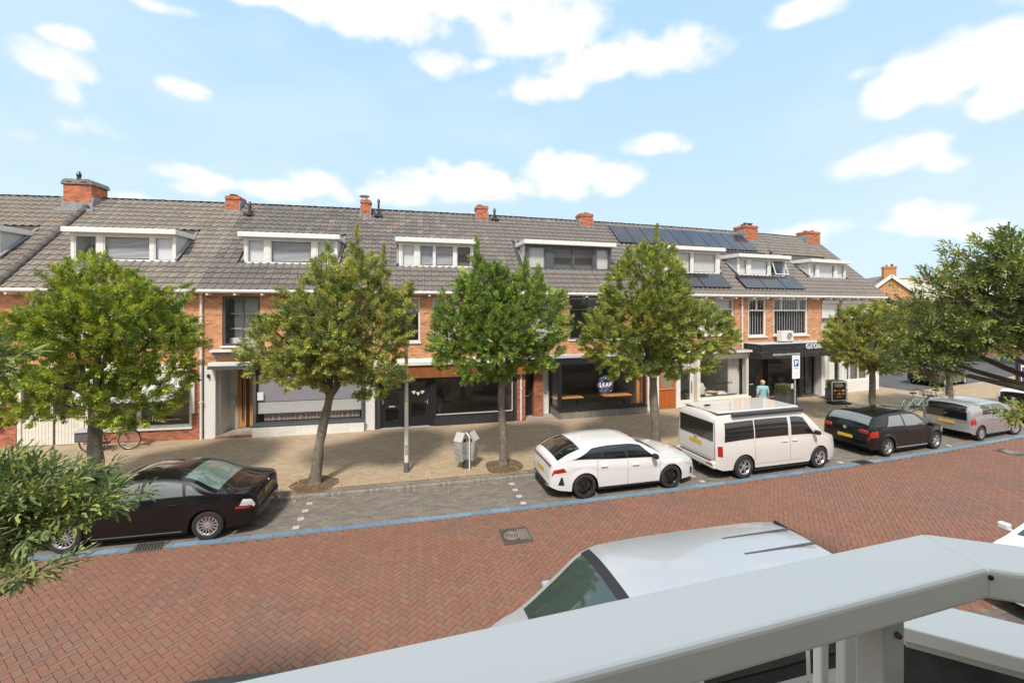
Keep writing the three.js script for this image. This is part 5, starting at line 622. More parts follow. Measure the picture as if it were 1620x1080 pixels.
// spec: L, top [[x,y]], belt [[x,y]], plan [[x,halfwidth]], sill [[x,y]], axles [xr, xf], wr wheel radius, tumble, crown
function carSurface(c) {
  const top = curve(c.top), beltC = curve(c.belt), plan = curve(c.plan), sill = curve(c.sill), ra = c.ra || c.wr + .055, tum = c.tumble ?? .36, yc = c.wr;
  const bot = x => { let y = sill(x); for (const a of c.axles) { const q = Math.abs(x - a); if (q < ra) y = Math.max(y, yc + Math.sqrt(ra * ra - q * q) - .01); } return y; };
  const S = x => {
    const T = top(x), b = Math.min(beltC(x), T - .03), w = plan(x), cr = Math.min(c.crown ?? .06, (T - b) * .5 + .02), e = Math.max(b + .002, T - cr), hgt = e - b, we = Math.max(.05, w - .035 - tum * hgt - (hgt < .1 ? .06 * (1 - hgt / .1) * 0 : 0));
    return { T, b, w, e, we, cr, y0: bot(x) };
  };
  // region coordinates -> point (one side, z > 0)
  const P = (x, reg, v) => {
    const q = S(x); let y, z;
    if (reg === 'low') { y = lerp(q.y0, q.b, v); const f = clamp((y - .18) / (q.b - .18 + 1e-3), 0, 1); z = q.w - .05 * Math.pow(1 - f, 2.2) - .038 * Math.pow(f, 5) + (c.crease ? .014 * Math.exp(-Math.pow((f - .8) / .06, 2)) : 0); if (c.flare) for (const a of c.axles) { const r = Math.hypot(x - a, y - yc); z += .018 * sstep(ra + .13, ra + .02, r); } }
    else if (reg === 'up') { const bow = .03 * Math.sin(v * Math.PI) * Math.min(1, (q.e - q.b) / .3); y = lerp(q.b, q.e, v); z = lerp(q.w - .038, q.we, v) + bow; }
    else { const a = v; z = q.we * (1 - a); const k = 1 - a; y = q.e + (q.T - q.e) * (1 - Math.pow(k, 2.6)); }
    return V3(x, y, z);
  };
  return { S, P, top, bot };
}
function carBody(c, F) {
  const xs = new Set(), h = c.L / 2; for (let i = 0; i <= 70; i++) xs.add(-h + c.L * i / 70); for (let i = 0; i <= 10; i++) { const k = Math.pow(i / 10, 2) * .3; xs.add(-h + k); xs.add(h - k); } const ra = c.ra || c.wr + .055; for (const a of c.axles) for (let i = 0; i <= 22; i++) xs.add(a - ra * Math.cos(i / 22 * Math.PI)); for (const q of c.top) xs.add(q[0]);
  const X = [...xs].filter(x => x >= -h && x <= h).sort((a, b) => a - b).filter((x, i, a) => !i || x - a[i - 1] > .004), pos = [], idx = [], cols = [['low', 9], ['up', 8], ['roof', 8]];
  const row = x => { const r = []; cols.forEach(([g, n], k) => { for (let i = (k ? 1 : 0); i <= n; i++) r.push(F.P(x, g, i / n)); }); return r; };
  const R = X.map(row), n = R[0].length, N = 2 * n - 1;
  for (const r of R) { for (let i = 0; i < n; i++) pos.push(r[i].x, r[i].y, r[i].z); for (let i = n - 2; i >= 0; i--) pos.push(r[i].x, r[i].y, -r[i].z); }
  for (let j = 0; j < X.length - 1; j++) for (let i = 0; i < N - 1; i++) { const a = j * N + i, b = a + N; idx.push(a, b, a + 1, b, b + 1, a + 1); }
  for (const [j, s] of [[0, 1], [X.length - 1, -1]]) { const o = j * N; for (let i = 0; i < n - 1; i++) { const a = o + i, b = o + i + 1, c2 = o + N - 1 - i, d = o + N - 2 - i; if (s > 0) idx.push(a, b, c2, b, d, c2); else idx.push(a, c2, b, b, c2, d); } }
  let g = new THREE.BufferGeometry(); g.setAttribute('position', new THREE.Float32BufferAttribute(pos, 3)); g.setIndex(idx); return toCreasedNormals(g.toNonIndexed(), .62);
}
// patch of the skin, lifted by off; x limits may differ at the two ends of v; side: +1, -1, 0 = across the middle
function carPatch(F, reg, xb, xt, v0, v1, off, side, nx = 12, nv = 6) {
  const pos = [], idx = []; const at = (x, v) => { if (side === 0) { const a = Math.abs(v), p = F.P(x, reg, 1 - a); if (v < 0) p.z *= -1; return p; } const p = F.P(x, reg, v); p.z *= side; return p; };
  for (let j = 0; j <= nv; j++) for (let i = 0; i <= nx; i++) {
    const v = lerp(v0, v1, j / nv), k = j / nv, x = lerp(lerp(xb[0], xt[0], k), lerp(xb[1], xt[1], k), i / nx), p = at(x, v), px = at(x + .01, v).sub(at(x - .01, v)), pv = at(x, v + .01).sub(at(x, v - .01)), nn = px.cross(pv).normalize(); const ref = V3(0, p.y - .55, p.z); if (nn.dot(ref) < 0) nn.negate(); p.addScaledVector(nn, off); pos.push(p.x, p.y, p.z);
  }
  for (let j = 0; j < nv; j++) for (let i = 0; i < nx; i++) { const a = j * (nx + 1) + i, b = a + nx + 1; idx.push(a, a + 1, b, b, a + 1, b + 1); }
  const g = new THREE.BufferGeometry(); g.setAttribute('position', new THREE.Float32BufferAttribute(pos, 3)); g.setIndex(idx); g.computeVertexNormals(); return prep(g);
}
function wheelProto(r, w, rimR, spokes, rimMat, style) {
  const g = new THREE.Group(); g.name = 'wheel';
  const prof = [[rimR, -w / 2], [r - .03, -w / 2], [r - .006, -w / 2 + .02], [r, -w / 4], [r, w / 4], [r - .006, w / 2 - .02], [r - .03, w / 2], [rimR, w / 2], [rimR - .012, w / 2 - .02]]; part(g, 'tyre', new THREE.LatheGeometry(prof.map(p => new THREE.Vector2(...p)), 40).rotateX(Math.PI / 2), M.rubber);
  const sp = [new THREE.LatheGeometry([[rimR - .03, w / 2 - .05], [rimR + .003, w / 2 - .012], [rimR + .003, w / 2 - .004], [rimR - .022, w / 2 - .012]].map(p => new THREE.Vector2(...p)), 36).rotateX(Math.PI / 2), cyl(.07, .055, .03, 0, 0, 0, 18).rotateX(Math.PI / 2).translate(0, 0, w / 2 - .045)];
  for (let i = 0; i < spokes; i++) { const a = i / spokes * Math.PI * 2, b = style === 'split' ? .13 : 0; for (const q of b ? [-b, b] : [0]) { const s = new THREE.BoxGeometry(rimR - .045, style === 'wide' ? .062 : style === 'thin' ? .022 : .024, .022).translate((rimR - .045) / 2 + .035, 0, 0); if (q) s.rotateZ(q * .55).translate(0, q * .06, 0); s.rotateZ(a + (q ? q * .5 : 0)).translate(0, 0, w / 2 - .032); sp.push(s); } }
  part(g, 'rim', sp, rimMat); part(g, 'brake_disc', [cyl(rimR - .05, rimR - .05, .012, 0, 0, 0, 26).rotateX(Math.PI / 2).translate(0, 0, w / 2 - .1), cyl(rimR - .01, rimR - .01, .01, 0, 0, 0, 26).rotateX(Math.PI / 2).translate(0, 0, -w / 2 + .06)], CM.disc); return g;
}
function car(name, label, category, c, s, d, turn, group) {
  const t = thing(name, label, category, group); put(t, s, d, .012, turn); const F = carSurface(c), paint = c.paint, w = c.L / 2;
  part(t, 'body', carBody(c, F), paint); part(t, 'underbody', [box(Math.max(c.axles[0] - .62, -c.L / 2 + .3), Math.min(c.axles[1] + .62, c.L / 2 - .3), .16, .62, -(c.W / 2 - .26), c.W / 2 - .26), box(c.axles[0] + .42, c.axles[1] - .42, .17, .45, -(c.W / 2 - .07), c.W / 2 - .07)], CM.well);
  const wp = wheelProto(c.wr, c.tw || .21, c.rimR, c.spokes, c.rimMat || CM.alloy, c.style);
  for (const a of c.axles) for (const q of [1, -1]) { const k = wp.clone(); k.position.set(a, c.wr, q * (c.W / 2 - (c.tw || .21) / 2 - .015)); if (q < 0) k.rotation.y = Math.PI; if (c.steer && a > 0) k.rotation.y += c.steer; t.add(k); }
  for (const q of [1, -1]) {
    for (const [n, xb, xt, v0, v1, m] of c.windows) part(t, n, carPatch(F, 'up', xb, xt, v0, v1, .004, q, 10, 6), m || c.glass);
    if (c.trim) part(t, 'window_trim', carPatch(F, 'up', c.trim[0], c.trim[1], c.trim[2], c.trim[3], .0022, q, 16, 6), M.darkPlastic);
    for (const x of c.seams || []) part(t, 'door_seam', carPatch(F, 'low', [x - .004, x + .004], [x - .004, x + .004], .06, .99, .0018, q, 1, 10), CM.seam);
    for (const [x, v] of c.handles || []) { const p = F.P(x, 'low', v); part(t, 'door_handle', rbox(x - .10, x + .10, p.y - .018, p.y + .018, q * (p.z + .004), q * (p.z + .034), .01), c.handleMat || paint); }
    for (const [n, reg, xb, xt, v0, v1, m, off] of c.sidePatches || []) part(t, n, carPatch(F, reg, xb, xt, v0, v1, off ?? .004, q, 8, 5), m);
    if (c.mirror) { const [mx, my] = c.mirror, z = F.P(mx, 'up', .1).z; part(t, 'mirror', [rbox(mx - .06, mx + .07, my - .06, my + .07, q * (z + .07), q * (z + .24), .035, 3), rod(V3(mx + .02, my - .05, q * (z - .03)), V3(mx + .02, my - .02, q * (z + .1)), .022)], c.mirrorMat || paint); }
  }
  for (const [n, reg, x0, x1, v, m, off, xt] of c.midPatches || []) part(t, n, carPatch(F, reg, [x0, x1], xt || [x0, x1], -v, v, off ?? .004, 0, 8, 14), m);
  for (const [n, geos, m] of c.extra ? c.extra(F, c) : []) part(t, n, geos, m);
  return t;
}
const paintW = pmat(.70, .70, .69, .28, { clearcoat: 1, clearcoatRoughness: .04 }), paintW2 = pmat(.66, .64, .60, .3, { clearcoat: 1, clearcoatRoughness: .04 }), paintK = pmat(.006, .006, .007, .3, { clearcoat: .75, clearcoatRoughness: .03, specularIntensity: .3 }), paintK2 = pmat(.007, .008, .009, .3, { clearcoat: .75, clearcoatRoughness: .03, specularIntensity: .3 }), paintS = pmat(.40, .395, .385, .32, { metalness: .45, clearcoat: 1, clearcoatRoughness: .05 }), paintG = pmat(.10, .105, .115, .3, { metalness: .4, clearcoat: 1, clearcoatRoughness: .05 }), paintV = pmat(.48, .485, .49, .33, { metalness: .3, clearcoat: 1, clearcoatRoughness: .06 });
const tailPlate = (c, y, w = .52, z = 0, dx = .012, back = 1) => ['number_plate', rbox(back * -(c.L / 2 + dx), back * -(c.L / 2 + dx - .012), y - .055, y + .055, z - w / 2, z + w / 2, .004), CM.plate];
// black sedan, nose to the left
{
  const c = { L: 4.64, W: 1.76, axles: [-1.36, 1.315], wr: .318, rimR: .215, spokes: 14, style: 'thin', paint: paintK, glass: CM.glassPale, tumble: .40, crown: .07, flare: 1, crease: 1,
    top: [[-2.32, .62], [-2.29, .90], [-2.22, .985], [-1.75, 1.02], [-1.45, 1.10], [-.95, 1.335], [-.35, 1.435], [.15, 1.435], [.55, 1.35], [1.0, 1.10], [1.22, .985], [1.8, .90], [2.15, .78], [2.29, .60], [2.32, .45]],
    belt: [[-2.32, .60], [-2.2, .90], [-1.5, .98], [0, .93], [1.2, .88], [1.9, .80], [2.32, .42]], plan: [[-2.32, .66], [-2.27, .76], [-2.1, .83], [-1.5, .872], [0, .88], [1.4, .868], [1.9, .81], [2.2, .70], [2.32, .56]], sill: [[-2.32, .34], [-2.1, .25], [-1.6, .21], [1.7, .21], [2.32, .26]],
    windows: [['rear_window_glass', [-1.28, -.93], [-1.0, -.90], .14, .80], ['side_window', [-.88, -.08], [-.82, -.12], .12, .86], ['side_window', [.0, .92], [-.05, .42], .12, .86]], trim: [[-1.34, 1.02], [-1.02, .46], .06, .93], seams: [-.04, -1.0, 1.05], handles: [[-.72, .84], [.28, .84]], mirror: [.86, 1.0],
    sidePatches: [['tail_light', 'low', [-2.26, -1.99], [-2.28, -2.06], .65, .86, CM.lamp], ['tail_light_red', 'low', [-2.2, -1.9], [-2.2, -1.92], .56, .63, CM.red], ['headlight', 'low', [1.98, 2.24], [1.92, 2.2], .58, .86, CM.lamp], ['sill_trim', 'low', [-.85, .85], [-.85, .85], .02, .05, mat(.16, .16, .16, .4)]],
    midPatches: [['rear_windscreen', 'roof', -1.52, -.80, .84, pmat(.13, .19, .16, .03, { clearcoat: 1 })], ['windscreen', 'roof', .42, 1.10, .86, CM.glassGreen], ['sunroof', 'roof', -.25, .32, .6, CM.glass, .003], ['boot_seam', 'roof', -1.60, -1.592, .9, CM.seam, .002]],
    extra: (F, c) => [['number_plate', tailPlate(c, .78)[1], mat(.24, .18, .08, .6)], ['bumper_trim', rbox(-2.345, -2.30, .50, .56, -.62, .62, .01), M.darkPlastic], ['boot_badge', cyl(.035, .035, .012, 0, 0, 0, 16).rotateZ(Math.PI / 2).translate(-2.315, .94, 0), M.chrome], ['exhaust', cyl(.035, .035, .12, 0, 0, 0, 12).rotateZ(Math.PI / 2).translate(-2.28, .28, .5), M.chrome], ['safety_vest', new THREE.SphereGeometry(.14, 10, 8).scale(1.3, .5, .8).translate(.5, .96, .74 - .06), mat(.55, .7, .25, .9)]] };
  const f = px2(102, 877.8), r = px2(323, 856.5); car('black_sedan', 'black saloon car with silver multi spoke wheels under the balcony tree', 'car', c, (f.s + r.s) / 2 - .02, (f.d + r.d) / 2 + .88, Math.PI);
}
// white fastback hatch with black wheels
{
  const c = { L: 4.6, W: 1.80, axles: [-1.34, 1.31], wr: .328, rimR: .235, spokes: 5, style: 'split', rimMat: CM.alloyBlack, paint: paintW, glass: CM.glass, tumble: .42, crown: .06, flare: 1, crease: 1,
    top: [[-2.3, .58], [-2.27, .86], [-2.2, 1.0], [-2.02, 1.10], [-1.72, 1.24], [-1.2, 1.37], [-.5, 1.425], [0, 1.42], [.35, 1.37], [.85, 1.14], [1.12, 1.0], [1.7, .92], [2.05, .82], [2.24, .66], [2.3, .46]],
    belt: [[-2.3, .56], [-2.2, .93], [-1.6, 1.04], [-.5, .97], [.5, .93], [1.2, .90], [1.9, .80], [2.3, .44]], plan: [[-2.3, .68], [-2.25, .78], [-2.05, .85], [-1.4, .89], [0, .90], [1.4, .885], [1.9, .82], [2.18, .70], [2.3, .55]], sill: [[-2.3, .36], [-2.0, .26], [-1.6, .22], [1.7, .21], [2.3, .24]],
    windows: [['side_window', [-1.62, -.86], [-1.05, -.80], .18, .72], ['side_window', [-.80, -.10], [-.76, -.14], .10, .86], ['side_window', [-.03, .80], [-.06, .32], .10, .86]], trim: [[-1.72, .92], [-1.1, .38], .05, .92], seams: [-.06, -.98, .95], handles: [[-.78, .80], [.18, .80]], mirror: [.72, 1.0], mirrorMat: M.darkPlastic,
    sidePatches: [['tail_light', 'low', [-2.25, -1.86], [-2.25, -1.95], .66, .82, CM.red], ['headlight', 'low', [1.86, 2.2], [1.72, 2.16], .72, .92, CM.lamp], ['bumper_vent', 'low', [-2.1, -1.92], [-2.02, -1.98], .2, .5, M.darkPlastic], ['front_vent', 'low', [2.02, 2.12], [2.0, 2.1], .2, .6, M.darkPlastic], ['sill_trim', 'low', [-.95, .92], [-.95, .92], .0, .07, M.darkPlastic]],
    midPatches: [['rear_windscreen', 'roof', -2.08, -1.42, .90, CM.glass], ['windscreen', 'roof', .36, 1.02, .88, CM.glass]],
    extra: (F, c) => [tailPlate(c, .66, .5), ['tail_bar', rbox(-2.29, -2.245, .90, .925, -.70, .70, .008), CM.redDark], ['diffuser', rbox(-2.31, -2.2, .27, .40, -.62, .62, .02), M.darkPlastic], ['exhaust', [rbox(-2.325, -2.25, .31, .37, .42, .58, .015), rbox(-2.325, -2.25, .31, .37, -.58, -.42, .015)], M.chrome], ['roof_antenna', new THREE.ConeGeometry(.03, .07, 4).translate(-1.15, 1.42, 0), paintW]] };
  const r = px2(928.4, 790.9), f = px2(1061.7, 772.1); car('white_hatchback', 'white fastback car with black wheels and a full width tail lamp', 'car', c, (f.s + r.s) / 2, (f.d + r.d) / 2 + .90, 0);
}
// white camper van with side awning
{
  const c = { L: 4.95, W: 1.90, axles: [-1.49, 1.51], wr: .345, rimR: .225, spokes: 5, style: 'split', paint: paintW2, glass: CM.glass, tumble: .14, crown: .09, tw: .22,
    top: [[-2.475, 1.40], [-2.46, 1.78], [-2.40, 1.90], [-2.2, 1.955], [-.5, 1.985], [.55, 1.96], [.95, 1.86], [1.30, 1.58], [1.66, 1.25], [1.78, 1.17], [2.15, 1.06], [2.38, .88], [2.475, .60]],
    belt: [[-2.475, 1.08], [-1, 1.13], [.6, 1.11], [1.6, 1.08], [2.1, .98], [2.475, .58]], plan: [[-2.475, .86], [-2.44, .90], [-2.2, .935], [-1, .95], [1.2, .95], [1.8, .92], [2.2, .84], [2.4, .72], [2.475, .62]], sill: [[-2.475, .38], [-2.2, .30], [2.0, .27], [2.475, .28]],
    windows: [['side_window', [-2.2, -1.12], [-2.16, -1.12], .06, .78], ['side_window', [-1.08, .22], [-1.08, .22], .06, .78], ['side_window', [.34, 1.32], [.34, .86], .06, .80]], seams: [-1.1, .28, 1.36], handles: [[.06, .86], [.46, .86]], handleMat: paintW2, mirror: [1.22, 1.2], mirrorMat: M.darkPlastic,
    sidePatches: [['tail_light', 'low', [-2.44, -2.28], [-2.44, -2.28], .52, .93, CM.red], ['headlight', 'low', [2.08, 2.34], [2.0, 2.28], .62, .9, CM.lamp], ['moulding', 'low', [-1.06, 1.12], [-1.06, 1.12], .13, .16, M.zinc], ['swage_line', 'low', [-2.2, -1.12], [-2.2, -1.12], .86, .875, M.zinc]],
    midPatches: [['windscreen', 'roof', .93, 1.66, .90, CM.glass]],
    extra: (F, c) => [['rear_window', rbox(-2.484, -2.47, 1.14, 1.70, -.74, .74, .03), CM.glass], tailPlate(c, .98, .52, .0, .016), ['badge', cyl(.075, .075, .014, 0, 0, 0, 22).rotateZ(Math.PI / 2).translate(-2.48, 1.07 + .02, 0), M.steel], ['tailgate_seam', [box(-2.479, -2.474, .62, .626, -.80, .80), box(-2.479, -2.474, .62, 1.76, -.802, -.796), box(-2.479, -2.474, .62, 1.76, .796, .802)], CM.seam], ['bumper', rbox(-2.56, -2.42, .36, .56, -.86, .86, .04), paintW2], ['bumper_step', box(-2.55, -2.46, .561, .568, -.7, .7), M.darkPlastic], ['reflector', [rbox(-2.568, -2.55, .46, .50, .55, .8, .006), rbox(-2.568, -2.55, .46, .50, -.8, -.55, .006)], CM.red], ['roof_top', rbox(-2.28, .88, 1.93, 1.993, -.70, .70, .025, 3), paintW2], ['roof_seal', rbox(-2.29, .89, 1.91, 1.945, -.715, .715, .008), M.darkPlastic], ['side_awning', [rbox(-1.9, .85, 1.86, 1.97, .80, .92, .04, 3)], mat(.06, .062, .066, .4, { metalness: .4 })], ['roof_fin', rbox(-2.1, -1.9, 2.02, 2.05, -.1, .0, .01), M.darkPlastic], ['tow_hook', cyl(.03, .03, .06, 0, 0, 0, 10).rotateZ(Math.PI / 2).translate(-2.57, .34, .3), M.black]] };
  const r = px2(1176.8, 757.8), f = px2(1300.3, 741.6); car('camper_van', 'cream white camper van with a grey awning along its roof', 'van', c, (f.s + r.s) / 2, (f.d + r.d) / 2 + .95, 0);
}
// black three door hatchback
const golf = { L: 4.2, W: 1.78, axles: [-1.27, 1.31], wr: .315, rimR: .205, spokes: 5, style: 'wide', paint: paintK2, glass: CM.glassPale, tumble: .40, crown: .06, flare: 1,
  top: [[-2.1, .62], [-2.08, .90], [-2.02, 1.02], [-1.90, 1.22], [-1.68, 1.38], [-1.2, 1.455], [-.4, 1.48], [.1, 1.46], [.45, 1.38], [.95, 1.12], [1.18, .99], [1.7, .90], [1.95, .80], [2.06, .64], [2.1, .48]], belt: [[-2.1, .60], [-2.0, .94], [-1.4, .97], [0, .93], [1.1, .89], [1.8, .80], [2.1, .46]], plan: [[-2.1, .70], [-2.05, .79], [-1.85, .855], [-1.2, .885], [0, .89], [1.3, .88], [1.75, .82], [2.0, .70], [2.1, .56]], sill: [[-2.1, .34], [-1.9, .27], [1.6, .22], [2.1, .26]],
  windows: [['side_window', [-1.28, -.42], [-1.02, -.42], .12, .84], ['side_window', [-.34, .86], [-.36, .36], .10, .86]], trim: [[-1.36, .96], [-1.08, .42], .06, .92], seams: [-.40, .98], handles: [[-.2, .80]], mirror: [.78, .98],
  sidePatches: [['tail_light', 'low', [-2.07, -1.72], [-2.07, -1.74], .62, .92, CM.red], ['headlight', 'low', [1.74, 2.02], [1.66, 1.96], .62, .9, CM.lamp], ['sill_trim', 'low', [-.8, .85], [-.8, .85], .02, .055, M.zinc]],
  midPatches: [['rear_windscreen', 'roof', -1.96, -1.70, .92, CM.glassPale, .004], ['windscreen', 'roof', .40, 1.06, .88, CM.glassGreen]],
  extra: (F, c) => [tailPlate(c, .60, .5), ['badge', cyl(.06, .06, .02, 0, 0, 0, 20).rotateZ(Math.PI / 2).translate(-2.09, .88, 0), M.chrome], ['tail_lamp_panel', [rbox(-2.11, -2.04, .80, .93, .46, .74, .03), rbox(-2.11, -2.04, .80, .93, -.74, -.46, .03)], CM.red]] };
{ const r = px2(1406.7, 723.1), f = px2(1481.7, 710.9); car('black_hatchback', 'black three door hatchback with red tail lamps and five spoke wheels', 'car', golf, (f.s + r.s) / 2, (f.d + r.d) / 2 + .89, 0); }
// silver city car
const up = { L: 3.6, W: 1.64, axles: [-1.22, 1.20], wr: .29, rimR: .185, spokes: 8, style: 'wide', paint: paintS, glass: CM.glass, tumble: .26, crown: .06, steer: -.25,
  top: [[-1.8, .70], [-1.79, 1.05], [-1.74, 1.30], [-1.62, 1.42], [-1.2, 1.475], [-.3, 1.485], [.2, 1.45], [.5, 1.36], [.95, 1.10], [1.12, 1.01], [1.5, .92], [1.7, .78], [1.8, .52]], belt: [[-1.8, .66], [-1.72, .90], [-1, .95], [.2, .93], [1.1, .90], [1.6, .78], [1.8, .50]], plan: [[-1.8, .70], [-1.76, .76], [-1.55, .80], [-1, .815], [.9, .815], [1.4, .77], [1.7, .66], [1.8, .54]], sill: [[-1.8, .34], [-1.6, .25], [1.4, .22], [1.8, .28]],
  windows: [['side_window', [-1.1, -.52], [-1.02, -.5], .10, .85], ['side_window', [-.42, .82], [-.42, .42], .10, .86]], seams: [-.46, .92], handles: [[-.3, .82], [-.62, .82]], mirror: [.76, 1.0],
  sidePatches: [['tail_light', 'low', [-1.77, -1.55], [-1.78, -1.58], .60, .99, CM.red], ['headlight', 'low', [1.46, 1.72], [1.36, 1.66], .6, .92, CM.lamp]], midPatches: [['windscreen', 'roof', .44, 1.02, .9, CM.glass]],
  extra: (F, c) => [['rear_window', carPatch(F, 'roof', [-1.795, -1.70], [-1.795, -1.70], -.93, .93, .006, 0, 6, 14), CM.glass], ['tailgate_glass', rbox(-1.815, -1.79, .80, 1.10, -.62, .62, .02), CM.glass], tailPlate(c, .64, .5, 0, .02), ['badge', cyl(.06, .06, .02, 0, 0, 0, 18).rotateZ(Math.PI / 2).translate(-1.815, .96, 0), M.chrome], ['antenna', rod(V3(-1.3, 1.47, 0), V3(-1.42, 1.68, 0), .006), M.black]] };
{ const r = px2(1558.8, 699), f = px2(1608, 688); car('silver_hatchback', 'small silver hatchback with black glass tailgate at the end of the bays', 'car', up, (f.s + r.s) / 2, (f.d + r.d) / 2 + .84, 0); car('white_city_car', 'small white car parked in front of the silver hatchback', 'car', { ...up, paint: paintW, steer: 0 }, (f.s + r.s) / 2 + 5.4, (f.d + r.d) / 2 + .9, 0); }
// silver van below the balcony
{
  const c = { L: 4.8, W: 1.90, axles: [-1.5, 1.5], wr: .335, rimR: .21, spokes: 5, style: 'wide', paint: paintV, glass: CM.glass, tumble: .13, crown: .075,
    top: [[-2.4, 1.40], [-2.39, 1.84], [-2.30, 1.905], [-1.8, 1.94], [-.3, 1.955], [.55, 1.93], [.80, 1.86], [1.2, 1.54], [1.58, 1.24], [1.70, 1.17], [2.08, 1.05], [2.3, .86], [2.4, .56]], belt: [[-2.4, 1.06], [-1, 1.10], [.6, 1.08], [1.6, 1.05], [2.05, .94], [2.4, .54]], plan: [[-2.4, .87], [-2.36, .915], [-2.1, .94], [0, .95], [1.4, .94], [1.85, .91], [2.2, .80], [2.4, .60]], sill: [[-2.4, .36], [-2.2, .28], [2.0, .25], [2.4, .28]],
    windows: [['side_window', [.30, 1.24], [.30, .78], .08, .82, CM.glassGreen], ['side_window', [-1.08, .20], [-1.08, .20], .08, .8], ['side_window', [-2.2, -1.14], [-2.18, -1.14], .08, .8]], seams: [.25, 1.3, -1.1], handles: [[.4, .86], [.1, .86]], mirror: [1.2, 1.2], mirrorMat: paintV, sidePatches: [['tail_light', 'up', [-2.385, -2.30], [-2.38, -2.30], .0, .6, CM.red], ['headlight', 'low', [2.0, 2.28], [1.9, 2.2], .6, .9, CM.lamp]],
    midPatches: [['windscreen_seal', 'roof', .70, .82, .95, M.darkPlastic, .005]],
    extra: (F, c) => [['windscreen', carPatch(F, 'roof', [.82, 1.62], [.82, 1.62], -.90, .90, .006, 0, 8, 14), CM.glassGreen], ['roof_groove', [-.40, .0, .40].map(z => { const y0 = F.P(-1.8, 'roof', 1 - Math.abs(z) / F.S(-1.8).we).y; return rbox(-2.28, -1.12, y0 - .004, y0 + .012, z - .016, z + .016, .003); }), mat(.07, .07, .07, .6)], ['rear_door_edge', rbox(-2.41, -2.375, 1.2, 1.86, -.78, .78, .01), M.darkPlastic], ['tail_lamp', rbox(-2.44, -2.36, 1.25, 1.70, .80, .90, .01), CM.red], ['tail_lamp', rbox(-2.44, -2.36, 1.25, 1.70, -.90, -.80, .01), CM.red], ['wiper', rod(V3(1.58, 1.27, .5), V3(1.40, 1.42, -.3), .012), M.black]] };
  car('silver_van', 'silver van with three dark roof strips right below the balcony rail', 'van', c, 2.84, 4.62, Math.PI);
}
car('white_parked_car', 'white car with yellow front plate parked behind the silver van', 'car', { ...golf, paint: paintW, glass: CM.glass, extra: (F, c) => [['front_plate', rbox(c.L / 2 + .0, c.L / 2 + .02, .44, .55, -.26, .26, .004), CM.plate], ['grille', rbox(c.L / 2 - .04, c.L / 2 + .004, .58, .68, -.45, .45, .02), M.darkPlastic]] }, 11.0, 4.45, Math.PI);
car('grey_parked_car', 'dark grey car mostly hidden under the white balcony rail', 'car', { ...golf, paint: paintG, glass: CM.glass }, -2.75, 4.15, Math.PI);
car('dark_blue_car', 'dark car parked in the side street before the brick garden wall', 'car', { ...golf, paint: pmat(.012, .014, .02, .25, { clearcoat: 1 }), glass: CM.glass }, 35.0, 18.4, 0);

// ---------------------------------------------------------------- street furniture
{
  const t = thing('lamp_post', 'pale grey street lamp post rising through the trees before the dark shop', 'lamp post'); put(t, -.21, 13.54, .075);
  part(t, 'pole', [limb([V3(0, .02, 0), V3(0, 1.6, 0), V3(0, 4.6, 0)], .068, .045, 16)], mat(.66, .65, .62, .5)); part(t, 'base_sleeve', [cyl(.085, .08, .30, 0, 0, 0, 18)], mat(.12, .11, .10, .8)); part(t, 'sticker', [cyl(.0655, .0655, .035, 0, 2.18, 0, 16)], mat(.75, .4, .03, .6));
  part(t, 'lantern', [new THREE.LatheGeometry([[.05, 4.55], [.1, 4.6], [.22, 4.85], [.25, 4.95], [.12, 5.05], [0, 5.08]].map(q => new THREE.Vector2(...q)), 20)], M.zinc); part(t, 'service_cover', [rbox(-.04, .04, .55, .85, .055, .072, .005)], M.galv);
}
{
  const t = thing('litter_bins', 'pair of grey house shaped litter bins on a bent white post', 'litter bin'); put(t, 1.58, 13.38, .075); t.rotation.y += .1; t.scale.set(.82, .96, .82);
  const body = (x, z, yaw, m) => { const sh = new THREE.Shape([[-.13, .30], [.13, .30], [.205, .92], [.0, 1.16], [-.205, .92]].map(q => new THREE.Vector2(...q))); const g = new THREE.ExtrudeGeometry(sh, { depth: .34, bevelEnabled: true, bevelSize: .012, bevelThickness: .012, bevelSegments: 2 }).translate(0, 0, -.17); return g.rotateY(yaw).translate(x, 0, z); };
  const a = part(t, 'bin', body(-.2, -.05, .75), M.galv), b = part(t, 'bin', body(.24, -.05, -.75), M.galv);
  for (const [x, w, o] of [[-.2, .75, a], [.24, -.75, b]]) { const roof = []; for (const q of [1, -1]) { const g = box(-.005, .33, 0, .018, -.19, .19).rotateZ(-.86).translate(0, 1.175, 0); if (q < 0) g.rotateY(Math.PI); roof.push(g.rotateY(w).translate(x, 0, -.05)); } part(t, 'bin_lid', roof, mat(.45, .44, .42, .5)); part(t, 'bin_mouth', [box(-.1, .1, .9, 1.0, .182, .186).rotateY(w).translate(x, 0, -.05), box(-.1, .1, .9, 1.0, -.186, -.182).rotateY(w).translate(x, 0, -.05)], M.black); }
  part(t, 'bent_post', tubeThrough([V3(.08, 0, .2), V3(.08, .5, .2), V3(.08, .98, .2), V3(.06, 1.1, .17), V3(-.02, 1.2, .05)], .026, 10, 30), mat(.68, .67, .63, .45)); part(t, 'pedestal', [box(-.12, .14, 0, .3, -.12, .02)], mat(.06, .06, .06, .8)); part(t, 'yellow_sticker', [box(-.06, .06, .78, .86, .1835, .1855).rotateY(.0).translate(-.0, 0, 0).rotateY(.75).translate(-.2, 0, -.05)], mat(.62, .45, .1, .7)); part(t, 'square_sticker', [box(-.04, .04, .78, .86, .1835, .1855).rotateY(-.75).translate(.24, 0, -.05)], mat(.12, .13, .14, .6));
}
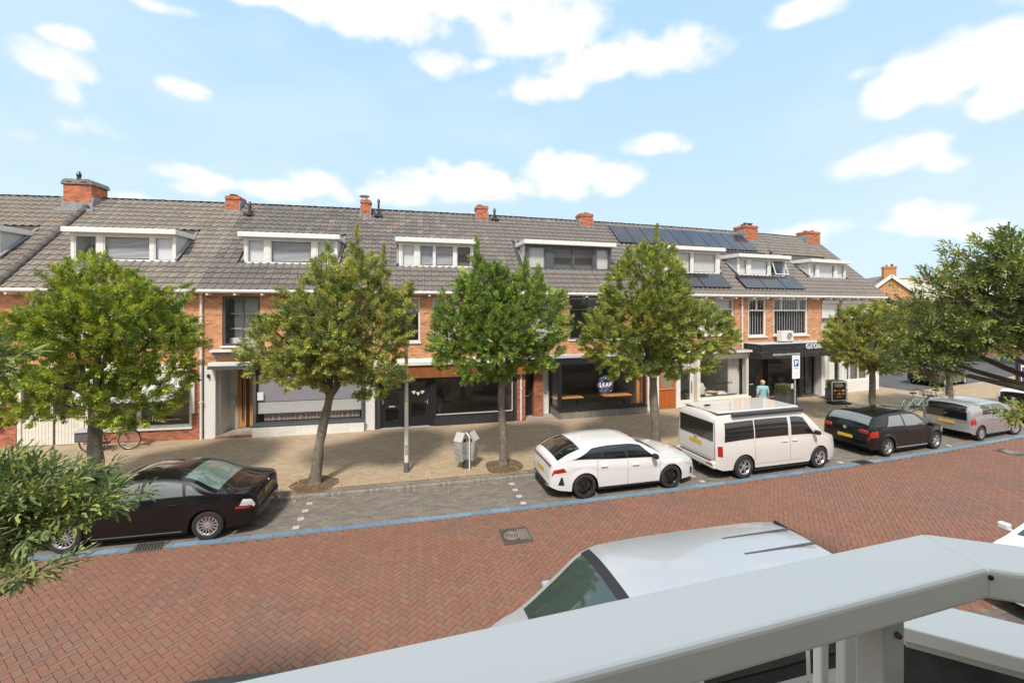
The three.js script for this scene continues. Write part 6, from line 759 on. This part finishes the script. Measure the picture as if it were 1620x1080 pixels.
{
  const t = thing('parking_sign', 'white parking sign with blue P square on a thin pole', 'sign'); put(t, 14.37, 13.3, .075); t.rotation.y += .05; part(t, 'pole', [cyl(.03, .03, 3.15, 0, 0, 0, 12)], M.galv);
  const st = canvasTex(256, 640, (c, w, h) => { c.fillStyle = '#f2f1ee'; c.fillRect(0, 0, w, h); c.fillStyle = '#5c6270'; c.font = 'bold 46px sans-serif'; c.textAlign = 'center'; c.fillText('Zone', w / 2, 62); c.fillStyle = '#1f56a8'; c.fillRect(44, 100, 168, 206); c.fillStyle = '#fff'; c.font = 'bold 190px sans-serif'; c.fillText('P', w / 2, 272); c.fillStyle = '#8a8d93'; c.fillRect(60, 330, 136, 22); c.fillRect(84, 366, 88, 16); c.fillStyle = '#c9c8c4'; c.fillRect(0, 428, w, 4); c.fillStyle = '#9a9ca0'; for (let i = 0; i < 5; i++) c.fillRect(36, 460 + i * 32, 184 - (i % 3) * 26, 9); });
  part(t, 'sign_panel', rbox(-.21, .21, 2.28, 3.20, .03, .05, .006), M.white); part(t, 'sign_face', new THREE.PlaneGeometry(.41, .90).translate(0, 2.74, .0525), mat(1, 1, 1, .5, { map: st }), true); part(t, 'small_plate', rbox(-.2, -.06, 1.88, 2.08, -.02, -.01, .004), M.zinc);
}
{
  const t = thing('pavement_board', 'black menu board with white frame on a dark rubber foot', 'sign board'); put(t, 21.85, 16.75, .075); t.rotation.y += -.25; const bt = canvasTex(256, 384, (c, w, h) => { c.fillStyle = '#1a1712'; c.fillRect(0, 0, w, h); c.fillStyle = '#b9ad8c'; c.font = 'bold 34px serif'; c.textAlign = 'center'; c.fillRect(56, 34, 144, 12); c.fillRect(40, 60, 176, 14); c.fillRect(70, 86, 116, 10); const r = RNG(3); for (let i = 0; i < 6; i++) { const x = 50 + (i % 3) * 78, y = 175 + Math.floor(i / 3) * 70; c.fillStyle = ['#d9a32c', '#b5522a', '#e3c26a', '#7a3c1f', '#e0b040', '#c9832c'][i]; c.beginPath(); c.ellipse(x, y, 30, 18, 0, 0, 7); c.fill(); } c.fillStyle = '#a99b74'; c.fillRect(60, 300, 136, 10); c.fillRect(80, 322, 96, 8); });
  part(t, 'foot', rbox(-.52, .52, 0, .09, -.24, .24, .03), M.rubber); part(t, 'frame', [rbox(-.42, -.385, .16, 1.16, -.03, .03, .008), rbox(.385, .42, .16, 1.16, -.03, .03, .008), rbox(-.385, .385, 1.125, 1.16, -.03, .03, .008), rbox(-.385, .385, .16, .195, -.03, .03, .008)], mat(.58, .57, .53, .4)); part(t, 'poster', new THREE.PlaneGeometry(.77, .93).translate(0, .66, .012), mat(1, 1, 1, .4, { map: bt }), true); part(t, 'back_panel', box(-.385, .385, .195, 1.125, -.012, .008), M.black); for (const x of [-.3, .3]) part(t, 'spring', cyl(.02, .02, .08, x, .085, 0, 8), M.steel);
}
for (const [s, d, label] of [[18.85, 17.4, 'grey planter with clipped box hedge beside the black door, next to the person'], [22.55, 17.35, 'grey planter with clipped box hedge beside the menu board']]) {
  const t = thing('planter', label, 'planter', 'clipped hedge planters at the black shop'); put(t, s, d, .075); part(t, 'tub', [rbox(-.36, .36, .07, .62, -.36, .36, .02)], mat(.085, .087, .09, .6)); part(t, 'rim', [rbox(-.38, .38, .60, .65, -.38, .38, .01)], mat(.07, .072, .075, .6)); for (const [x, z] of [[-1, -1], [1, -1], [-1, 1], [1, 1]]) part(t, 'castor', cyl(.035, .035, .05, 0, -.025, 0, 10).rotateX(Math.PI / 2).translate(x * .3, .04, z * .3), M.rubber);
  const r = RNG(s * 10), L = []; for (let i = 0; i < 3600; i++) { const f = Math.floor(r() * 3), u = r() * 2 - 1, v = r(); let p; if (f === 0) p = V3(u * .33, 1.06, (r() * 2 - 1) * .33); else if (f === 1) p = V3(u * .33, .66 + v * .4, (r() < .5 ? 1 : -1) * .33); else p = V3((r() < .5 ? 1 : -1) * .33, .66 + v * .4, u * .33); p.add(V3((r() - .5) * .07, (r() - .5) * .07, (r() - .5) * .07)); const d2 = V3(r() - .5, r() - .2, r() - .5).normalize(), k = .7 + r() * .6; L.push({ p, dir: d2, up: V3(r() - .5, 1, r() - .5), len: .05, wid: .028, col: [k, k, k] }); } const bm = part(t, 'hedge', leafGeometry(L), leafMat(.17, .21, .06), true); part(t, 'hedge_core', box(-.3, .3, .63, 1.03, -.3, .3), mat(.14, .12, .06, 1));
}
// bicycles
function bicycle(label, frameM, s, d, turn, o = {}) {
  const t = thing('bicycle', label, 'bicycle', 'parked bicycles'); put(t, s, d, .075, turn); t.rotation.x = 0; const R = .345, wb = 1.12, G = V3, lean = new THREE.Group();
  const wheel = x => { const g = new THREE.Group(); g.name = 'wheel'; part(g, 'tyre', new THREE.TorusGeometry(R - .018, .02, 8, 40), M.rubber); part(g, 'rim', [new THREE.TorusGeometry(R - .045, .011, 6, 36)], M.steel); const sp = []; for (let i = 0; i < 18; i++) { const a = i / 18 * 6.283; sp.push(rod(V3(0, 0, (i % 2 - .5) * .05), V3(Math.cos(a) * (R - .05), Math.sin(a) * (R - .05), 0), .0022, .0022, 4)); } sp.push(rod(V3(0, 0, -.05), V3(0, 0, .05), .02, .02, 8)); part(g, 'spokes', sp, M.steel); g.position.set(x, R, 0); t.add(g); }; wheel(-wb / 2); wheel(wb / 2);
  const bb = G(-.09, .29, 0), seat = G(-.25, .78, 0), head = G(.36, .82, 0), low = G(.40, .66, 0), ra = G(-wb / 2, R, 0), fa = G(wb / 2, R, 0);
  part(t, 'frame', [rod(bb, seat, .017), rod(bb, low, .02), rod(G(-.22, .68, 0), G(.37, o.step ? .60 : .78, 0), .016), rod(head, low, .022), rod(G(-.09, .29, .04), ra.clone().add(G(0, 0, .05)), .011), rod(G(-.09, .29, -.04), ra.clone().add(G(0, 0, -.05)), .011), rod(G(-.235, .72, .02), ra.clone().add(G(0, 0, .05)), .010), rod(G(-.235, .72, -.02), ra.clone().add(G(0, 0, -.05)), .010)], frameM); part(t, 'fork', [rod(low, G(.42, .60, .045), .014), rod(low, G(.42, .60, -.045), .014), rod(G(.42, .60, .045), fa.clone().add(G(0, 0, .05)), .012), rod(G(.42, .60, -.045), fa.clone().add(G(0, 0, -.05)), .012)], frameM);
  part(t, 'saddle', [rbox(-.40, -.13, .93, 1.0, -.085, .085, .035, 3), rod(seat, G(-.27, .95, 0), .013)], M.black); part(t, 'handlebar', [rod(head, G(.33, 1.05, 0), .013), tubeThrough([G(.14, 1.06, .30), G(.27, 1.09, .24), G(.34, 1.07, .08), G(.34, 1.07, -.08), G(.27, 1.09, -.24), G(.14, 1.06, -.30)], .012, 7)], M.black); part(t, 'mudguards', [new THREE.TorusGeometry(R + .02, .016, 5, 22, 2.6).rotateZ(.45).translate(-wb / 2, R, 0), new THREE.TorusGeometry(R + .02, .016, 5, 22, 2.2).rotateZ(.5).translate(wb / 2, R, 0)], frameM); part(t, 'chain_case', [rbox(-wb / 2, .02, .27, .37, .05, .075, .012)], M.black); part(t, 'pedals', [rod(G(-.09, .29, .08), G(.02, .17, .1), .01), rod(G(-.09, .29, -.08), G(-.2, .41, -.1), .01), rbox(-.03, .07, .155, .18, .09, .18, .008), rbox(-.25, -.15, .40, .425, -.18, -.09, .008)], M.black); part(t, 'rear_rack', [rod(G(-.78, .72, .05), G(-.28, .72, .05), .008), rod(G(-.78, .72, -.05), G(-.28, .72, -.05), .008), rod(G(-.72, .72, .05), ra.clone().add(G(0, 0, .05)), .007), rod(G(-.72, .72, -.05), ra.clone().add(G(0, 0, -.05)), .007)], M.black); part(t, 'kickstand', [rod(G(-.2, .29, -.05), G(-.28, .0, -.17), .01)], M.black);
  if (o.crate) { const c = []; for (const [x0, x1, z0, z1] of [[.36, .36, -.17, .17], [.68, .68, -.17, .17]]) for (let k = 0; k < 4; k++) c.push(rod(G(x0, .84 + k * .06, z0), G(x1, .84 + k * .06, z1), .006, .006, 5)); for (const z of [-.17, .17]) for (let k = 0; k < 4; k++) c.push(rod(G(.36, .84 + k * .06, z), G(.68, .84 + k * .06, z), .006, .006, 5)); for (let k = 0; k < 5; k++) c.push(rod(G(.36 + k * .08, .84, -.17), G(.36 + k * .08, .84, .17), .006, .006, 5)); for (const x of [.36, .52, .68]) for (const z of [-.17, .17]) c.push(rod(G(x, .84, z), G(x, 1.03, z), .006, .006, 5)); c.push(rod(G(.6, .84, .12), fa, .008), rod(G(.6, .84, -.12), fa, .008)); part(t, 'front_carrier', c, o.crate); }
  if (o.bags) { part(t, 'pannier', [rbox(-.92, -.42, .42, .76, .06, .22, .04, 3)], mat(.10, .10, .105, .8)); part(t, 'pannier', [rbox(-.92, -.42, .42, .76, -.22, -.06, .04, 3)], mat(.10, .10, .105, .8)); part(t, 'rain_cover', [rbox(-.98, -.40, .765, .80, -.26, .26, .015)], mat(.42, .42, .43, .6)); part(t, 'basket', [rbox(.34, .64, .86, 1.06, -.18, .18, .03)], M.black); }
  return t;
}
bicycle('black city bicycle with grey covered panniers against the salon front', M.blackSatin, -10.45, 17.62, .12, { bags: 1 });
{ const p = px2(1452, 653, .07); bicycle('mint green city bicycle with wire front carrier on the pavement', mat(.25, .50, .44, .4), p.s, p.d, -.15, { crate: mat(.12, .14, .14, .5), step: 1 }); const q = px2(1492, 648, .07); bicycle('dark city bicycle beside the mint green one', M.black, q.s, q.d + .1, -.2, { crate: M.steel }); }
// person walking away along the shops
{
  const t = thing('person', 'person in pale blue t-shirt with short fair hair walking past the black shop door', 'person'); { const p = px2(1207, 605, 1.66); put(t, p.s, p.d, .075, Math.PI * .86); }
  const sd = (p, a, b, r0, r1) => { const ab = b.clone().sub(a), h = clamp(p.clone().sub(a).dot(ab) / ab.lengthSq(), 0, 1); return p.distanceTo(a.clone().addScaledVector(ab, h)) - lerp(r0, r1, h); };
  function field(caps, res, size, c0, k = .03) { const mc = new MarchingCubes(res, M.white, false, false, 60000); mc.isolation = 0; const p = V3(); for (let z = 0; z < res; z++) for (let y = 0; y < res; y++) for (let x = 0; x < res; x++) { p.set((x - res / 2) / (res / 2) * size + c0.x, (y - res / 2) / (res / 2) * size + c0.y, (z - res / 2) / (res / 2) * size + c0.z); let v = 9; for (const c of caps) { const d = sd(p, c[0], c[1], c[2], c[3]), h = clamp(.5 + .5 * (v - d) / k, 0, 1); v = lerp(v, d, h) - k * h * (1 - h); } mc.field[x + y * res + z * res * res] = -v; } mc.update(); const n = mc.count, g = new THREE.BufferGeometry(); const pos = Array.from(mc.positionArray.slice(0, n * 3)); for (let i = 0; i < n; i++) { pos[3 * i] = pos[3 * i] * size + c0.x; pos[3 * i + 1] = pos[3 * i + 1] * size + c0.y; pos[3 * i + 2] = pos[3 * i + 2] * size + c0.z; } g.setAttribute('position', new THREE.Float32BufferAttribute(pos, 3)); g.setAttribute('normal', new THREE.Float32BufferAttribute(Array.from(mc.normalArray.slice(0, n * 3)), 3)); return g; }
  const v = V3, hipL = v(.09, .86, 0), hipR = v(-.09, .86, 0), kL = v(.10, .47, .07), kR = v(-.10, .47, -.02), aL = v(.10, .08, .12), aR = v(-.10, .10, -.20), sh = 1.36, shL = v(.19, sh, 0), shR = v(-.19, sh, 0), eL = v(.25, 1.08, -.06), eR = v(-.25, 1.08, .02), wL = v(.26, .86, .03), wR = v(-.27, .86, .10);
  const legs = [[hipL, kL, .085, .055], [kL, aL, .052, .036], [hipR, kR, .085, .055], [kR, aR, .052, .036]], arms = [[shL, eL, .052, .042], [eL, wL, .040, .028], [shR, eR, .052, .042], [eR, wR, .040, .028]], torso = [[v(0, .92, 0), v(0, 1.12, 0), .145, .13], [v(0, 1.12, 0), v(0, 1.30, 0), .13, .14], [v(-.12, 1.30, 0), v(.12, 1.30, 0), .10, .10], [v(-.13, 1.36, 0), v(.13, 1.36, 0), .065, .065]], neck = [[v(0, 1.38, 0), v(0, 1.50, .015), .05, .048]], head = [[v(0, 1.54, .03), v(0, 1.60, .01), .078, .088], [v(0, 1.50, .05), v(0, 1.53, .06), .05, .055]], feet = [[aL, v(.10, .04, .22), .04, .035], [aR, v(-.10, .06, -.10), .04, .035]];
  const fing = []; for (const [w, q] of [[wL, 1], [wR, -1]]) { const pl = w.clone().add(v(0, -.08, .015)); fing.push([w, pl, .028, .032]); for (let i = 0; i < 4; i++) { const b = pl.clone().add(v(0, -.015, -.03 + i * .02)); fing.push([b, b.clone().add(v(-q * .015, -.07 + Math.abs(i - 1.5) * .008, .01)), .009, .008]); } fing.push([w.clone().add(v(0, -.03, .03)), w.clone().add(v(-q * .02, -.09, .06)), .010, .009]); }
  const face = [[v(0, 1.555, .10), v(0, 1.535, .125), .012, .014], [v(.085, 1.565, .01), v(.085, 1.54, .005), .014, .012], [v(-.085, 1.565, .01), v(-.085, 1.54, .005), .014, .012]];
  part(t, 'body', [field([...torso, ...legs, ...arms, ...neck, ...head, ...face, ...fing, ...feet], 96, .92, v(0, .86, 0), .02)], mat(.50, .30, .21, .6));
  const grow = (l, e) => l.map(c => [c[0], c[1], c[2] + e, c[3] + e]); part(t, 't_shirt', [field([...grow(torso, .016), [shL, shL.clone().lerp(eL, .7), .07, .066], [shR, shR.clone().lerp(eR, .7), .07, .066]], 80, .5, v(0, 1.15, 0), .03)], mat(.24, .42, .47, .9)); part(t, 'trousers', [field([...grow(legs, .018), [v(-.07, .90, 0), v(.07, .90, 0), .12, .12]], 84, .56, v(0, .5, 0), .03)], mat(.42, .37, .29, .9)); part(t, 'hair', [field([[v(0, 1.61, -.015), v(0, 1.62, .015), .096, .092], [v(0, 1.55, -.045), v(0, 1.58, -.03), .066, .08]], 40, .22, v(0, 1.58, 0), .02)], mat(.48, .36, .20, .8)); part(t, 'shoe', [field(grow([feet[0]], .012), 30, .2, v(.10, .06, .17), .02)], mat(.5, .5, .5, .7)); part(t, 'shoe', [field(grow([feet[1]], .012), 30, .2, v(-.10, .08, -.15), .02)], mat(.5, .5, .5, .7));
  part(t, 'eyes', [new THREE.SphereGeometry(.010, 8, 6).translate(.03, 1.575, .092), new THREE.SphereGeometry(.010, 8, 6).translate(-.03, 1.575, .092)], M.black); part(t, 'mouth', rbox(-.022, .022, 1.508, 1.514, .104, .112, .002), mat(.4, .12, .1, .6));
}
// poster stand at the far end of the bays
{ const t = thing('poster_stand', 'dark framed street poster stand with blue poster beyond the silver hatchback', 'poster stand'); put(t, 30.5, 12.9, .075); t.rotation.y += -.5; part(t, 'frame', [rbox(-.62, -.5, 0, 2.3, -.08, .08, .01), rbox(.5, .62, 0, 2.3, -.08, .08, .01), rbox(-.5, .5, 2.16, 2.3, -.08, .08, .01), rbox(-.5, .5, .2, .36, -.08, .08, .01)], mat(.035, .037, .04, .5)); part(t, 'panel', box(-.5, .5, .36, 2.16, -.05, .04), M.white); part(t, 'poster', new THREE.PlaneGeometry(.84, 1.2).translate(0, 1.4, .046), mat(.06, .07, .16, .4), true); }

// ---------------------------------------------------------------- far end of the street
{
  const w = thing('garden_wall', 'low brick garden wall with stone coping across the side street', 'wall'), r = RNG(6); put(w, 46, 24.0, 0); part(w, 'wall', box(-9.4, 30, 0, 1.15, -.12, .12), M.brickRed); for (let i = 0; i < 39; i++) part(w, 'coping_stone', rbox(-9.45 + i * 1.01, -8.45 + i * 1.01, 1.152, 1.22, -.18, .18, .012), M.concrete); for (const [y0, y1] of [[1.45, 1.55], [1.75, 1.85], [2.05, 2.15]]) part(w, 'fence_rail', box(-9.4, 30, y0, y1, -.03, .03), mat(.22, .17, .12, .85)); for (let i = 0; i < 16; i++) part(w, 'fence_post', box(-9.3 + i * 2.5, -9.2 + i * 2.5, 1.22, 2.25, -.06, -.032), mat(.2, .15, .11, .85));
  const far = (X, D, turn, name, label, build) => { const t = thing(name, label, 'house', 'houses beyond the side street'); t.position.set(X, 0, -D); t.rotation.y = turn; build(t); return t; };
  const win = (t, x, y, wd, h, z) => { const f = part(t, 'window', [box(x - wd / 2, x - wd / 2 + .1, y, y + h, z, z + .08), box(x + wd / 2 - .1, x + wd / 2, y, y + h, z, z + .08), box(x - wd / 2 + .1, x + wd / 2 - .1, y + h - .1, y + h, z, z + .08), box(x - wd / 2 + .1, x + wd / 2 - .1, y, y + .1, z, z + .08)], M.white); part(f, 'pane', box(x - wd / 2 + .1, x + wd / 2 - .1, y + .1, y + h - .1, z + .01, z + .03), CM.glass); };
  const yaw = Math.atan2(87.7, 61.7);
  far(87.7, 61.7, -.62, 'gable_house', 'orange brick gable house with white verges and a square chimney', t => { const sh = new THREE.Shape([[-3.6, 0], [3.6, 0], [3.6, 8.0], [0, 11.2], [-3.6, 8.0]].map(q => new THREE.Vector2(...q))); part(t, 'wall', new THREE.ExtrudeGeometry(sh, { depth: 12, bevelEnabled: false }).translate(0, 0, -12), M.brick); const rf = part(t, 'roof', [1, -1].map(q => box(Math.min(-.1 * q, 5 * q), Math.max(-.1 * q, 5 * q), 0, .22, -12.2, .25).rotateZ(-.727 * q).translate(0, 11.3, 0)), mat(.22, .19, .16, .9)); part(t, 'verge', [1, -1].map(q => box(Math.min(-.1 * q, 5.05 * q), Math.max(-.1 * q, 5.05 * q), -.3, .26, .26, .42).rotateZ(-.727 * q).translate(0, 11.3, 0)), M.white); part(t, 'chimney', [box(-1.0, .9, 10.2, 13.1, -1.2, -.2), box(-1.1, 1.0, 12.75, 12.95, -1.3, -.1)], mat(.46, .22, .08, .9)); part(t, 'chimney_pot', [cyl(.15, .15, .3, -.4, 13.1, -.7), cyl(.2, .2, .45, .4, 13.1, -.7)], M.iron); win(t, 0, 5.2, 1.6, 1.5, .0); });
  far(98, 60, -.62, 'rear_house', 'white dormer roofed house right of the brick gable house', t => { part(t, 'wall', box(-9, 9, 0, 9.2, -6, 0), M.cream); part(t, 'roof', box(-9.3, 9.3, 9.2, 11.1, -6.3, -.6), M.cream); part(t, 'roof_edge', box(-9.5, 9.5, 11.1, 11.35, -6.5, -.4), M.white); part(t, 'chimney', box(-7.8, -5.9, 10, 12.9, -4, -3), mat(.42, .24, .1, .9)); for (let i = 0; i < 5; i++) win(t, -7 + i * 3.4, 5.6, 2, 1.6, 0); });
  far(72, 66, -.62, 'flat_roof_house', 'pale flat roofed house behind the end of the tiled terrace', t => { part(t, 'wall', box(-7, 7, 0, 9.0, -7, 0), M.cream); part(t, 'roof_edge', box(-7.2, 7.2, 9.0, 9.45, -7.2, .2), M.white); for (let i = 0; i < 4; i++) win(t, -5 + i * 3.3, 5.4, 2, 1.6, 0); });
  far(62, 38, -1.05, 'side_terrace', 'long red brick terrace across the side street', t => { part(t, 'wall', box(-16, 22, 0, 3.1, -8, 0), M.brickRed); part(t, 'roof', [box(-16.2, 22.2, 0, .25, -.2, 4.5).rotateX(.52).translate(0, 5.3, -4)], mat(.13, .115, .10, .9)); for (let i = 0; i < 9; i++) { win(t, -14 + i * 4, .9, 2.2, 1.6, 0); } });
  // street trees far along the road
  const ft = (X, D, h, seed) => { const r = RNG(seed), t = thing('far_tree', 'dark leafy tree standing beyond the side street', 'tree', 'trees beyond the side street'); t.position.set(X, 0, -D); part(t, 'trunk', limb([V3(0, 0, 0), V3(.1, h * .3, 0), V3(0, h * .55, 0)], .22, .12, 8, .2, seed), M.bark); const L = []; for (let i = 0; i < 3200; i++) { const u = V3(r() * 2 - 1, r() * 2 - 1, r() * 2 - 1); const q = u.length(), n = fbm(u.x * 2 + seed, u.y * 2, u.z * 2, 3) - .5; if (q > 1 + n || q < .35) continue; const k = .7 + r() * .6; L.push({ p: V3(u.x * h * .36, h * .64 + u.y * h * .34, u.z * h * .36), dir: V3(r() - .5, r() - .5, r() - .5).normalize(), up: V3(r() - .5, 1, r() - .5), len: .42, wid: .24, col: [k, k, k] }); } part(t, 'crown', leafGeometry(L), leafMat(.12, .15, .045), true); };
  [[50, 20, 7.5, 1], [58, 15, 8, 2], [66, 26, 8.5, 3], [70, 10, 8, 4], [82, 20, 9, 5], [44, 30, 6.5, 6], [92, 6, 9, 7], [54, 26.5, 7, 8]].forEach(a => ft(...a));
}

// ---------------------------------------------------------------- the balcony we stand on and the house it belongs to
{
  const t = thing('balcony_railing', 'white flat topped balcony rail with mitred corner, just in front of the viewer', 'railing'), yT = PX.H - .5, th = .06;
  const A = [1.106, .714], B = [1.075, .586], u = [.9985, .0541], w = [.865, -.502];
  const P = (p, q, k) => [p[0] + q[0] * k, p[1] + q[1] * k];
  const prism = (poly, y0, y1, bev = .009) => new THREE.ExtrudeGeometry(new THREE.Shape(poly.map(q => new THREE.Vector2(q[0], q[1]))), { depth: y1 - y0 - 2 * bev, bevelEnabled: true, bevelSize: bev, bevelThickness: bev, bevelSegments: 3, bevelOffset: -bev }).rotateX(-Math.PI / 2).translate(0, y0 + bev, 0);
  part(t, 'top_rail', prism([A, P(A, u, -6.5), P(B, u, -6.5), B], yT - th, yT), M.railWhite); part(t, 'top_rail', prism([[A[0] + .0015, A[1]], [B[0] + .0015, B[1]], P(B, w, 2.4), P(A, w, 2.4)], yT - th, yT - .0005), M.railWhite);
  const sq = (p, a, b, y0, y1, ang = 0) => rbox(-a, a, y0, y1, -b, b, .006).rotateY(ang).translate(p[0], 0, -p[1]);
  const alu = pmat(.66, .64, .60, .45, { map: rep(grimeTex, 1.5) });
  part(t, 'post', sq([.842, .612], .026, .026, 3.56, yT - th - .002, .054), alu); for (const k of [1.5, 3.0, 4.5]) part(t, 'post', sq(P([.842, .612], u, -k), .026, .026, 3.56, yT - th - .002, .054), alu); part(t, 'post', sq(P([1.09, .65], w, 1.5), .026, .026, 3.56, yT - th - .002, -.52), alu);
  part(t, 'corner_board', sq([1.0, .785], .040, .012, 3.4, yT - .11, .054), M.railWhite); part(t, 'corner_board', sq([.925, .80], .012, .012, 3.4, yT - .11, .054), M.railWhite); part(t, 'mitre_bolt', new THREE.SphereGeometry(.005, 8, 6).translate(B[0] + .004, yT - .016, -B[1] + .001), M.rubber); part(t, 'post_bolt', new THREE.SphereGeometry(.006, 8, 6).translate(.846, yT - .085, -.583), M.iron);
}
{
  const t = thing('balcony_parapet', 'dark grey parapet panel with a white cap below the rail\'s turned end', 'parapet'), y = PX.H - .85, a = [1.28, .865], b = [1.448, .724], dx = b[0] - a[0], dz = b[1] - a[1], l = Math.hypot(dx, dz), u = [dx / l, dz / l], n = [-u[1], u[0]]; const q = (k, m) => [a[0] + u[0] * k + n[0] * m, a[1] + u[1] * k + n[1] * m];
  const prism = (poly, y0, y1) => new THREE.ExtrudeGeometry(new THREE.Shape(poly.map(p => new THREE.Vector2(p[0], p[1]))), { depth: y1 - y0, bevelEnabled: true, bevelSize: .004, bevelThickness: .004, bevelSegments: 2, bevelOffset: -.004 }).rotateX(-Math.PI / 2).translate(0, y0, 0);
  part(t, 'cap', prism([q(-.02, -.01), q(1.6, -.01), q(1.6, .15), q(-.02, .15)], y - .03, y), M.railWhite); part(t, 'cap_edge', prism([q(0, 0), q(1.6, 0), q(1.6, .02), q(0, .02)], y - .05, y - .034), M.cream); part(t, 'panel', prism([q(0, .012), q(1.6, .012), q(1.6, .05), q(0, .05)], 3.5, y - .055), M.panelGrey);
}
{
  const t = thing('own_house', 'brick house with overhanging roof behind the balcony', 'house'); part(t, 'wall', [box(-16, -1.6, 0.08, 7.6, 1.0, 1.25), box(1.6, 18, 0.08, 7.6, 1.0, 1.25), box(-1.6, 1.6, .08, 3.4, 1.0, 1.25), box(-1.6, 1.6, 5.75, 7.6, 1.0, 1.25), box(-16, 18, .08, 7.6, 8.8, 9)], M.cream); part(t, 'roof', [box(-16.4, 18.4, 7.6, 7.8, .95, 9.4)], M.cream); part(t, 'balcony_slab', [box(-7, 1.5, 3.3, 3.5, -.72, .998)], M.concrete); const d = part(t, 'balcony_door', [box(-1.6, -1.5, 3.4, 5.75, 1.08, 1.16), box(1.5, 1.6, 3.4, 5.75, 1.08, 1.16), box(-1.5, 1.5, 5.65, 5.75, 1.08, 1.16), box(-.05, .05, 3.4, 5.65, 1.08, 1.16)], M.white); part(d, 'pane', [box(-1.5, -.05, 3.4, 5.65, 1.11, 1.12), box(.05, 1.5, 3.4, 5.65, 1.11, 1.12)], CM.glass);
  for (const x of [-13, -9, -5, 5, 9, 13]) for (const y of [.9, 4.1]) { const w = part(t, 'window', [box(x - 1.1, x - 1.0, y, y + 1.7, .94, .998), box(x + 1.0, x + 1.1, y, y + 1.7, .94, .998), box(x - 1.0, x + 1.0, y, y + .1, .94, .998), box(x - 1.0, x + 1.0, y + 1.6, y + 1.7, .94, .998)], M.white); part(w, 'pane', box(x - 1, x + 1, y + .1, y + 1.6, .97, .98), CM.glass); }
}

renderer.render(scene, camera);
